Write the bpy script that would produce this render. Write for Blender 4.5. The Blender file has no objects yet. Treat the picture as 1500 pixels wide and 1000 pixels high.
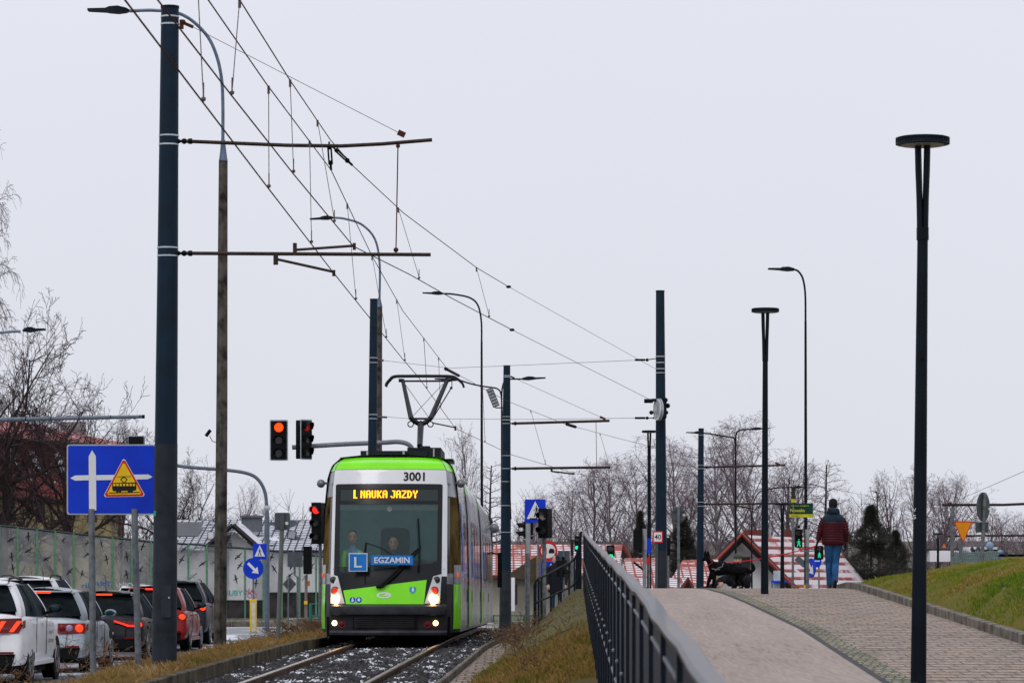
import bpy, math, random
import numpy as np
from mathutils import Vector, Matrix, noise as mnoise
random.seed(7); np.random.seed(7)
R=math.radians
SC=bpy.context.scene; COL=SC.collection
F=4580.0; ZC=1.8
def P(x,y,D): return Vector(((x-750)/F*D, D, ZC+(784-y)/F*D))
def S(D): return F/D
def lerp(a,b,t): return a+(b-a)*t
def itp(tab,d):
    return float(np.interp(d,[t[0] for t in tab],[t[1] for t in tab]))
# ---------------------------------------------------------------- materials
MATS={}
def mat(name,col=(.5,.5,.5),rough=.6,metal=0,var=.12,scale=6,bump=0,bscale=40,emit=None,es=1,coat=0,alpha=1,spec=.22,detail=4,dirt_or_tint=None):
    if name in MATS: return MATS[name]
    m=bpy.data.materials.new(name); m.use_nodes=True; nt=m.node_tree; N=nt.nodes; L=nt.links
    b=N['Principled BSDF']; b.inputs['Roughness'].default_value=rough; b.inputs['Metallic'].default_value=metal
    b.inputs['Specular IOR Level'].default_value=spec
    b.inputs['Coat Weight'].default_value=coat; b.inputs['Coat Roughness'].default_value=.08
    tc=N.new('ShaderNodeTexCoord')
    ns=N.new('ShaderNodeTexNoise'); ns.inputs['Scale'].default_value=scale; ns.inputs['Detail'].default_value=detail
    L.new(tc.outputs['Object'],ns.inputs['Vector'])
    mx=N.new('ShaderNodeMix'); mx.data_type='RGBA'
    d=dirt_or_tint if dirt_or_tint else tuple(c*(1-var*1.6) for c in col)
    mx.inputs[6].default_value=(*d,1); mx.inputs[7].default_value=(*[min(1,c*(1+var*.6)) for c in col],1)
    rp=N.new('ShaderNodeMapRange'); rp.inputs[1].default_value=.3; rp.inputs[2].default_value=.6
    L.new(ns.outputs[0],rp.inputs[0]); L.new(rp.outputs[0],mx.inputs[0]); L.new(mx.outputs[2],b.inputs['Base Color'])
    if bump:
        n2=N.new('ShaderNodeTexNoise'); n2.inputs['Scale'].default_value=bscale; n2.inputs['Detail'].default_value=5
        L.new(tc.outputs['Object'],n2.inputs['Vector'])
        bp=N.new('ShaderNodeBump'); bp.inputs['Strength'].default_value=bump; bp.inputs['Distance'].default_value=.02
        L.new(n2.outputs[0],bp.inputs['Height']); L.new(bp.outputs[0],b.inputs['Normal'])
    if emit:
        b.inputs['Emission Color'].default_value=(*emit,1); b.inputs['Emission Strength'].default_value=es
    if alpha<1: b.inputs['Alpha'].default_value=alpha
    MATS[name]=m; return m
def nodes(m): return m.node_tree.nodes,m.node_tree.links,m.node_tree.nodes['Principled BSDF']
def ramp(N,stops,interp='LINEAR'):
    r=N.new('ShaderNodeValToRGB'); r.color_ramp.interpolation=interp
    e=r.color_ramp.elements
    while len(e)<len(stops): e.new(.5)
    for i,(p,c) in enumerate(stops): e[i].position=p; e[i].color=(*c,1)
    return r
navy=mat('navy_paint',(.0065,.019,.036),.5,spec=.12,var=.25,scale=3,bump=.05,bscale=60,dirt_or_tint=(.008,.016,.026))
navyd=mat('dark_steel_paint',(.004,.008,.014),.5,spec=.12,var=.25,scale=3)
greyp=mat('lower_grey_paint',(.018,.023,.032),.55,var=.3,scale=4,bump=.1)
galv=mat('galvanised_steel',(.15,.165,.18),.55,metal=.3,var=.3,scale=9,bump=.05)
arms=mat('galvanised_arm',(.12,.16,.23),.45,metal=.3,var=.2,scale=9)
brown=mat('brown_insulator_tube',(.035,.022,.017),.5,var=.3,scale=14)
strapm=mat('steel_strap',(.5,.52,.55),.4,metal=.6)
conc=mat('pole_concrete',(.075,.066,.056),.9,var=.5,scale=5,bump=.5,bscale=30)
wirem=mat('wire_copper',(.075,.025,.014),.7,metal=0,spec=.1)
wirel=mat('dropper_wire',(.10,.075,.075),.5)
black=mat('black_plastic',(.004,.005,.006),.55,spec=.12,var=.3)
blackr=mat('black_rubber',(.005,.005,.006),.9,spec=.1,var=.3)
white=mat('white_paint',(.75,.75,.76),.4,var=.06,scale=3)
signw=mat('sign_white',(.72,.74,.76),.45,var=.03)
signb=mat('sign_blue',(.002,.038,.56),.5,var=.12,scale=2,coat=.0)
signr=mat('sign_red',(.6,.012,.02),.4,var=.05)
signy=mat('sign_yellow',(.82,.52,.01),.4,var=.05)
signo=mat('sign_orange',(.72,.26,.008),.4,var=.05)
signback=mat('sign_back_grey',(.075,.09,.10),.6,metal=.1,var=.15)
signedge=mat('sign_edge',(.42,.47,.52),.4,metal=.3)
# ---------------------------------------------------------------- mesh builder
class MB:
    def __init__(s,M=None): s.v=[];s.f=[];s.M=M or Matrix.Identity(4);s.uv=None
    def add(s,vs,fs):
        o=len(s.v); M=s.M
        s.v+= [tuple(M@Vector(v)) for v in vs]; s.f+=[tuple(i+o for i in f) for f in fs]; return s
    def box(s,c,sz,rz=0,rx=0,ry=0,taper=1):
        x,y,z=[a/2 for a in sz]; m=Matrix.Translation(c)@Matrix.Rotation(rz,4,'Z')@Matrix.Rotation(rx,4,'X')@Matrix.Rotation(ry,4,'Y')
        vs=[m@Vector((sx*x*(taper if k else 1),sy*y*(taper if k else 1),(1 if k else -1)*z)) for k in(0,1) for sx,sy in((-1,-1),(1,-1),(1,1),(-1,1))]
        return s.add(vs,[(3,2,1,0),(4,5,6,7),(0,1,5,4),(1,2,6,5),(2,3,7,6),(3,0,4,7)])
    def rbox(s,c,sz,r=.03,rz=0,n=3,axis='Y'):
        # box with rounded outline in x-z plane, extruded along y
        x,y,z=[a/2 for a in sz]; pts=[]
        for cx,cz,a0 in((x-r,z-r,0),(-x+r,z-r,90),(-x+r,-z+r,180),(x-r,-z+r,270)):
            for k in range(n+1):
                a=R(a0+90*k/n); pts.append((cx+r*math.cos(a),cz+r*math.sin(a)))
        old=s.M; s.M=old@Matrix.Translation(c)@Matrix.Rotation(rz,4,'Z')
        s.prism(pts,-y,y); s.M=old; return s
    def prism(s,pts,y0,y1):
        n=len(pts); vs=[(p[0],y0,p[1]) for p in pts]+[(p[0],y1,p[1]) for p in pts]
        fs=[tuple(range(n)),tuple(range(2*n-1,n-1,-1))]+[(i,i+n,(i+1)%n+n,(i+1)%n) for i in range(n)]
        return s.add(vs,fs)
    def flat(s,pts,off=.006):
        return s.add([(p[0],-off,p[1]) for p in pts],[tuple(range(len(pts)))])
    def disc(s,cx,cz,r,off=.006,n=24,rz=None):
        return s.flat([(cx+r*math.cos(2*math.pi*k/n),cz+(rz or r)*math.sin(2*math.pi*k/n)) for k in range(n)],off)
    def ring(s,cx,cz,r0,r1,off=.006,n=28):
        vs=[]
        for k in range(n):
            a=2*math.pi*k/n
            vs+=[(cx+r0*math.cos(a),-off,cz+r0*math.sin(a)),(cx+r1*math.cos(a),-off,cz+r1*math.sin(a))]
        return s.add(vs,[(2*k,2*k+1,(2*k+3)%(2*n),(2*k+2)%(2*n)) for k in range(n)])
    def tube(s,pts,rad,n=8,cap=True,flatz=1):
        pts=[Vector(p) for p in pts]; N=len(pts)
        if not hasattr(rad,'__len__'): rad=[rad]*N
        vs=[];fs=[]; up=None
        for i,p in enumerate(pts):
            d=(pts[min(i+1,N-1)]-pts[max(i-1,0)]).normalized()
            if up is None:
                up=Vector((0,0,1)) if abs(d.z)<.9 else Vector((0,1,0))
            a=d.cross(up)
            if a.length<1e-5: a=d.cross(Vector((1,0,0)))
            a.normalize(); b=a.cross(d).normalized(); up=b
            for k in range(n):
                t=2*math.pi*k/n; vs.append(p+a*math.cos(t)*rad[i]+b*math.sin(t)*rad[i]*flatz)
        for i in range(N-1):
            for k in range(n):
                fs.append((i*n+k,i*n+(k+1)%n,(i+1)*n+(k+1)%n,(i+1)*n+k))
        if cap: fs+=[tuple(range(n-1,-1,-1)),tuple(range((N-1)*n,N*n))]
        return s.add(vs,fs)
    def cyl(s,c,r,h,axis='Z',n=20,r2=None):
        d={'X':Vector((1,0,0)),'Y':Vector((0,1,0)),'Z':Vector((0,0,1))}[axis]*h/2
        c=Vector(c); return s.tube([c-d,c+d],[r,r if r2 is None else r2],n)
    def ball(s,c,r,n=10,sz=(1,1,1)):
        vs=[];fs=[];m=n//2
        for i in range(m+1):
            t=math.pi*i/m
            for k in range(n):
                a=2*math.pi*k/n; vs.append((c[0]+r*sz[0]*math.sin(t)*math.cos(a),c[1]+r*sz[1]*math.sin(t)*math.sin(a),c[2]+r*sz[2]*math.cos(t)))
        for i in range(m):
            for k in range(n): fs.append((i*n+k,(i+1)*n+k,(i+1)*n+(k+1)%n,i*n+(k+1)%n))
        return s.add(vs,fs)
    def grid(s,fn,us,vs_):
        V=[fn(u,v) for v in vs_ for u in us]; n=len(us)
        return s.add(V,[(j*n+i,j*n+i+1,(j+1)*n+i+1,(j+1)*n+i) for j in range(len(vs_)-1) for i in range(n-1)])
    def loft(s,rings,cap=True):
        n=len(rings[0]); vs=[p for r in rings for p in r]
        fs=[(i*n+k,i*n+(k+1)%n,(i+1)*n+(k+1)%n,(i+1)*n+k) for i in range(len(rings)-1) for k in range(n)]
        if cap: fs+=[tuple(range(n-1,-1,-1)),tuple(range((len(rings)-1)*n,len(rings)*n))]
        return s.add(vs,fs)
    def text(s,st,size,c=(0,0),off=.008,w=None,bold=0,ext=0):
        cu=bpy.data.curves.new('t','FONT'); cu.body=st; cu.size=size; cu.align_x='CENTER'; cu.align_y='CENTER'; cu.offset=bold; cu.resolution_u=3
        o=bpy.data.objects.new('t',cu); COL.objects.link(o); dg=bpy.context.evaluated_depsgraph_get(); dg.update()
        me=o.evaluated_get(dg).to_mesh()
        vs=[v.co.copy() for v in me.vertices]; fs=[tuple(p.vertices) for p in me.polygons]
        o.evaluated_get(dg).to_mesh_clear(); COL.objects.unlink(o); bpy.data.objects.remove(o); bpy.data.curves.remove(cu)
        xs=[v.x for v in vs]; ys=[v.y for v in vs]; mx=(max(xs)+min(xs))/2; my=(max(ys)+min(ys))/2
        sx=(w/(max(xs)-min(xs))) if w else 1
        return s.add([(c[0]+(v.x-mx)*sx,-off,c[1]+(v.y-my)) for v in vs],fs)
    def mesh(s,name,smooth=False):
        me=bpy.data.meshes.new(name); me.from_pydata(s.v,[],s.f)
        me.validate(); 
        if smooth:
            me.polygons.foreach_set('use_smooth',[True]*len(me.polygons))
            try: me.set_sharp_from_angle(angle=R(38))
            except Exception: pass
        return me
    def build(s,name,m,parent=None,local=False,smooth=True,sub=0,bevel=0,label=None):
        if parent is not None and not local:
            off=parent.location.copy(); q=parent.parent
            while q: off+=q.location; q=q.parent
            s.v=[(v[0]-off.x,v[1]-off.y,v[2]-off.z) for v in s.v]
        me=s.mesh(name,smooth); me.materials.append(m)
        o=bpy.data.objects.new(name,me); COL.objects.link(o)
        if parent: o.parent=parent
        if bevel:
            b=o.modifiers.new('b','BEVEL'); b.width=bevel; b.segments=2; b.limit_method='ANGLE'; b.angle_limit=R(35)
        if sub:
            q=o.modifiers.new('s','SUBSURF'); q.levels=sub; q.render_levels=sub
        if label: o['label']=label
        return o
def thing(name,label,cat,loc=(0,0,0),group=None,rz=0):
    o=bpy.data.objects.new(name,None); COL.objects.link(o); o.location=loc; o.rotation_euler=(0,0,rz); o.empty_display_size=.2
    o['label']=label; o['category']=cat
    if group: o['group']=group
    return o
def tag(o,label=None,cat=None,group=None,kind=None):
    if label:o['label']=label
    if cat:o['category']=cat
    if group:o['group']=group
    if kind:o['kind']=kind
    return o
def struct(o): o['kind']='structure'; return o
def fr(p,yaw=0,roll=0): return Matrix.Translation(p)@Matrix.Rotation(yaw,4,'Z')@Matrix.Rotation(roll,4,'Y')
def copy_tree(o,parent=None):
    c=o.copy(); COL.objects.link(c); c.parent=parent
    for ch in [k for k in o.children]: copy_tree(ch,c)
    return c
# ---------------------------------------------------------------- terrain
ZR=[(0,-1.75),(50,-2.37),(100,-3.15),(130,-3.5),(178,-4.7),(250,-5.6),(400,-6.2),(4000,-7)]
ZT=[(0,-1.66),(37,-1.756),(53,-1.87),(62,-2.03),(85,-2.5),(100,-2.93),(130,-3.5),(178,-4.7),(250,-5.6),(400,-6.2),(4000,-7)]
ZP=[(0,-1.52),(22,-1.5),(30,-1.42),(44,-1.235),(56,-1.08),(60,-1.035),(62,-1.05),(66,-1.2),(75,-1.75),(100,-2.8),(130,-3.5),(178,-4.7),(250,-5.6),(400,-6.2),(4000,-7)]
ZM=[(0,-.2),(34,-.28),(45,-.33),(52,-.41),(58,-.56),(64,-.78),(75,-1.5),(100,-2.7),(130,-3.5),(178,-4.7),(250,-5.6),(400,-6.2),(4000,-7)]
XV=[(0,-6.4),(42,-6.2),(50,-5.9),(57,-5.7),(75,-5.3),(86,-4.7),(92,-4.4),(95,-3.8),(4000,-3.8)]
XK=[(0,-5.2),(30,-4.42),(35,-4.2),(43,-3.97),(50,-3.76),(55,-3.52),(60,-3.42),(100,-3.2),(4000,-3.2)]
XS=[(0,-1.8),(30,-1.08),(37,-.88),(45,-.67),(57,-.37),(66,-.1),(73,.16),(85,.7),(4000,.7)]
def XR(D): return .0186*min(D,75)+.2
def XC(D): return .0186*min(D,90)+5.48
def XT(D): return -2.51+.0275*(D-37) if D<54 else -2.042+.011*(D-54)
def prof(D):
    zr,zt,zp,zm=[itp(t,D) for t in(ZR,ZT,ZP,ZM)]
    xv,xk,xs=itp(XV,D),itp(XK,D),itp(XS,D)
    k=max(0,min(1,(D-92)/20))
    a=[(-400,zr),(xv-.02,zr),(xv+.04,lerp(zr+.13,zr,k)),(min(xv+.9,xk-.1),lerp(lerp(zr+.1,zt+.05,.75),zr,k)),(xk,lerp(zt+.07,zt,k)),(xk+.14,lerp(zt-.12,zt,k)),(xs,lerp(zt-.1,zt,k)),(xs+.01,lerp(zt-.02,zt,k)),
       (xs+.45,zt-.01*(1-k)),(max(XR(D)-.12,xs+.7),lerp(zp-.03,zp,k)),(XR(D)+.1,zp),(XC(D),zp),(XC(D)+.14,zp+.02),(XC(D)+.8,lerp(zp,zm,.62)),(XC(D)+1.9,zm),(XC(D)+60,zm-.3),(400,min(zm,zr))]
    return a
_pc={}
def G(X,D):
    k=round(D,3)
    if k not in _pc: _pc[k]=prof(D)
    a=_pc[k]; return ZC+float(np.interp(X,[q[0] for q in a],[q[1] for q in a]))
def ribbon(name,Ds,fl,frr,m,nc=2,dz=0,rough=0,seed=0):
    mb=MB(); V=[]
    for D in Ds:
        a,b=fl(D),frr(D)
        for i in range(nc+1):
            X=lerp(a,b,i/nc); z=G(X,D)+dz
            if rough: z+=rough*mnoise.noise(Vector((X*2.1,D*.9,seed)))
            V.append((X,D,z))
    n=nc+1
    mb.add(V,[(j*n+i,j*n+i+1,(j+1)*n+i+1,(j+1)*n+i) for j in range(len(Ds)-1) for i in range(nc)])
    return mb.build(name,m,smooth=True)
# ---------------------------------------------------------------- ground materials
def ground_mat(name,cols,scale=3,fine=40,rough=.95,bump=.4,stretch=(1,1,1)):
    m=mat(name,cols[0],rough,var=0,spec=.08); N,L,b=nodes(m)
    tc=N['Texture Coordinate']; mp=N.new('ShaderNodeMapping'); mp.inputs['Scale'].default_value=stretch
    L.new(tc.outputs['Object'],mp.inputs[0])
    n1=N.new('ShaderNodeTexNoise'); n1.inputs['Scale'].default_value=scale; n1.inputs['Detail'].default_value=8; n1.inputs['Roughness'].default_value=.7
    n2=N.new('ShaderNodeTexNoise'); n2.inputs['Scale'].default_value=fine; n2.inputs['Detail'].default_value=6
    L.new(mp.outputs[0],n1.inputs[0]); L.new(mp.outputs[0],n2.inputs[0])
    r=ramp(N,[(.3+.4*i/(len(cols)-1),c) for i,c in enumerate(cols)]); 
    mm=N.new('ShaderNodeMath'); mm.operation='MULTIPLY_ADD'; mm.inputs[1].default_value=.5; 
    m2=N.new('ShaderNodeMath'); m2.operation='MULTIPLY'; m2.inputs[1].default_value=.5
    L.new(n1.outputs[0],m2.inputs[0]); L.new(n2.outputs[0],mm.inputs[0]); L.new(m2.outputs[0],mm.inputs[2])
    L.new(mm.outputs[0],r.inputs[0]); L.new(r.outputs[0],b.inputs['Base Color'])
    bp=N.new('ShaderNodeBump'); bp.inputs['Strength'].default_value=bump; bp.inputs['Distance'].default_value=.03
    L.new(n2.outputs[0],bp.inputs['Height']); L.new(bp.outputs[0],b.inputs['Normal'])
    return m
m_ground=ground_mat('far_ground',[(.035,.03,.02),(.07,.065,.03),(.05,.06,.02)],.5,9)
m_verge=ground_mat('verge_soil',[(.03,.022,.012),(.10,.075,.03),(.06,.06,.02),(.16,.12,.06)],3,30)
m_mound=ground_mat('mound_turf',[(.05,.055,.010),(.10,.11,.014),(.15,.115,.03),(.06,.075,.010)],1.2,22)
m_bal=ground_mat('ballast_bed',[(.008,.008,.010),(.02,.02,.024),(.05,.05,.055),(.02,.02,.02)],4,26)
m_slope=ground_mat('mossy_slope',[(.04,.045,.010),(.085,.08,.016),(.11,.07,.03),(.07,.065,.02)],2,22)
def snow_over(m,scale,lo,hi,stretch=(1,1,1),col=(.75,.77,.82),needup=False,fine=0):
    N,L,b=nodes(m); src=b.inputs['Base Color'].links[0].from_socket
    geo=N.new('ShaderNodeNewGeometry'); mp=N.new('ShaderNodeMapping'); mp.inputs['Scale'].default_value=stretch
    L.new(geo.outputs['Position'],mp.inputs[0])
    n=N.new('ShaderNodeTexNoise'); n.inputs['Scale'].default_value=scale; n.inputs['Detail'].default_value=6; n.inputs['Roughness'].default_value=.65
    L.new(mp.outputs[0],n.inputs[0])
    mr=N.new('ShaderNodeMapRange'); mr.inputs[1].default_value=lo; mr.inputs[2].default_value=hi; L.new(n.outputs[0],mr.inputs[0])
    fac=mr.outputs[0]
    if needup:
        sp=N.new('ShaderNodeSeparateXYZ'); L.new(geo.outputs['True Normal'],sp.inputs[0])
        m3=N.new('ShaderNodeMapRange'); m3.inputs[1].default_value=.35; m3.inputs[2].default_value=.6; L.new(sp.outputs[2],m3.inputs[0])
        mu=N.new('ShaderNodeMath'); mu.operation='MULTIPLY'; L.new(fac,mu.inputs[0]); L.new(m3.outputs[0],mu.inputs[1]); fac=mu.outputs[0]
    mx=N.new('ShaderNodeMix'); mx.data_type='RGBA'; L.new(fac,mx.inputs[0]); L.new(src,mx.inputs[6]); mx.inputs[7].default_value=(*col,1)
    L.new(mx.outputs[2],b.inputs['Base Color']); return m
snow_over(m_bal,5,.60,.64,(1,.35,1)); snow_over(m_ground,.6,.56,.62); snow_over(m_slope,2.5,.68,.72)
# asphalt path
m_path=ground_mat('path_asphalt',[(.19,.145,.122),(.33,.27,.242),(.385,.32,.288),(.46,.39,.355)],2.2,26,.9,.12,(1,.07,1))
# road : wet grey with snow film
m_road=ground_mat('road_asphalt',[(.05,.055,.065),(.10,.105,.12),(.16,.17,.19)],2,50,.3,.1)
snow_over(m_road,.45,.53,.60,(1,.5,1),(.62,.65,.72))
# pavers
def paver(name,cols,w,h,mortar,rot=0,ms=.02,moss=None,sy=.16):
    m=mat(name,cols[0],.9,var=0,spec=.08); N,L,b=nodes(m); tc=N['Texture Coordinate']
    mp=N.new('ShaderNodeMapping'); mp.inputs['Rotation'].default_value=(0,0,rot); mp.inputs['Scale'].default_value=(1,sy,1); L.new(tc.outputs['Object'],mp.inputs[0])
    br=N.new('ShaderNodeTexBrick'); br.inputs['Scale'].default_value=1; br.inputs['Brick Width'].default_value=w; br.inputs['Row Height'].default_value=h
    br.inputs['Mortar Size'].default_value=ms; br.inputs['Mortar'].default_value=(*mortar,1)
    br.inputs['Color1'].default_value=(*cols[0],1); br.inputs['Color2'].default_value=(*cols[1],1)
    n0=N.new('ShaderNodeTexNoise'); n0.inputs['Scale'].default_value=1.5; n0.inputs['Detail'].default_value=3
    ad=N.new('ShaderNodeVectorMath'); ad.operation='MULTIPLY_ADD'; ad.inputs[1].default_value=(.10,.04,0)
    L.new(tc.outputs['Object'],n0.inputs[0]); L.new(n0.outputs[1],ad.inputs[0]); L.new(mp.outputs[0],ad.inputs[2]); L.new(ad.outputs[0],br.inputs['Vector'])
    n=N.new('ShaderNodeTexNoise'); n.inputs['Scale'].default_value=1.1; n.inputs['Detail'].default_value=8; n.inputs['Roughness'].default_value=.7; L.new(tc.outputs['Object'],n.inputs[0])
    r=ramp(N,[(.3,(.62,.6,.58)),(.5,(1,1,1)),(.62,(1.13,1.0,.91)),(.75,(.9,.92,.95))]); L.new(n.outputs[0],r.inputs[0])
    mx=N.new('ShaderNodeMix'); mx.data_type='RGBA'; mx.blend_type='MULTIPLY'; mx.inputs[0].default_value=1
    L.new(br.outputs[0],mx.inputs[6]); L.new(r.outputs[0],mx.inputs[7]); out=mx.outputs[2]
    nf=N.new('ShaderNodeTexNoise'); nf.inputs['Scale'].default_value=30; nf.inputs['Detail'].default_value=4; L.new(mp.outputs[0],nf.inputs[0])
    rf=ramp(N,[(.35,(.75,.75,.75)),(.65,(1.15,1.15,1.15))]); L.new(nf.outputs[0],rf.inputs[0])
    m9=N.new('ShaderNodeMix'); m9.data_type='RGBA'; m9.blend_type='MULTIPLY'; m9.inputs[0].default_value=1; L.new(out,m9.inputs[6]); L.new(rf.outputs[0],m9.inputs[7]); out=m9.outputs[2]
    if moss:
        n3=N.new('ShaderNodeTexNoise'); n3.inputs['Scale'].default_value=1.6; n3.inputs['Detail'].default_value=7; n3.inputs['Roughness'].default_value=.75; L.new(tc.outputs['Object'],n3.inputs[0])
        mr=N.new('ShaderNodeMapRange'); mr.inputs[1].default_value=moss[0]; mr.inputs[2].default_value=moss[1]; L.new(n3.outputs[0],mr.inputs[0])
        m4=N.new('ShaderNodeMix'); m4.data_type='RGBA'; L.new(mr.outputs[0],m4.inputs[0]); L.new(out,m4.inputs[6]); m4.inputs[7].default_value=(.14,.11,.025,1); out=m4.outputs[2]
    L.new(out,b.inputs['Base Color'])
    bp=N.new('ShaderNodeBump'); bp.inputs['Strength'].default_value=.5; bp.inputs['Distance'].default_value=.02; bp.invert=True
    L.new(br.outputs['Fac'],bp.inputs['Height']); L.new(bp.outputs[0],b.inputs['Normal'])
    return m
m_pave=paver('sidewalk_pavers',[(.33,.275,.235),(.365,.305,.265)],.27,.078,(.14,.115,.095),R(.3),.010)
m_cob=paver('cobble_strip',[(.27,.26,.235),(.40,.39,.36)],.10,.045,(.12,.115,.06),0,.012)
m_strip=paver('brick_walk',[(.23,.19,.165),(.30,.25,.22)],.20,.10,(.06,.055,.03),R(-.4),.012)
m_slopeb=paver('slope_bricks',[(.115,.10,.082),(.16,.14,.12)],.15,.12,(.075,.085,.012),0,.02,moss=(.50,.62),sy=.30)
# ---------------------------------------------------------------- terrain build
def fr_(a,b,s): return list(np.arange(a,b+1e-6,s))
DS=[-60,-20,0,5]+fr_(8,112,2)+fr_(116,178,6)+[200,225,250,300,400,700,1200,2500,4000]
XSAMP=[-2500,-1200,-400,-150,-60,-30,-20,-14,-10]
mb=MB(); V=[];rows=[]
for D in DS:
    p=prof(max(D,0)); xs=sorted(set(XSAMP+[q[0] for q in p if abs(q[0])<100]))
    # constant column count: control points of the profile
    ctrl=[-2500,-1200,-400,-150,-60,-30,-14]+[q[0] for q in p[1:15]]+[XC(D)+5,XC(D)+15,XC(D)+60,400,1200,2500]
    row=[]
    for X in ctrl:
        row.append((X,D,G(max(-400,min(400,X)),max(D,0))-.07-(0 if D<400 else 0)))
    rows.append(row)
n=len(rows[0]); V=[v for r in rows for v in r]
mb.add(V,[(j*n+i,j*n+i+1,(j+1)*n+i+1,(j+1)*n+i) for j in range(len(rows)-1) for i in range(n-1)])
struct(mb.build('ground',m_ground))
near=fr_(6,96,1.0)
# road
Dr=fr_(4,114,2)
def roadr(D): return itp(XV,D)-.12 if D<93 else (itp(XK,D)-.3 if D<98 else 30)
struct(ribbon('road',Dr,lambda D:-16.5 if D<94 else -60,lambda D: itp(XV,D)-.14 if D<92 else -3.6,m_road,6,-.02))
struct(ribbon('verge',near,lambda D:itp(XV,D)+.0,lambda D:itp(XK,D)+.01,m_verge,8,.0,.04,3))
struct(ribbon('track_bed',near,lambda D:itp(XK,D)+.1,lambda D:itp(XS,D)+.0,m_bal,6,0,.02,5))
struct(ribbon('brick_walkway',fr_(6,84,1),lambda D:itp(XS,D)+.0,lambda D:itp(XS,D)+.46,m_strip,3,.01))
struct(ribbon('grass_slope',fr_(4,45,1),lambda D:itp(XS,D)+.44,lambda D:XR(D)+.14,m_slope,6,.012,.05,9))
struct(ribbon('paved_slope',fr_(44,80,1),lambda D:itp(XS,D)+.45,lambda D:max(XR(D)+.14,itp(XS,D)+.7),m_slopeb,6,.016,.02,9))
cobl=lambda D: .0186*D+itp([(0,3.35),(30,3.2),(42,3.28),(52,3.12),(57,2.98),(60,2.80),(66,2.4),(100,2)],D)
struct(ribbon('cycle_path',fr_(4,96,1),lambda D:XR(D)+.12,lambda D:cobl(D)-.16,m_path,6,.006,.0))
struct(ribbon('cobble_strip',fr_(4,96,1),lambda D:cobl(D)-.13,lambda D:cobl(D)+.13,m_cob,2,.012))
struct(ribbon('asphalt_edge',fr_(4,96,1),lambda D:cobl(D)-.2,lambda D:cobl(D)-.12,mat('edge_dark',(.06,.06,.065),.8,bump=.3),1,.009))
struct(ribbon('sidewalk',fr_(4,96,1),lambda D:cobl(D)+.125,lambda D:XC(D)-.0,m_pave,6,.005))
struct(ribbon('grass_bank',fr_(4,96,1),lambda D:XC(D)+.1,lambda D:XC(D)+12,m_mound,24,.01,.13,2))
# kerbs
m_kerb=mat('kerb_concrete',(.17,.15,.125),.9,var=.45,scale=3,bump=.5,bscale=30)
m_kerbm=mat('mossy_kerb',(.085,.07,.045),.9,var=.5,scale=3,bump=.5,bscale=30)
def kerb(name,Ds,fx,w,dz,m,h=.2):
    rings=[]
    for i,D in enumerate(Ds):
        X=fx(D); zz=G(X+ (w if name=='bank_kerb' else 0),D)*0+dz(D)
        j=.006*math.sin(i*2.3)
        rings.append([(X+j,D,zz-h),(X+w+j,D,zz-h),(X+w+j,D,zz-.01),(X+w-.015+j,D,zz),(X+.015+j,D,zz),(X+j,D,zz-.01)])
    o=MB().loft(rings).build(name,m,smooth=False); return struct(o)
kerb('track_kerb',fr_(6,94,1),lambda D:itp(XK,D)-.02,.13,lambda D:ZC+itp(ZT,D)+.1,m_kerbm,.3)
kerb('walkway_kerb',fr_(6,84,1),lambda D:itp(XS,D)-.05,.06,lambda D:ZC+itp(ZT,D)+.01,m_kerb,.2)
kerb('bank_kerb',fr_(6,90,1),lambda D:XC(D)-.01,.13,lambda D:ZC+itp(ZP,D)+.13,m_kerb,.3)
kerb('road_kerb',fr_(6,91,1),lambda D:itp(XV,D)-.12,.13,lambda D:ZC+itp(ZR,D)+.13,m_kerb,.3)
o=MB(); 
for i in range(30):
    o.box((-60+i*1.95,114.5,ZC+itp(ZR,114.5)+.02),(1.92,.2,.3))
struct(o.build('far_kerb',m_kerb,smooth=False))
# white road markings
mk=MB()
for k in range(9):
    x0=-14+k*1.05; mk.add([(x0,97,G(x0,97)+.0),(x0+.5,97,G(x0,97)+.0),(x0+.5,101,G(x0,101)+.0),(x0,101,G(x0,101)+.0)],[(0,1,2,3)])
struct(mk.build('crosswalk_marking',mat('road_marking',(.55,.56,.58),.6)))
# rails
m_rail=mat('rusty_rail',(.13,.075,.05),.45,metal=.5,var=.4,scale=8,bump=.2)
m_railt=mat('rail_head_shine',(.33,.27,.24),.3,metal=.8,var=.2)
tr=thing('tram_track','pair of rusty steel rails laid in dark stone ballast under the tram','track',(XT(40),40,G(XT(40),40)))
for sgn in(-1,1):
    b=MB(); h=MB(); rings=[];rh=[]
    for D in fr_(6,98,2):
        X=XT(D)+sgn*.75; z=ZC+itp(ZT,D)
        pr=[(-.07,-.15),(.07,-.15),(.07,-.135),(.012,-.12),(.012,-.04),(.036,-.03),(.036,-.004),(-.036,-.004),(-.036,-.03),(-.012,-.04),(-.012,-.12),(-.07,-.135)]
        rings.append([(X+a,D,z+c) for a,c in pr]); rh.append([(X-.03,D,z-.006),(X+.03,D,z-.006),(X+.026,D,z+.002),(X-.026,D,z+.002)])
    b.loft(rings); h.loft(rh); q=b.build('rail',m_rail,tr,smooth=False); h.build('rail_head',m_railt,q,smooth=False)
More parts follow.
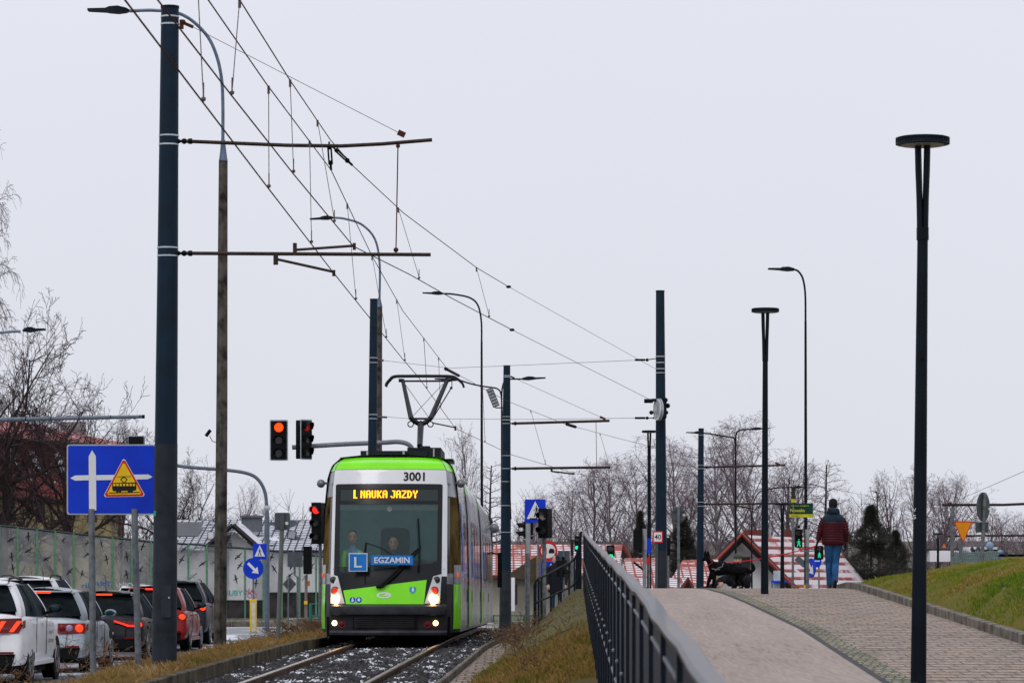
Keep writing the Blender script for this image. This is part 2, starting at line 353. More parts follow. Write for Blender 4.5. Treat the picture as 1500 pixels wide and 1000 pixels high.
# ---------------------------------------------------------------- scatter: stones and grass (numpy)
def scatter_mesh(name,V,Fc,m,label,cat):
    me=bpy.data.meshes.new(name); nv=len(V); nf=len(Fc)
    me.vertices.add(nv); me.vertices.foreach_set('co',V.astype(np.float32).ravel())
    k=Fc.shape[1]; me.loops.add(nf*k); me.loops.foreach_set('vertex_index',Fc.astype(np.int32).ravel())
    me.polygons.add(nf); me.polygons.foreach_set('loop_start',np.arange(0,nf*k,k,dtype=np.int32)); 
    try: me.polygons.foreach_set('loop_total',np.full(nf,k,dtype=np.int32))
    except Exception: pass
    me.update(); me.validate(); me.materials.append(m); o=bpy.data.objects.new(name,me); COL.objects.link(o)
    return tag(o,label,cat,kind='stuff')
def rnd_perisle(name,cols,rough=.9):
    m=mat(name,cols[0],rough,var=0); N,L,b=nodes(m); g=N.new('ShaderNodeNewGeometry')
    r=ramp(N,[(i/(len(cols)-1),c) for i,c in enumerate(cols)]); L.new(g.outputs['Random Per Island'],r.inputs[0]); L.new(r.outputs[0],b.inputs['Base Color']); return m
m_stone=rnd_perisle('ballast_stone',[(.010,.010,.012),(.028,.028,.032),(.055,.05,.05),(.018,.017,.02),(.10,.10,.105)],.8)
snow_over(m_stone,4.5,.57,.60,(1,.3,1),(.8,.82,.88),needup=True)
def patchy(m,scale,st):
    N,L,b=nodes(m); r=[n for n in N if n.type=='VALTORGB'][-1]; g=[n for n in N if n.type=='NEW_GEOMETRY'][-1]
    n=N.new('ShaderNodeTexNoise'); n.inputs['Scale'].default_value=scale; n.inputs['Detail'].default_value=5
    mp=N.new('ShaderNodeMapping'); mp.inputs['Scale'].default_value=st; L.new(g.outputs['Position'],mp.inputs[0]); L.new(mp.outputs[0],n.inputs[0])
    q=N.new('ShaderNodeMapRange'); q.inputs[1].default_value=.35; q.inputs[2].default_value=.65; L.new(n.outputs[0],q.inputs[0])
    a=N.new('ShaderNodeMath'); a.operation='MULTIPLY'; a.inputs[1].default_value=.4; L.new(g.outputs['Random Per Island'],a.inputs[0])
    c=N.new('ShaderNodeMath'); c.operation='MULTIPLY_ADD'; c.inputs[1].default_value=.6; L.new(q.outputs[0],c.inputs[0]); L.new(a.outputs[0],c.inputs[2]); L.new(c.outputs[0],r.inputs[0])
def ico():
    t=(1+5**.5)/2
    v=np.array([(-1,t,0),(1,t,0),(-1,-t,0),(1,-t,0),(0,-1,t),(0,1,t),(0,-1,-t),(0,1,-t),(t,0,-1),(t,0,1),(-t,0,-1),(-t,0,1)])/1.9
    f=np.array([(0,11,5),(0,5,1),(0,1,7),(0,7,10),(0,10,11),(1,5,9),(5,11,4),(11,10,2),(10,7,6),(7,1,8),(3,9,4),(3,4,2),(3,2,6),(3,6,8),(3,8,9),(4,9,5),(2,4,11),(6,2,10),(8,6,7),(9,8,1)])
    return v,f
iv,if_=ico()
rs=np.random.RandomState(3)
def stones(nn,d0,d1):
    out=[];
    D=d0*(d1/d0)**rs.rand(nn); 
    for d in D:
        a=itp(XK,d)+.14; b=itp(XS,d)-.05; X=a+(b-a)*rs.rand()
        if min(abs(X-XT(d)-.75),abs(X-XT(d)+.75))<.075: continue
        s=.018+.022*rs.rand(); sc=s*(.6+.8*rs.rand(3)); v=iv*(1+.25*(rs.rand(12,1)-.5))*sc
        th=rs.rand()*6.28; c,q=math.cos(th),math.sin(th); v=v@np.array([[c,q,0],[-q,c,0],[0,0,1]])
        out.append(v+np.array([X,d,G(X,round(d,1))+.006+.02*rs.rand()]))
    return out
st=stones(30000,32,64)+stones(3000,64,95)
V=np.concatenate(st); Fc=np.concatenate([if_+12*i for i in range(len(st))])
scatter_mesh('ballast_stones',V,Fc,m_stone,'dark crushed stones with snow patches between and beside the rails','ballast')
def grass(name,nn,area,h,m,label,tuft=6,wid=.005,lean=.5):
    Vs=[];c=0
    for _ in range(nn//tuft):
        X,D=area(rs)
        if X is None: continue
        z=G(X,round(D,1)); hh=h(X,D)*(.6+.8*rs.rand())
        for k in range(tuft):
            x=X+.05*rs.randn(); y=D+.06*rs.randn(); a=rs.rand()*6.28; l=hh*(.5+.8*rs.rand()); w=wid*(.6+.8*rs.rand())
            lx=lean*l*rs.randn()*.8; ly=lean*l*rs.randn()*.8
            Vs+=[(x-w*math.cos(a),y-w*math.sin(a),z-.01),(x+w*math.cos(a),y+w*math.sin(a),z-.01),(x+lx*.4+w*.6,y+ly*.4,z+l*.6),(x+lx,y+ly,z+l)]
    V=np.array(Vs); n=len(V)//4; i=np.arange(n)[:,None]*4
    Fc=np.concatenate([i+np.array([[0,1,2]]),i+np.array([[0,2,3]])])
    return scatter_mesh(name,V,Fc,m,label,'grass')
m_dry=rnd_perisle('dry_grass',[(.13,.12,.02),(.18,.14,.03),(.28,.17,.06),(.22,.13,.05),(.36,.24,.10),(.42,.30,.15)]); patchy(m_dry,1.5,(1,.3,1))
m_grn=rnd_perisle('green_grass',[(.06,.13,.004),(.10,.18,.006),(.15,.20,.010),(.20,.20,.02),(.34,.23,.06),(.19,.12,.035)]); patchy(m_grn,.8,(1,.35,1))
m_slp=rnd_perisle('slope_grass',[(.10,.12,.014),(.15,.13,.02),(.22,.13,.035),(.28,.18,.06),(.16,.09,.03)]); patchy(m_slp,1.5,(1,.3,1))
def area_v(rs):
    D=31*(90/31)**rs.rand(); a,b=itp(XV,D),itp(XK,D); return a+(b-a)*rs.rand(),D
grass('verge_grass',80000,area_v,lambda X,D:.05+.09*max(0,mnoise.noise(Vector((X,D*.4,0)))+.3),m_dry,'dry straw coloured grass on the verge between road and tram track')
def area_m(rs):
    D=32*(70/32)**rs.rand(); return XC(D)+.16+5.5*rs.rand()**1.2,D
grass('bank_grass',120000,area_m,lambda X,D:.04+.035*mnoise.noise(Vector((X*.7,D*.3,4))),m_grn,'short green and yellow grass covering the bank right of the sidewalk',lean=.6)
def area_s(rs):
    D=31*(60/31)**rs.rand(); a,b=itp(XS,D)+.42,XR(D)+.10
    if D>41 and rs.rand()<.88: return None,None
    return a+(b-a)*rs.rand(),D
grass('slope_grass',40000,area_s,lambda X,D:.055 if D<44 else .03,m_slp,'dry brown grass on the slope below the railing')
# weeds
def weeds(name,cands,label,m,seed):
    r=random.Random(seed); mbw=MB()
    for (X,D,h,nb) in cands:
        z=G(X,D)
        for k in range(nb):
            p=Vector((X+r.gauss(0,.12),D+r.gauss(0,.2),z)); pts=[p]; dr=Vector((r.gauss(0,.3),r.gauss(0,.3),1))
            for j in range(4):
                p=p+dr*h*.25*(.7+.5*r.random()); dr+=Vector((r.gauss(0,.25),r.gauss(0,.2),-.18)); pts.append(p.copy())
            mbw.tube(pts,[.005,.004,.003,.003,.002],3,cap=False)
            for q in pts[1:]:
                for _ in range(3):
                    e=q+Vector((r.gauss(0,.07),r.gauss(0,.05),r.random()*.1)); mbw.tube([q,e],[.003,.006],3,cap=False)
    return tag(mbw.build(name,m,smooth=False),label,'weeds',kind='stuff')
m_weed=rnd_perisle('weed_brown',[(.10,.05,.025),(.18,.11,.06),(.07,.04,.02)])
r_=random.Random(5)
weeds('dry_weeds',[(r_.uniform(-6.9,-5.9),r_.uniform(34,52),r_.uniform(.4,.9),4) for _ in range(16)],'tall dead weed stems in front of the queue of cars',m_weed,1)
weeds('bramble_weeds',[(r_.uniform(-5.2,-4.2),r_.uniform(60,86),r_.uniform(.25,.5),8) for _ in range(30)],'reddish brown brambles on the verge left of the tram',m_weed,2)
weeds('slope_weeds',[(r_.uniform(-.3,.5),r_.uniform(34,56),r_.uniform(.15,.5),4) for _ in range(12)],'few dead stems growing on the slope beside the railing',m_weed,3)
# ---------------------------------------------------------------- tubular poles
def taper_pole(mb,x0,y0,x1,y1,D,w0,w1,n=20,seg=1,extra=.3,clip=None):
    a=P(x0,y0,D); b=P(x1,y1,D); b=b-Vector((0,0,extra)); mb.tube([b,a],[w1/2/S(D),w0/2/S(D)],n); return a,b
def straps(th,D,lst,x,r):
    for (yy,xx) in lst:
        m=MB(); c=P(xx,yy,D); m.cyl(c,r/S(D)+.008,.022,'Z',20); m.build('strap',strapm,th)
def base_z(x,D): return Vector(((x-750)/F*D,D,G((x-750)/F*D,D)))
CG='navy tubular poles carrying the tram overhead wires'
def cat_pole(label,x0,y0,x1,y1,D,w0,w1,strap_y,lower=None,brk=None,group=CG):
    th=thing('catenary_pole',label,'pole',P(x1,y1,D),group)
    sp=S(D); a=P(x0,y0,D); b=P(x1,y1,D)-Vector((0,0,.3))
    def at(y):
        t=(y-y0)/(y1-y0); return lerp(a.x,P(x1,y1,D).x,t),lerp(w0,w1,t)/2/sp
    def cap(t): return lerp(a,b,t)
    if lower:
        X,r=at(lower); c=Vector((X,D,P(0,lower,D).z))
        MB().tube([c,a],[r,w0/2/sp],24).build('pole',navy,th)
        MB().tube([b,c-Vector((0,0,.0))],[w1/2/sp,r+.002],24).build('painted_base',greyp,th)
    else: MB().tube([b,a],[w1/2/sp,w0/2/sp],24).build('pole',navy,th)
    MB().cyl(a+Vector((0,0,.01)),w0/2/sp+.006,.03,'Z',24).build('cap',navyd,th)
    for y in strap_y:
        X,r=at(y); MB().cyl((X,D,P(0,y,D).z),r+.006,.02,'Z',24).build('strap',strapm,th)
    return th
def hbracket(th,x0,y0,x1,y1,D,w=4.5,name='bracket_arm',mid=None):
    sp=S(D); pts=[P(x0,y0,D),P(x1,y1,D)]
    if mid: pts=[P(x0,y0,D)]+[P(*m,D) for m in mid]+[P(x1,y1,D)]
    k=MB().tube(pts,w/2/sp,10).build(name,brown,th)
    d=MB(); j=P(x0,y0,D)
    d.tube([j-Vector((.12,0,0)),j],.018,8); d.ball(j-Vector((.10,0,0)),.035,8); d.ball(j-Vector((.02,0,0)),.04,8); d.box(j-Vector((.16,0,0)),(.05,.07,.1))
    d.cyl(j+Vector((.06,0,0)),w/2/sp*1.5,.05,'X',12)
    d.build('insulator_joint',black,th); return k
# P1
p1=cat_pole('thick navy catenary pole right in front, behind the blue sign, with two long bracket arms',249,12,240.5,958,41,26,37,[25,36,199,212,363,375],lower=650)
hbracket(p1,272,207,633,205,41,5.5,mid=[(420,213),(500,214),(560,211)])
hbracket(p1,272,371,631,373,41,5.5)
def tubep(mb,pts,r,D,n=6): mb.tube([P(x,y,D) for x,y in pts],r,n)
b=MB(); b.tube([P(583,211,41),P(580,370,41)],.008,6); b.ball(P(583,214,41),.03,8); b.ball(P(580,366,41),.035,8); b.build('hanger_rod',wirem,p1)
b=MB(); tubep(b,[(433,366),(518,360)],.018,41,8); b.box(P(432,365,41),(.05,.05,.16)); b.box(P(519,361,41),(.04,.04,.09)); b.build('steady_arm',brown,p1)
b=MB(); tubep(b,[(407,380),(488,398)],.018,41,8); b.box(P(404,380,41),(.06,.05,.14)); b.box(P(489,400,41),(.04,.04,.08)); b.build('steady_arm',brown,p1)
b=MB(); b.tube([P(265,32,41),P(283,40,41)],.022,8); b.tube([P(283,40,41),P(585,195,41)],.004,5); b.ball(P(268,33,41),.04,8); b.box(P(588,196,41),(.1,.04,.07),0,0,R(25)); b.box(P(266,36,41),(.05,.05,.12)); b.build('guy_wire',wirem,p1)
b=MB(fr(P(243,880,41)+Vector((.02,-.168,0)))); b.rbox((0,0,0),(.13,.02,.42),.02); q=b.build('access_door',mat('door_grey',(.022,.028,.038),.5),p1)
b=MB(fr(P(243,880,41)+Vector((.06,-.182,0)))); b.cyl((0,0,.05),.012,.01,'Y',8); b.build('lock',strapm,q)
b=MB(fr(P(226,746,41)+Vector((.02,-.10,-.0)))); b.rbox((0,0,-.05),(.03,.01,.07),.005); b.build('green_sticker',mat('sticker_green',(.01,.4,.2),.5),p1)
# P547 span pole, P968, P742, P1026
p2=cat_pole('navy catenary pole directly behind the tram, half hidden by a concrete lamp pole',547.5,439,543,925,80,11,16,[524,531,607,613])
p3=cat_pole('tall navy catenary pole with the tension wheel, standing behind the railing crest',967,427,969,905,72,12.5,18,[522,531,540,546],lower=806)
p4=cat_pole('navy catenary pole standing right of the tram with brackets and a small grey floodlight',742.5,536,740,915,100,10,18,[550,552,610,615,620,667,686,705,740,779],lower=835)
p5=cat_pole('navy catenary pole farthest from the camera, rising behind the black dog',1027,628,1025,900,121,8,12,[637,681,686,735,741])
hbracket(p4,752,620,893,616,100,4); hbracket(p4,752,686,894,684,100,4)
hbracket(p5,1033,684,1150,681,121,3); hbracket(p5,1033,738,1142,737,121,3)
b=MB(); b.tube([P(873,618,100),P(874,684,100)],.01,5); b.build('hanger_rod',wirem,p4)
b=MB(); tubep(b,[(808,690),(842,694)],.03,100,6); b.box(P(808,688,100),(.07,.05,.12)); b.build('steady_arm',brown,p4)
b=MB(); b.tube([P(748,551,100),P(754,554,100)],.03,6); b.tube([P(752,553,100),P(885,613,100)],.006,5); b.box(P(883,612,100),(.2,.05,.07),0,0,R(25)); b.build('guy_wire',wirem,p4)
b=MB(); b.tube([P(1032,630,121),P(1139,679,121)],.006,5); b.box(P(1139,679,121),(.2,.05,.07),0,0,R(25)); b.build('guy_wire',wirem,p5)
b=MB(); tubep(b,[(1075,740),(1104,745)],.03,121,6); b.build('steady_arm',brown,p5)
b=MB(); b.tube([P(748,690,100)+Vector((-.05,-.25,0)),P(748.5,760,100)+Vector((0,-.2,0))],.02,5); b.build('cable',black,p4)
# floodlight on p4
b=MB(fr(P(722,582,99.5),R(0),R(-22))); b.box((0,0,0),(.22,.18,.62)); f_=b.build('floodlight',mat('floodlight_grey',(.09,.10,.11),.5),p4)
b=MB(); tubep(b,[(724,591),(726,597),(738,597)],.02,99.6,6); b.build('floodlight_bracket',navyd,p4)
b=MB(fr(P(722,582,99.5),0,R(-22))); 
for k in range(6): b.box((0,-.1,-.25+k*.1),(.19,.012,.06))
b.build('lens',mat('flood_lens',(.3,.32,.33),.2),f_)
# tension wheel on p3
b=MB(); c=P(965,600,71.6); 
b.M=fr(c+Vector((-.02,-.2,0)),R(17)); b.cyl((0,0,0),.2,.08,'X',24); b.cyl((.03,0,0),.25,.02,'X',24); b.cyl((-.03,0,0),.25,.02,'X',24); w=b.build('tension_wheel',mat('wheel_alu',(.55,.57,.6),.4,metal=.2),p3)
b=MB(); b.box(P(966,586,71.6)+Vector((0,-.05,0)),(.36,.3,.06)); b.box(P(975,597,71.6),(.04,.2,.45)); b.box(P(966,612,71.6),(.3,.1,.04)); b.box(P(950,587,71.6),(.16,.08,.05)); b.cyl(P(950,587,71.6),.05,.2,'X',10); b.ball(P(954,604,71.6),.05,8); b.ball(P(978,594,71.6),.06,8); b.ball(P(976,604,71.6),.05,8); b.build('wheel_frame',navyd,p3)
for yy in(527,612): 
    b=MB(); b.tube([P(930,yy,71.9),P(945,yy,71.9)],.028,6); b.tube([P(945,yy,71.9),P(962,yy-(2 if yy==527 else 0),72)],.012,6); b.ball(P(948,yy,71.9),.04,6); b.build('span_insulator',black,p3)
# ------------------------------------------------------------- wires
def wire(mb,pts,r):
    mb.tube(pts,r,5)
def ext(p,q,D):
    t=(D-p.y)/(q.y-p.y); return p.lerp(q,t)
def sampl(pts,D):
    for a,b_ in zip(pts,pts[1:]):
        if a.y<=D<=b_.y: return a.lerp(b_,(D-a.y)/(b_.y-a.y))
    return None
lineA=thing('overhead_line','overhead tram wire with droppers running from upper left down to the tram pantograph','overhead wires',P(488,400,41),'tram overhead wires')
cA=[P(183,0,20.4),P(298,151,24.6),P(394,277,31.2),P(489,400,41),P(591,527,57),P(612,551,62.5),P(667,627,80),P(750,666,88),P(842,693,100),P(1010,722,113),P(1104,745,121),P(1230,768,130)]
cA=[ext(cA[0],cA[1],14)]+cA
mA=[P(305,0,25.4),P(391,124,31),P(485,249,41),P(519,321,47),P(545,375,52),P(590,455,59),P(655,540,76),P(740,586,90),P(828,621,100),P(903,641,106),P(1010,668,113),P(1100,690,121),P(1230,718,132),P(1390,747,150)]
mA=[ext(mA[0],mA[1],18)]+mA
b=MB(); wire(b,cA,.0075); b.build('contact_wire',wirem,lineA)
b=MB(); wire(b,mA,.0068); b.build('messenger_wire',wirem,lineA)
lineB=thing('overhead_line','overhead tram wire that passes above the tram and ends at the tension wheel pole','overhead wires',P(518,362,41),'tram overhead wires')
cB=[P(231,0,22.2),P(340,141,27),P(430,255,32.9),P(518,361,41),P(600,402,46.5),P(664,438,51.5),P(750,483,57.5),P(950,584,71.9)]
cB=[ext(cB[0],cB[1],15)]+cB
mB=[P(351,0,27),P(425,118,32.9),P(484,205,41),P(516,242,43.5),P(591,312,48),P(698,392,55),P(745,420,58),P(960,540,71.9)]
mB=[ext(mB[0],mB[1],18)]+mB
b=MB(); wire(b,cB[:8],.0075); wire(b,cB[7:],.005); b.build('contact_wire',wirem,lineB)
b=MB(); wire(b,mB[:8],.0068); wire(b,mB[7:],.004); b.build('messenger_wire',wirem,lineB)
for pt in(cB[7],mB[7]): 
    b=MB(); b.ball(pt,.036,8,(1.4,1,.8)); b.build('insulator',black,lineB)
def droppers(line,m_,c_,Ds):
    for D in Ds:
        p,q=sampl(m_,D),sampl(c_,D)
        if p is None or q is None: continue
        b=MB(); b.tube([p,q+Vector((0,0,.04))],.0042 if D<60 else .006,4); b.ball(q+Vector((0,0,.03)),.022,6); b.box(q+Vector((0,0,.1)),(.012,.012,.12)); b.box(p-Vector((0,0,.03)),(.025,.02,.08)); b.build('dropper',wirel,line)
droppers(lineA,mA,cA,[24.6,31.2,37,45,52,57.5,66,72,84,94,104,109,117,126])
droppers(lineB,mB,cB,[27,32.9,38,47.5,55])
for a_,b2 in(((482,208),(485,249)),((487,215),(516,242))):
    th=lineA if a_[0]==482 else lineB
    b=MB(); p,q=P(*a_,41),P(*b2,41.3); d=(q-p)
    b.tube([p,p+d*.25],.012,6); b.tube([p+d*.2+Vector((.02,0,0)),p+d*.7+Vector((.02,0,0))],.012,6); b.tube([p+d*.2-Vector((.02,0,0)),p+d*.7-Vector((.02,0,0))],.012,6); b.ball(p+d*.75,.035,8); b.tube([p+d*.7,q],.016,6); b.ball(p+d*.2,.03,8); b.build('turnbuckle',black,th)
b=MB(); b.tube([P(655,541,76),P(672,550,77.5)],.035,6); b.ball(P(653,540,76),.05,6); b.build('turnbuckle',black,lineA)
b=MB(); b.tube([P(830,621,100),P(843,625,100.8)],.05,6); b.build('turnbuckle',black,lineA)
b=MB(); tubep(b,[(633,619),(667,626)],.02,80,6); b.box(P(667,627,80),(.05,.04,.12)); b.build('steady_arm',brown,lineA)
sp1=thing('span_wire','thin upper cross wire strung between the two catenary poles above the tram','overhead wires',P(556,526,80),'cross wires between two poles')
b=MB(); b.tube([P(552,526,80),P(562,528,80)],.03,6); b.tube([P(562,528,80),P(660,539,77),P(780,534,75),P(940,527,72)],.005,4); b.build('wire',wirel,sp1)
sp2=thing('span_wire','thin lower cross wire strung between the two catenary poles above the tram','overhead wires',P(556,611,80),'cross wires between two poles')
b=MB(); b.tube([P(552,610,80),P(567,611,80)],.03,6); b.tube([P(562,610,80),P(600,613,78),P(780,614,75),P(940,612,72)],.005,4); b.build('wire',wirel,sp2)
farl=thing('overhead_line','far overhead wire slanting through the air above the trees on the right','overhead wires',P(1400,742,150))
b=MB(); b.tube([P(1390,747,150),P(1500,788,135)],.012,4); b.tube([P(1360,740,150),P(1392,737,150),P(1500,690,120),P(1600,648,110)],.01,4); b.build('wire',wirel,farl)
# ------------------------------------------------------------- road lamps
def led_head(th,x,y,D,L,ang=0,flip=1,yaw=0):
    b=MB(fr(P(x,y,D),yaw,R(ang))); f=flip
    rings=[]
    for (u,w,h0,h1) in((0,.02,-.02,.02),(.06,.1,-.035,.045),(.22*L/.8,.15,-.05,.075),(.38*L/.8,.15,-.04,.06),(.46*L/.8,.13,-.03,.03),(L,.12,-.02,.018)):
        rings.append([(-f*u,-w,h0),(-f*u,w,h0),(-f*u,w*.9,h1),(-f*u,-w*.9,h1)])
    b.loft(rings); return b.build('lamp_head',navyd,th)
def bez(pts,n=14):
    # catmull-rom through 2D points
    out=[]; p=[pts[0]]+list(pts)+[pts[-1]]
    for i in range(1,len(p)-2):
        for k in range(n):
            t=k/n; a,b,c,d=p[i-1],p[i],p[i+1],p[i+2]
            out.append(tuple(.5*((2*b[j])+(c[j]-a[j])*t+(2*a[j]-5*b[j]+4*c[j]-d[j])*t*t+(3*b[j]-a[j]-3*c[j]+d[j])*t**3) for j in(0,1)))
    out.append(pts[-1]); return out
RG='road lamps on curved arms'
# L1 concrete
l1=thing('street_lamp','road lamp on the nearest concrete pole, its arm reaching left past the thick navy pole','street lamp',P(322,945,60),RG)
MB().tube([P(322,948,60)-Vector((0,0,.3)),P(325,600,60),P(327,234,60)],[.125,.108,.085],4).build('concrete_pole',conc,l1)
MB().tube([P(327,236,60),P(327,222,60),P(326.6,205,60)],[.085,.06,.04],12).build('collar',arms,l1)
tubeL=bez([(326.5,205),(325,120),(312,68),(290,38),(262,20),(225,15.5),(190,16.5)]); 
MB().tube([P(x,y,60) for x,y in tubeL],.032,8).build('curved_arm',arms,l1); led_head(l1,190,16,60,.80,1)
b=MB(fr(P(305,634,60),R(-20),R(40))); b.cyl((0,0,0),.035,.14,'Z',10); b.build('camera',black,l1)
b=MB(); tubep(b,[(307,638),(311,646),(318,648)],.008,60); b.build('camera_bracket',black,l1)
# L2 concrete
l2=thing('street_lamp','road lamp on the shorter concrete pole behind the tram roof','street lamp',base_z(552,102),RG)
MB().tube([base_z(552,102),P(555.5,448,102)],[.16,.10],4).build('concrete_pole',conc,l2)
MB().tube([P(555.5,450,102),P(555.5,436,102)],[.11,.04],12).build('collar',arms,l2)
MB().tube([P(x,y,102) for x,y in bez([(556,437),(556,385),(549,350),(530,329),(505,320.5),(489,319)])],.036,8).build('curved_arm',arms,l2); led_head(l2,489,319,102,.78,-3)
def steel_lamp(label,x,yt,yb,D,arm,head,w0,w1,cat=RG,double=None,flip=1):
    th=thing('street_lamp',label,'street lamp',base_z(x,D),cat)
    z=base_z(x+.5,D)
    MB().tube([z,P(x,yt,D)],[w1/2/S(D),w0/2/S(D)],10).build('pole',navyd,th)
    MB().tube([P(a,c,D) for a,c in bez(arm,8)],w0/2.3/S(D),8).build('curved_arm',navyd,th)
    led_head(th,*head,D,.8,2,flip)
    if double:
        MB().tube([P(a,c,D) for a,c in bez(double[0],8)],w0/2.3/S(D),8).build('curved_arm',navyd,th); led_head(th,*double[1],D,.8,-3,-flip)
    return th
steel_lamp('dark steel road lamp rising behind the tram roof with its arm to the left',705.5,500,900,118,[(705.5,500),(705,470),(700,447),(688,436),(665,431),(650,430)],(650,430),3,5)
steel_lamp('double armed dark road lamp half hidden behind the catenary pole right of the tram',735,600,900,104,[(735,602),(734,578),(728,569),(710,566),(690,562),(672,556)],(672,556),2.6,4,RG,[[(735,602),(735,575),(738,560),(744,555.5),(764,555)],(764,555)])
steel_lamp('double armed dark road lamp right of the farthest catenary pole',1077.5,665,830,135,[(1077.5,665),(1077.5,648),(1074,641),(1062,639),(1045,636),(1032,634)],(1032,634),2.6,3,RG,[[(1077.5,665),(1077.5,645),(1079,634),(1085,629.5),(1100,628.5)],(1100,628.5)])
steel_lamp('tall thin dark road lamp just left of the man in the burgundy jacket',1180,470,880,92,[(1180,470),(1179.5,430),(1176,408),(1170,398),(1165,395)],(1165,395),3.4,5.5)
steel_lamp('small grey road lamp far behind the green street name sign',1101,770,850,160,[(1101,770),(1102,745),(1109,724),(1122,717),(1145,714),(1161,713)],(1161,713),2,3,flip=-1)
b=MB(); th=thing('street_lamp','lamp head on an arm reaching in from the left edge before the weeping birch','street lamp',base_z(-95,75),RG)
b.tube([base_z(-95,75),P(-95,560,75)],[.09,.05],10); b.build('pole',arms,th)
MB().tube([P(a,c,75) for a,c in bez([(-95,560),(-90,515),(-60,493),(0,487),(30,485)])],.03,8).build('curved_arm',arms,th); led_head(th,33,484,75,.55,-3,-1)
# ------------------------------------------------------------- path lamps with disc heads
PG='park style path lamps with flat disc heads'
def disc_lamp(label,x,yt,yb,D,w,g=PG,pw=None,xb=None):
    th=thing('path_lamp',label,'lamp post',P(xb or x,yb,D),g); s=S(D); r=w/2/s; z=P(0,yt,D).z; X=(x-750)/s; zb=P(0,yb,D).z-.25; Xb=((xb or x)-750)/s
    rings=MB()
    rings.tube([(X,D,z-.055),(X,D,z-.05),(X,D,z-.02),(X,D,z-.008),(X,D,z+.012),(X,D,z+.02)],[r*.93,r*.99,r*.96,r*.96,r*.99,r*.9],40)
    hd=rings.build('lamp_head',navyd,th)
    f=MB()
    for k in range(44):
        a=2*math.pi*k/44; f.box((X+r*.965*math.cos(a),D+r*.965*math.sin(a),z-.018),(.012,.012,.04),a)
    f.build('cooling_fins',navyd,hd)
    MB().cyl((X,D,z-.058),r*.8,.01,'Z',32).build('diffuser',mat('lamp_diffuser',(.28,.27,.26),.4),hd)
    zn=z-.92*r/.26
    for sx in(-1,1):
        pts=[(X+sx*.042,D+sx*-.02,z-.03),(X+sx*.036,D-sx*.02,z-.3),(X+sx*.03,D,zn+.35),(X+sx*.022,D,zn)]
        b=MB(); b.tube(pts,[.032,.032,.03,.032],6); b.build('fork_arm',navyd,th)
    pr=(pw/2/s) if pw else .062
    b=MB(); b.tube([(Xb,D,zb),(lerp(Xb,X,.5),D,lerp(zb,zn,.5)),(X,D,zn)],[pr*1.25,pr*1.0,pr*.82],16); b.cyl((X,D,zn+.02),pr*.95,.12,'Z',16); p=b.build('pole',navyd,th)
    b=MB(); zz=lerp(zb,z,.62); b.box((lerp(Xb,X,.62)+.005,D-pr,zz),(.05,.03,.07)); b.build('bracket',black,p)
    return th
dl=disc_lamp('nearest disc headed path lamp, tall and dark at the right',1351.5,204,998,30,80,pw=19,xb=1345)
b=MB(); b.M=fr(P(1339.5,752,29.93)); b.text('V',.055,(0,.035),0,w=.03); b.text('S',.055,(0,-.03),0,w=.03); b.build('sticker',signw,dl)
disc_lamp('second disc headed path lamp standing on the crest left of the man with the dog',1121,453,870,57,41,pw=9.3,xb=1120)
disc_lamp('third disc headed path lamp, slim, just left of the pole with the tension wheel',951,631,905,104,22,pw=6)
disc_lamp('small distant disc headed path lamp left of the green street name sign',1146,737,856,112,20,pw=5.5)
disc_lamp('distant disc headed lamp beyond the grass bank by the orange triangle sign',1374,781,850,165,15,pw=4)
# ------------------------------------------------------------- signs
def plate(th,x,y,w,h,D,yaw=0,shape='rect',face=signb,back=signback,name='sign_plate',edge=.012,rr=.03):
    s=S(D); W,H=w/s,h/s; M=fr(P(x,y,D),yaw)
    b=MB(M); 
    if shape=='rect': b.rbox((0,.012,0),(W,.02,H),rr)
    elif shape=='round': b.prism([(W/2*math.cos(2*math.pi*k/32),H/2*math.sin(2*math.pi*k/32)) for k in range(32)],.002,.022)
    elif shape=='tri': b.prism([(-W/2,-H/2),(W/2,-H/2),(0,H/2)],.002,.022)
    elif shape=='itri': b.prism([(-W/2,H/2),(0,-H/2),(W/2,H/2)],.002,.022)
    elif shape=='diamond': b.prism([(-W/2,0),(0,-H/2),(W/2,0),(0,H/2)],.002,.022)
    p=b.build(name,back,th)
    return p,M,W,H
def face(p,M,pts,m,off,name='marking'): return MB(M).flat(pts,off).build(name,m,p)
def post(th,x,y0,x1,y1,D,w,m=galv,name='post',n=12,down=.3):
    b=MB(); b.tube([P(x1,y1,D)-Vector((0,0,down)),P(x,y0,D)],w/2/S(D),n); return b.build(name,m,th)
def rr_poly(W,H,r,n=4):
    pts=[]
    for cx,cz,a0 in((W/2-r,H/2-r,0),(-W/2+r,H/2-r,90),(-W/2+r,-H/2+r,180),(W/2-r,-H/2+r,270)):
        for k in range(n+1): a=R(a0+90*k/n); pts.append((cx+r*math.cos(a),cz+r*math.sin(a)))
    return pts
def ped(k=1,cx=0,cz=0,mirror=1):
    L=[[(-.05,.42),(.0,.5),(.06,.44),(.04,.36),(-.03,.36)],[(-.09,.32),(.07,.33),(.06,.02),(-.08,.02)],[(-.08,.03),(-.01,.03),(-.14,-.45),(-.24,-.42)],[(0,.03),(.07,.03),(.22,-.42),(.12,-.46)],[(.05,.3),(.09,.26),(.25,.05),(.2,.02)],[(-.07,.3),(-.1,.24),(-.25,.06),(-.2,.02)]]
    return [[(cx+mirror*x*k,cz+z*k) for x,z in p] for p in L]
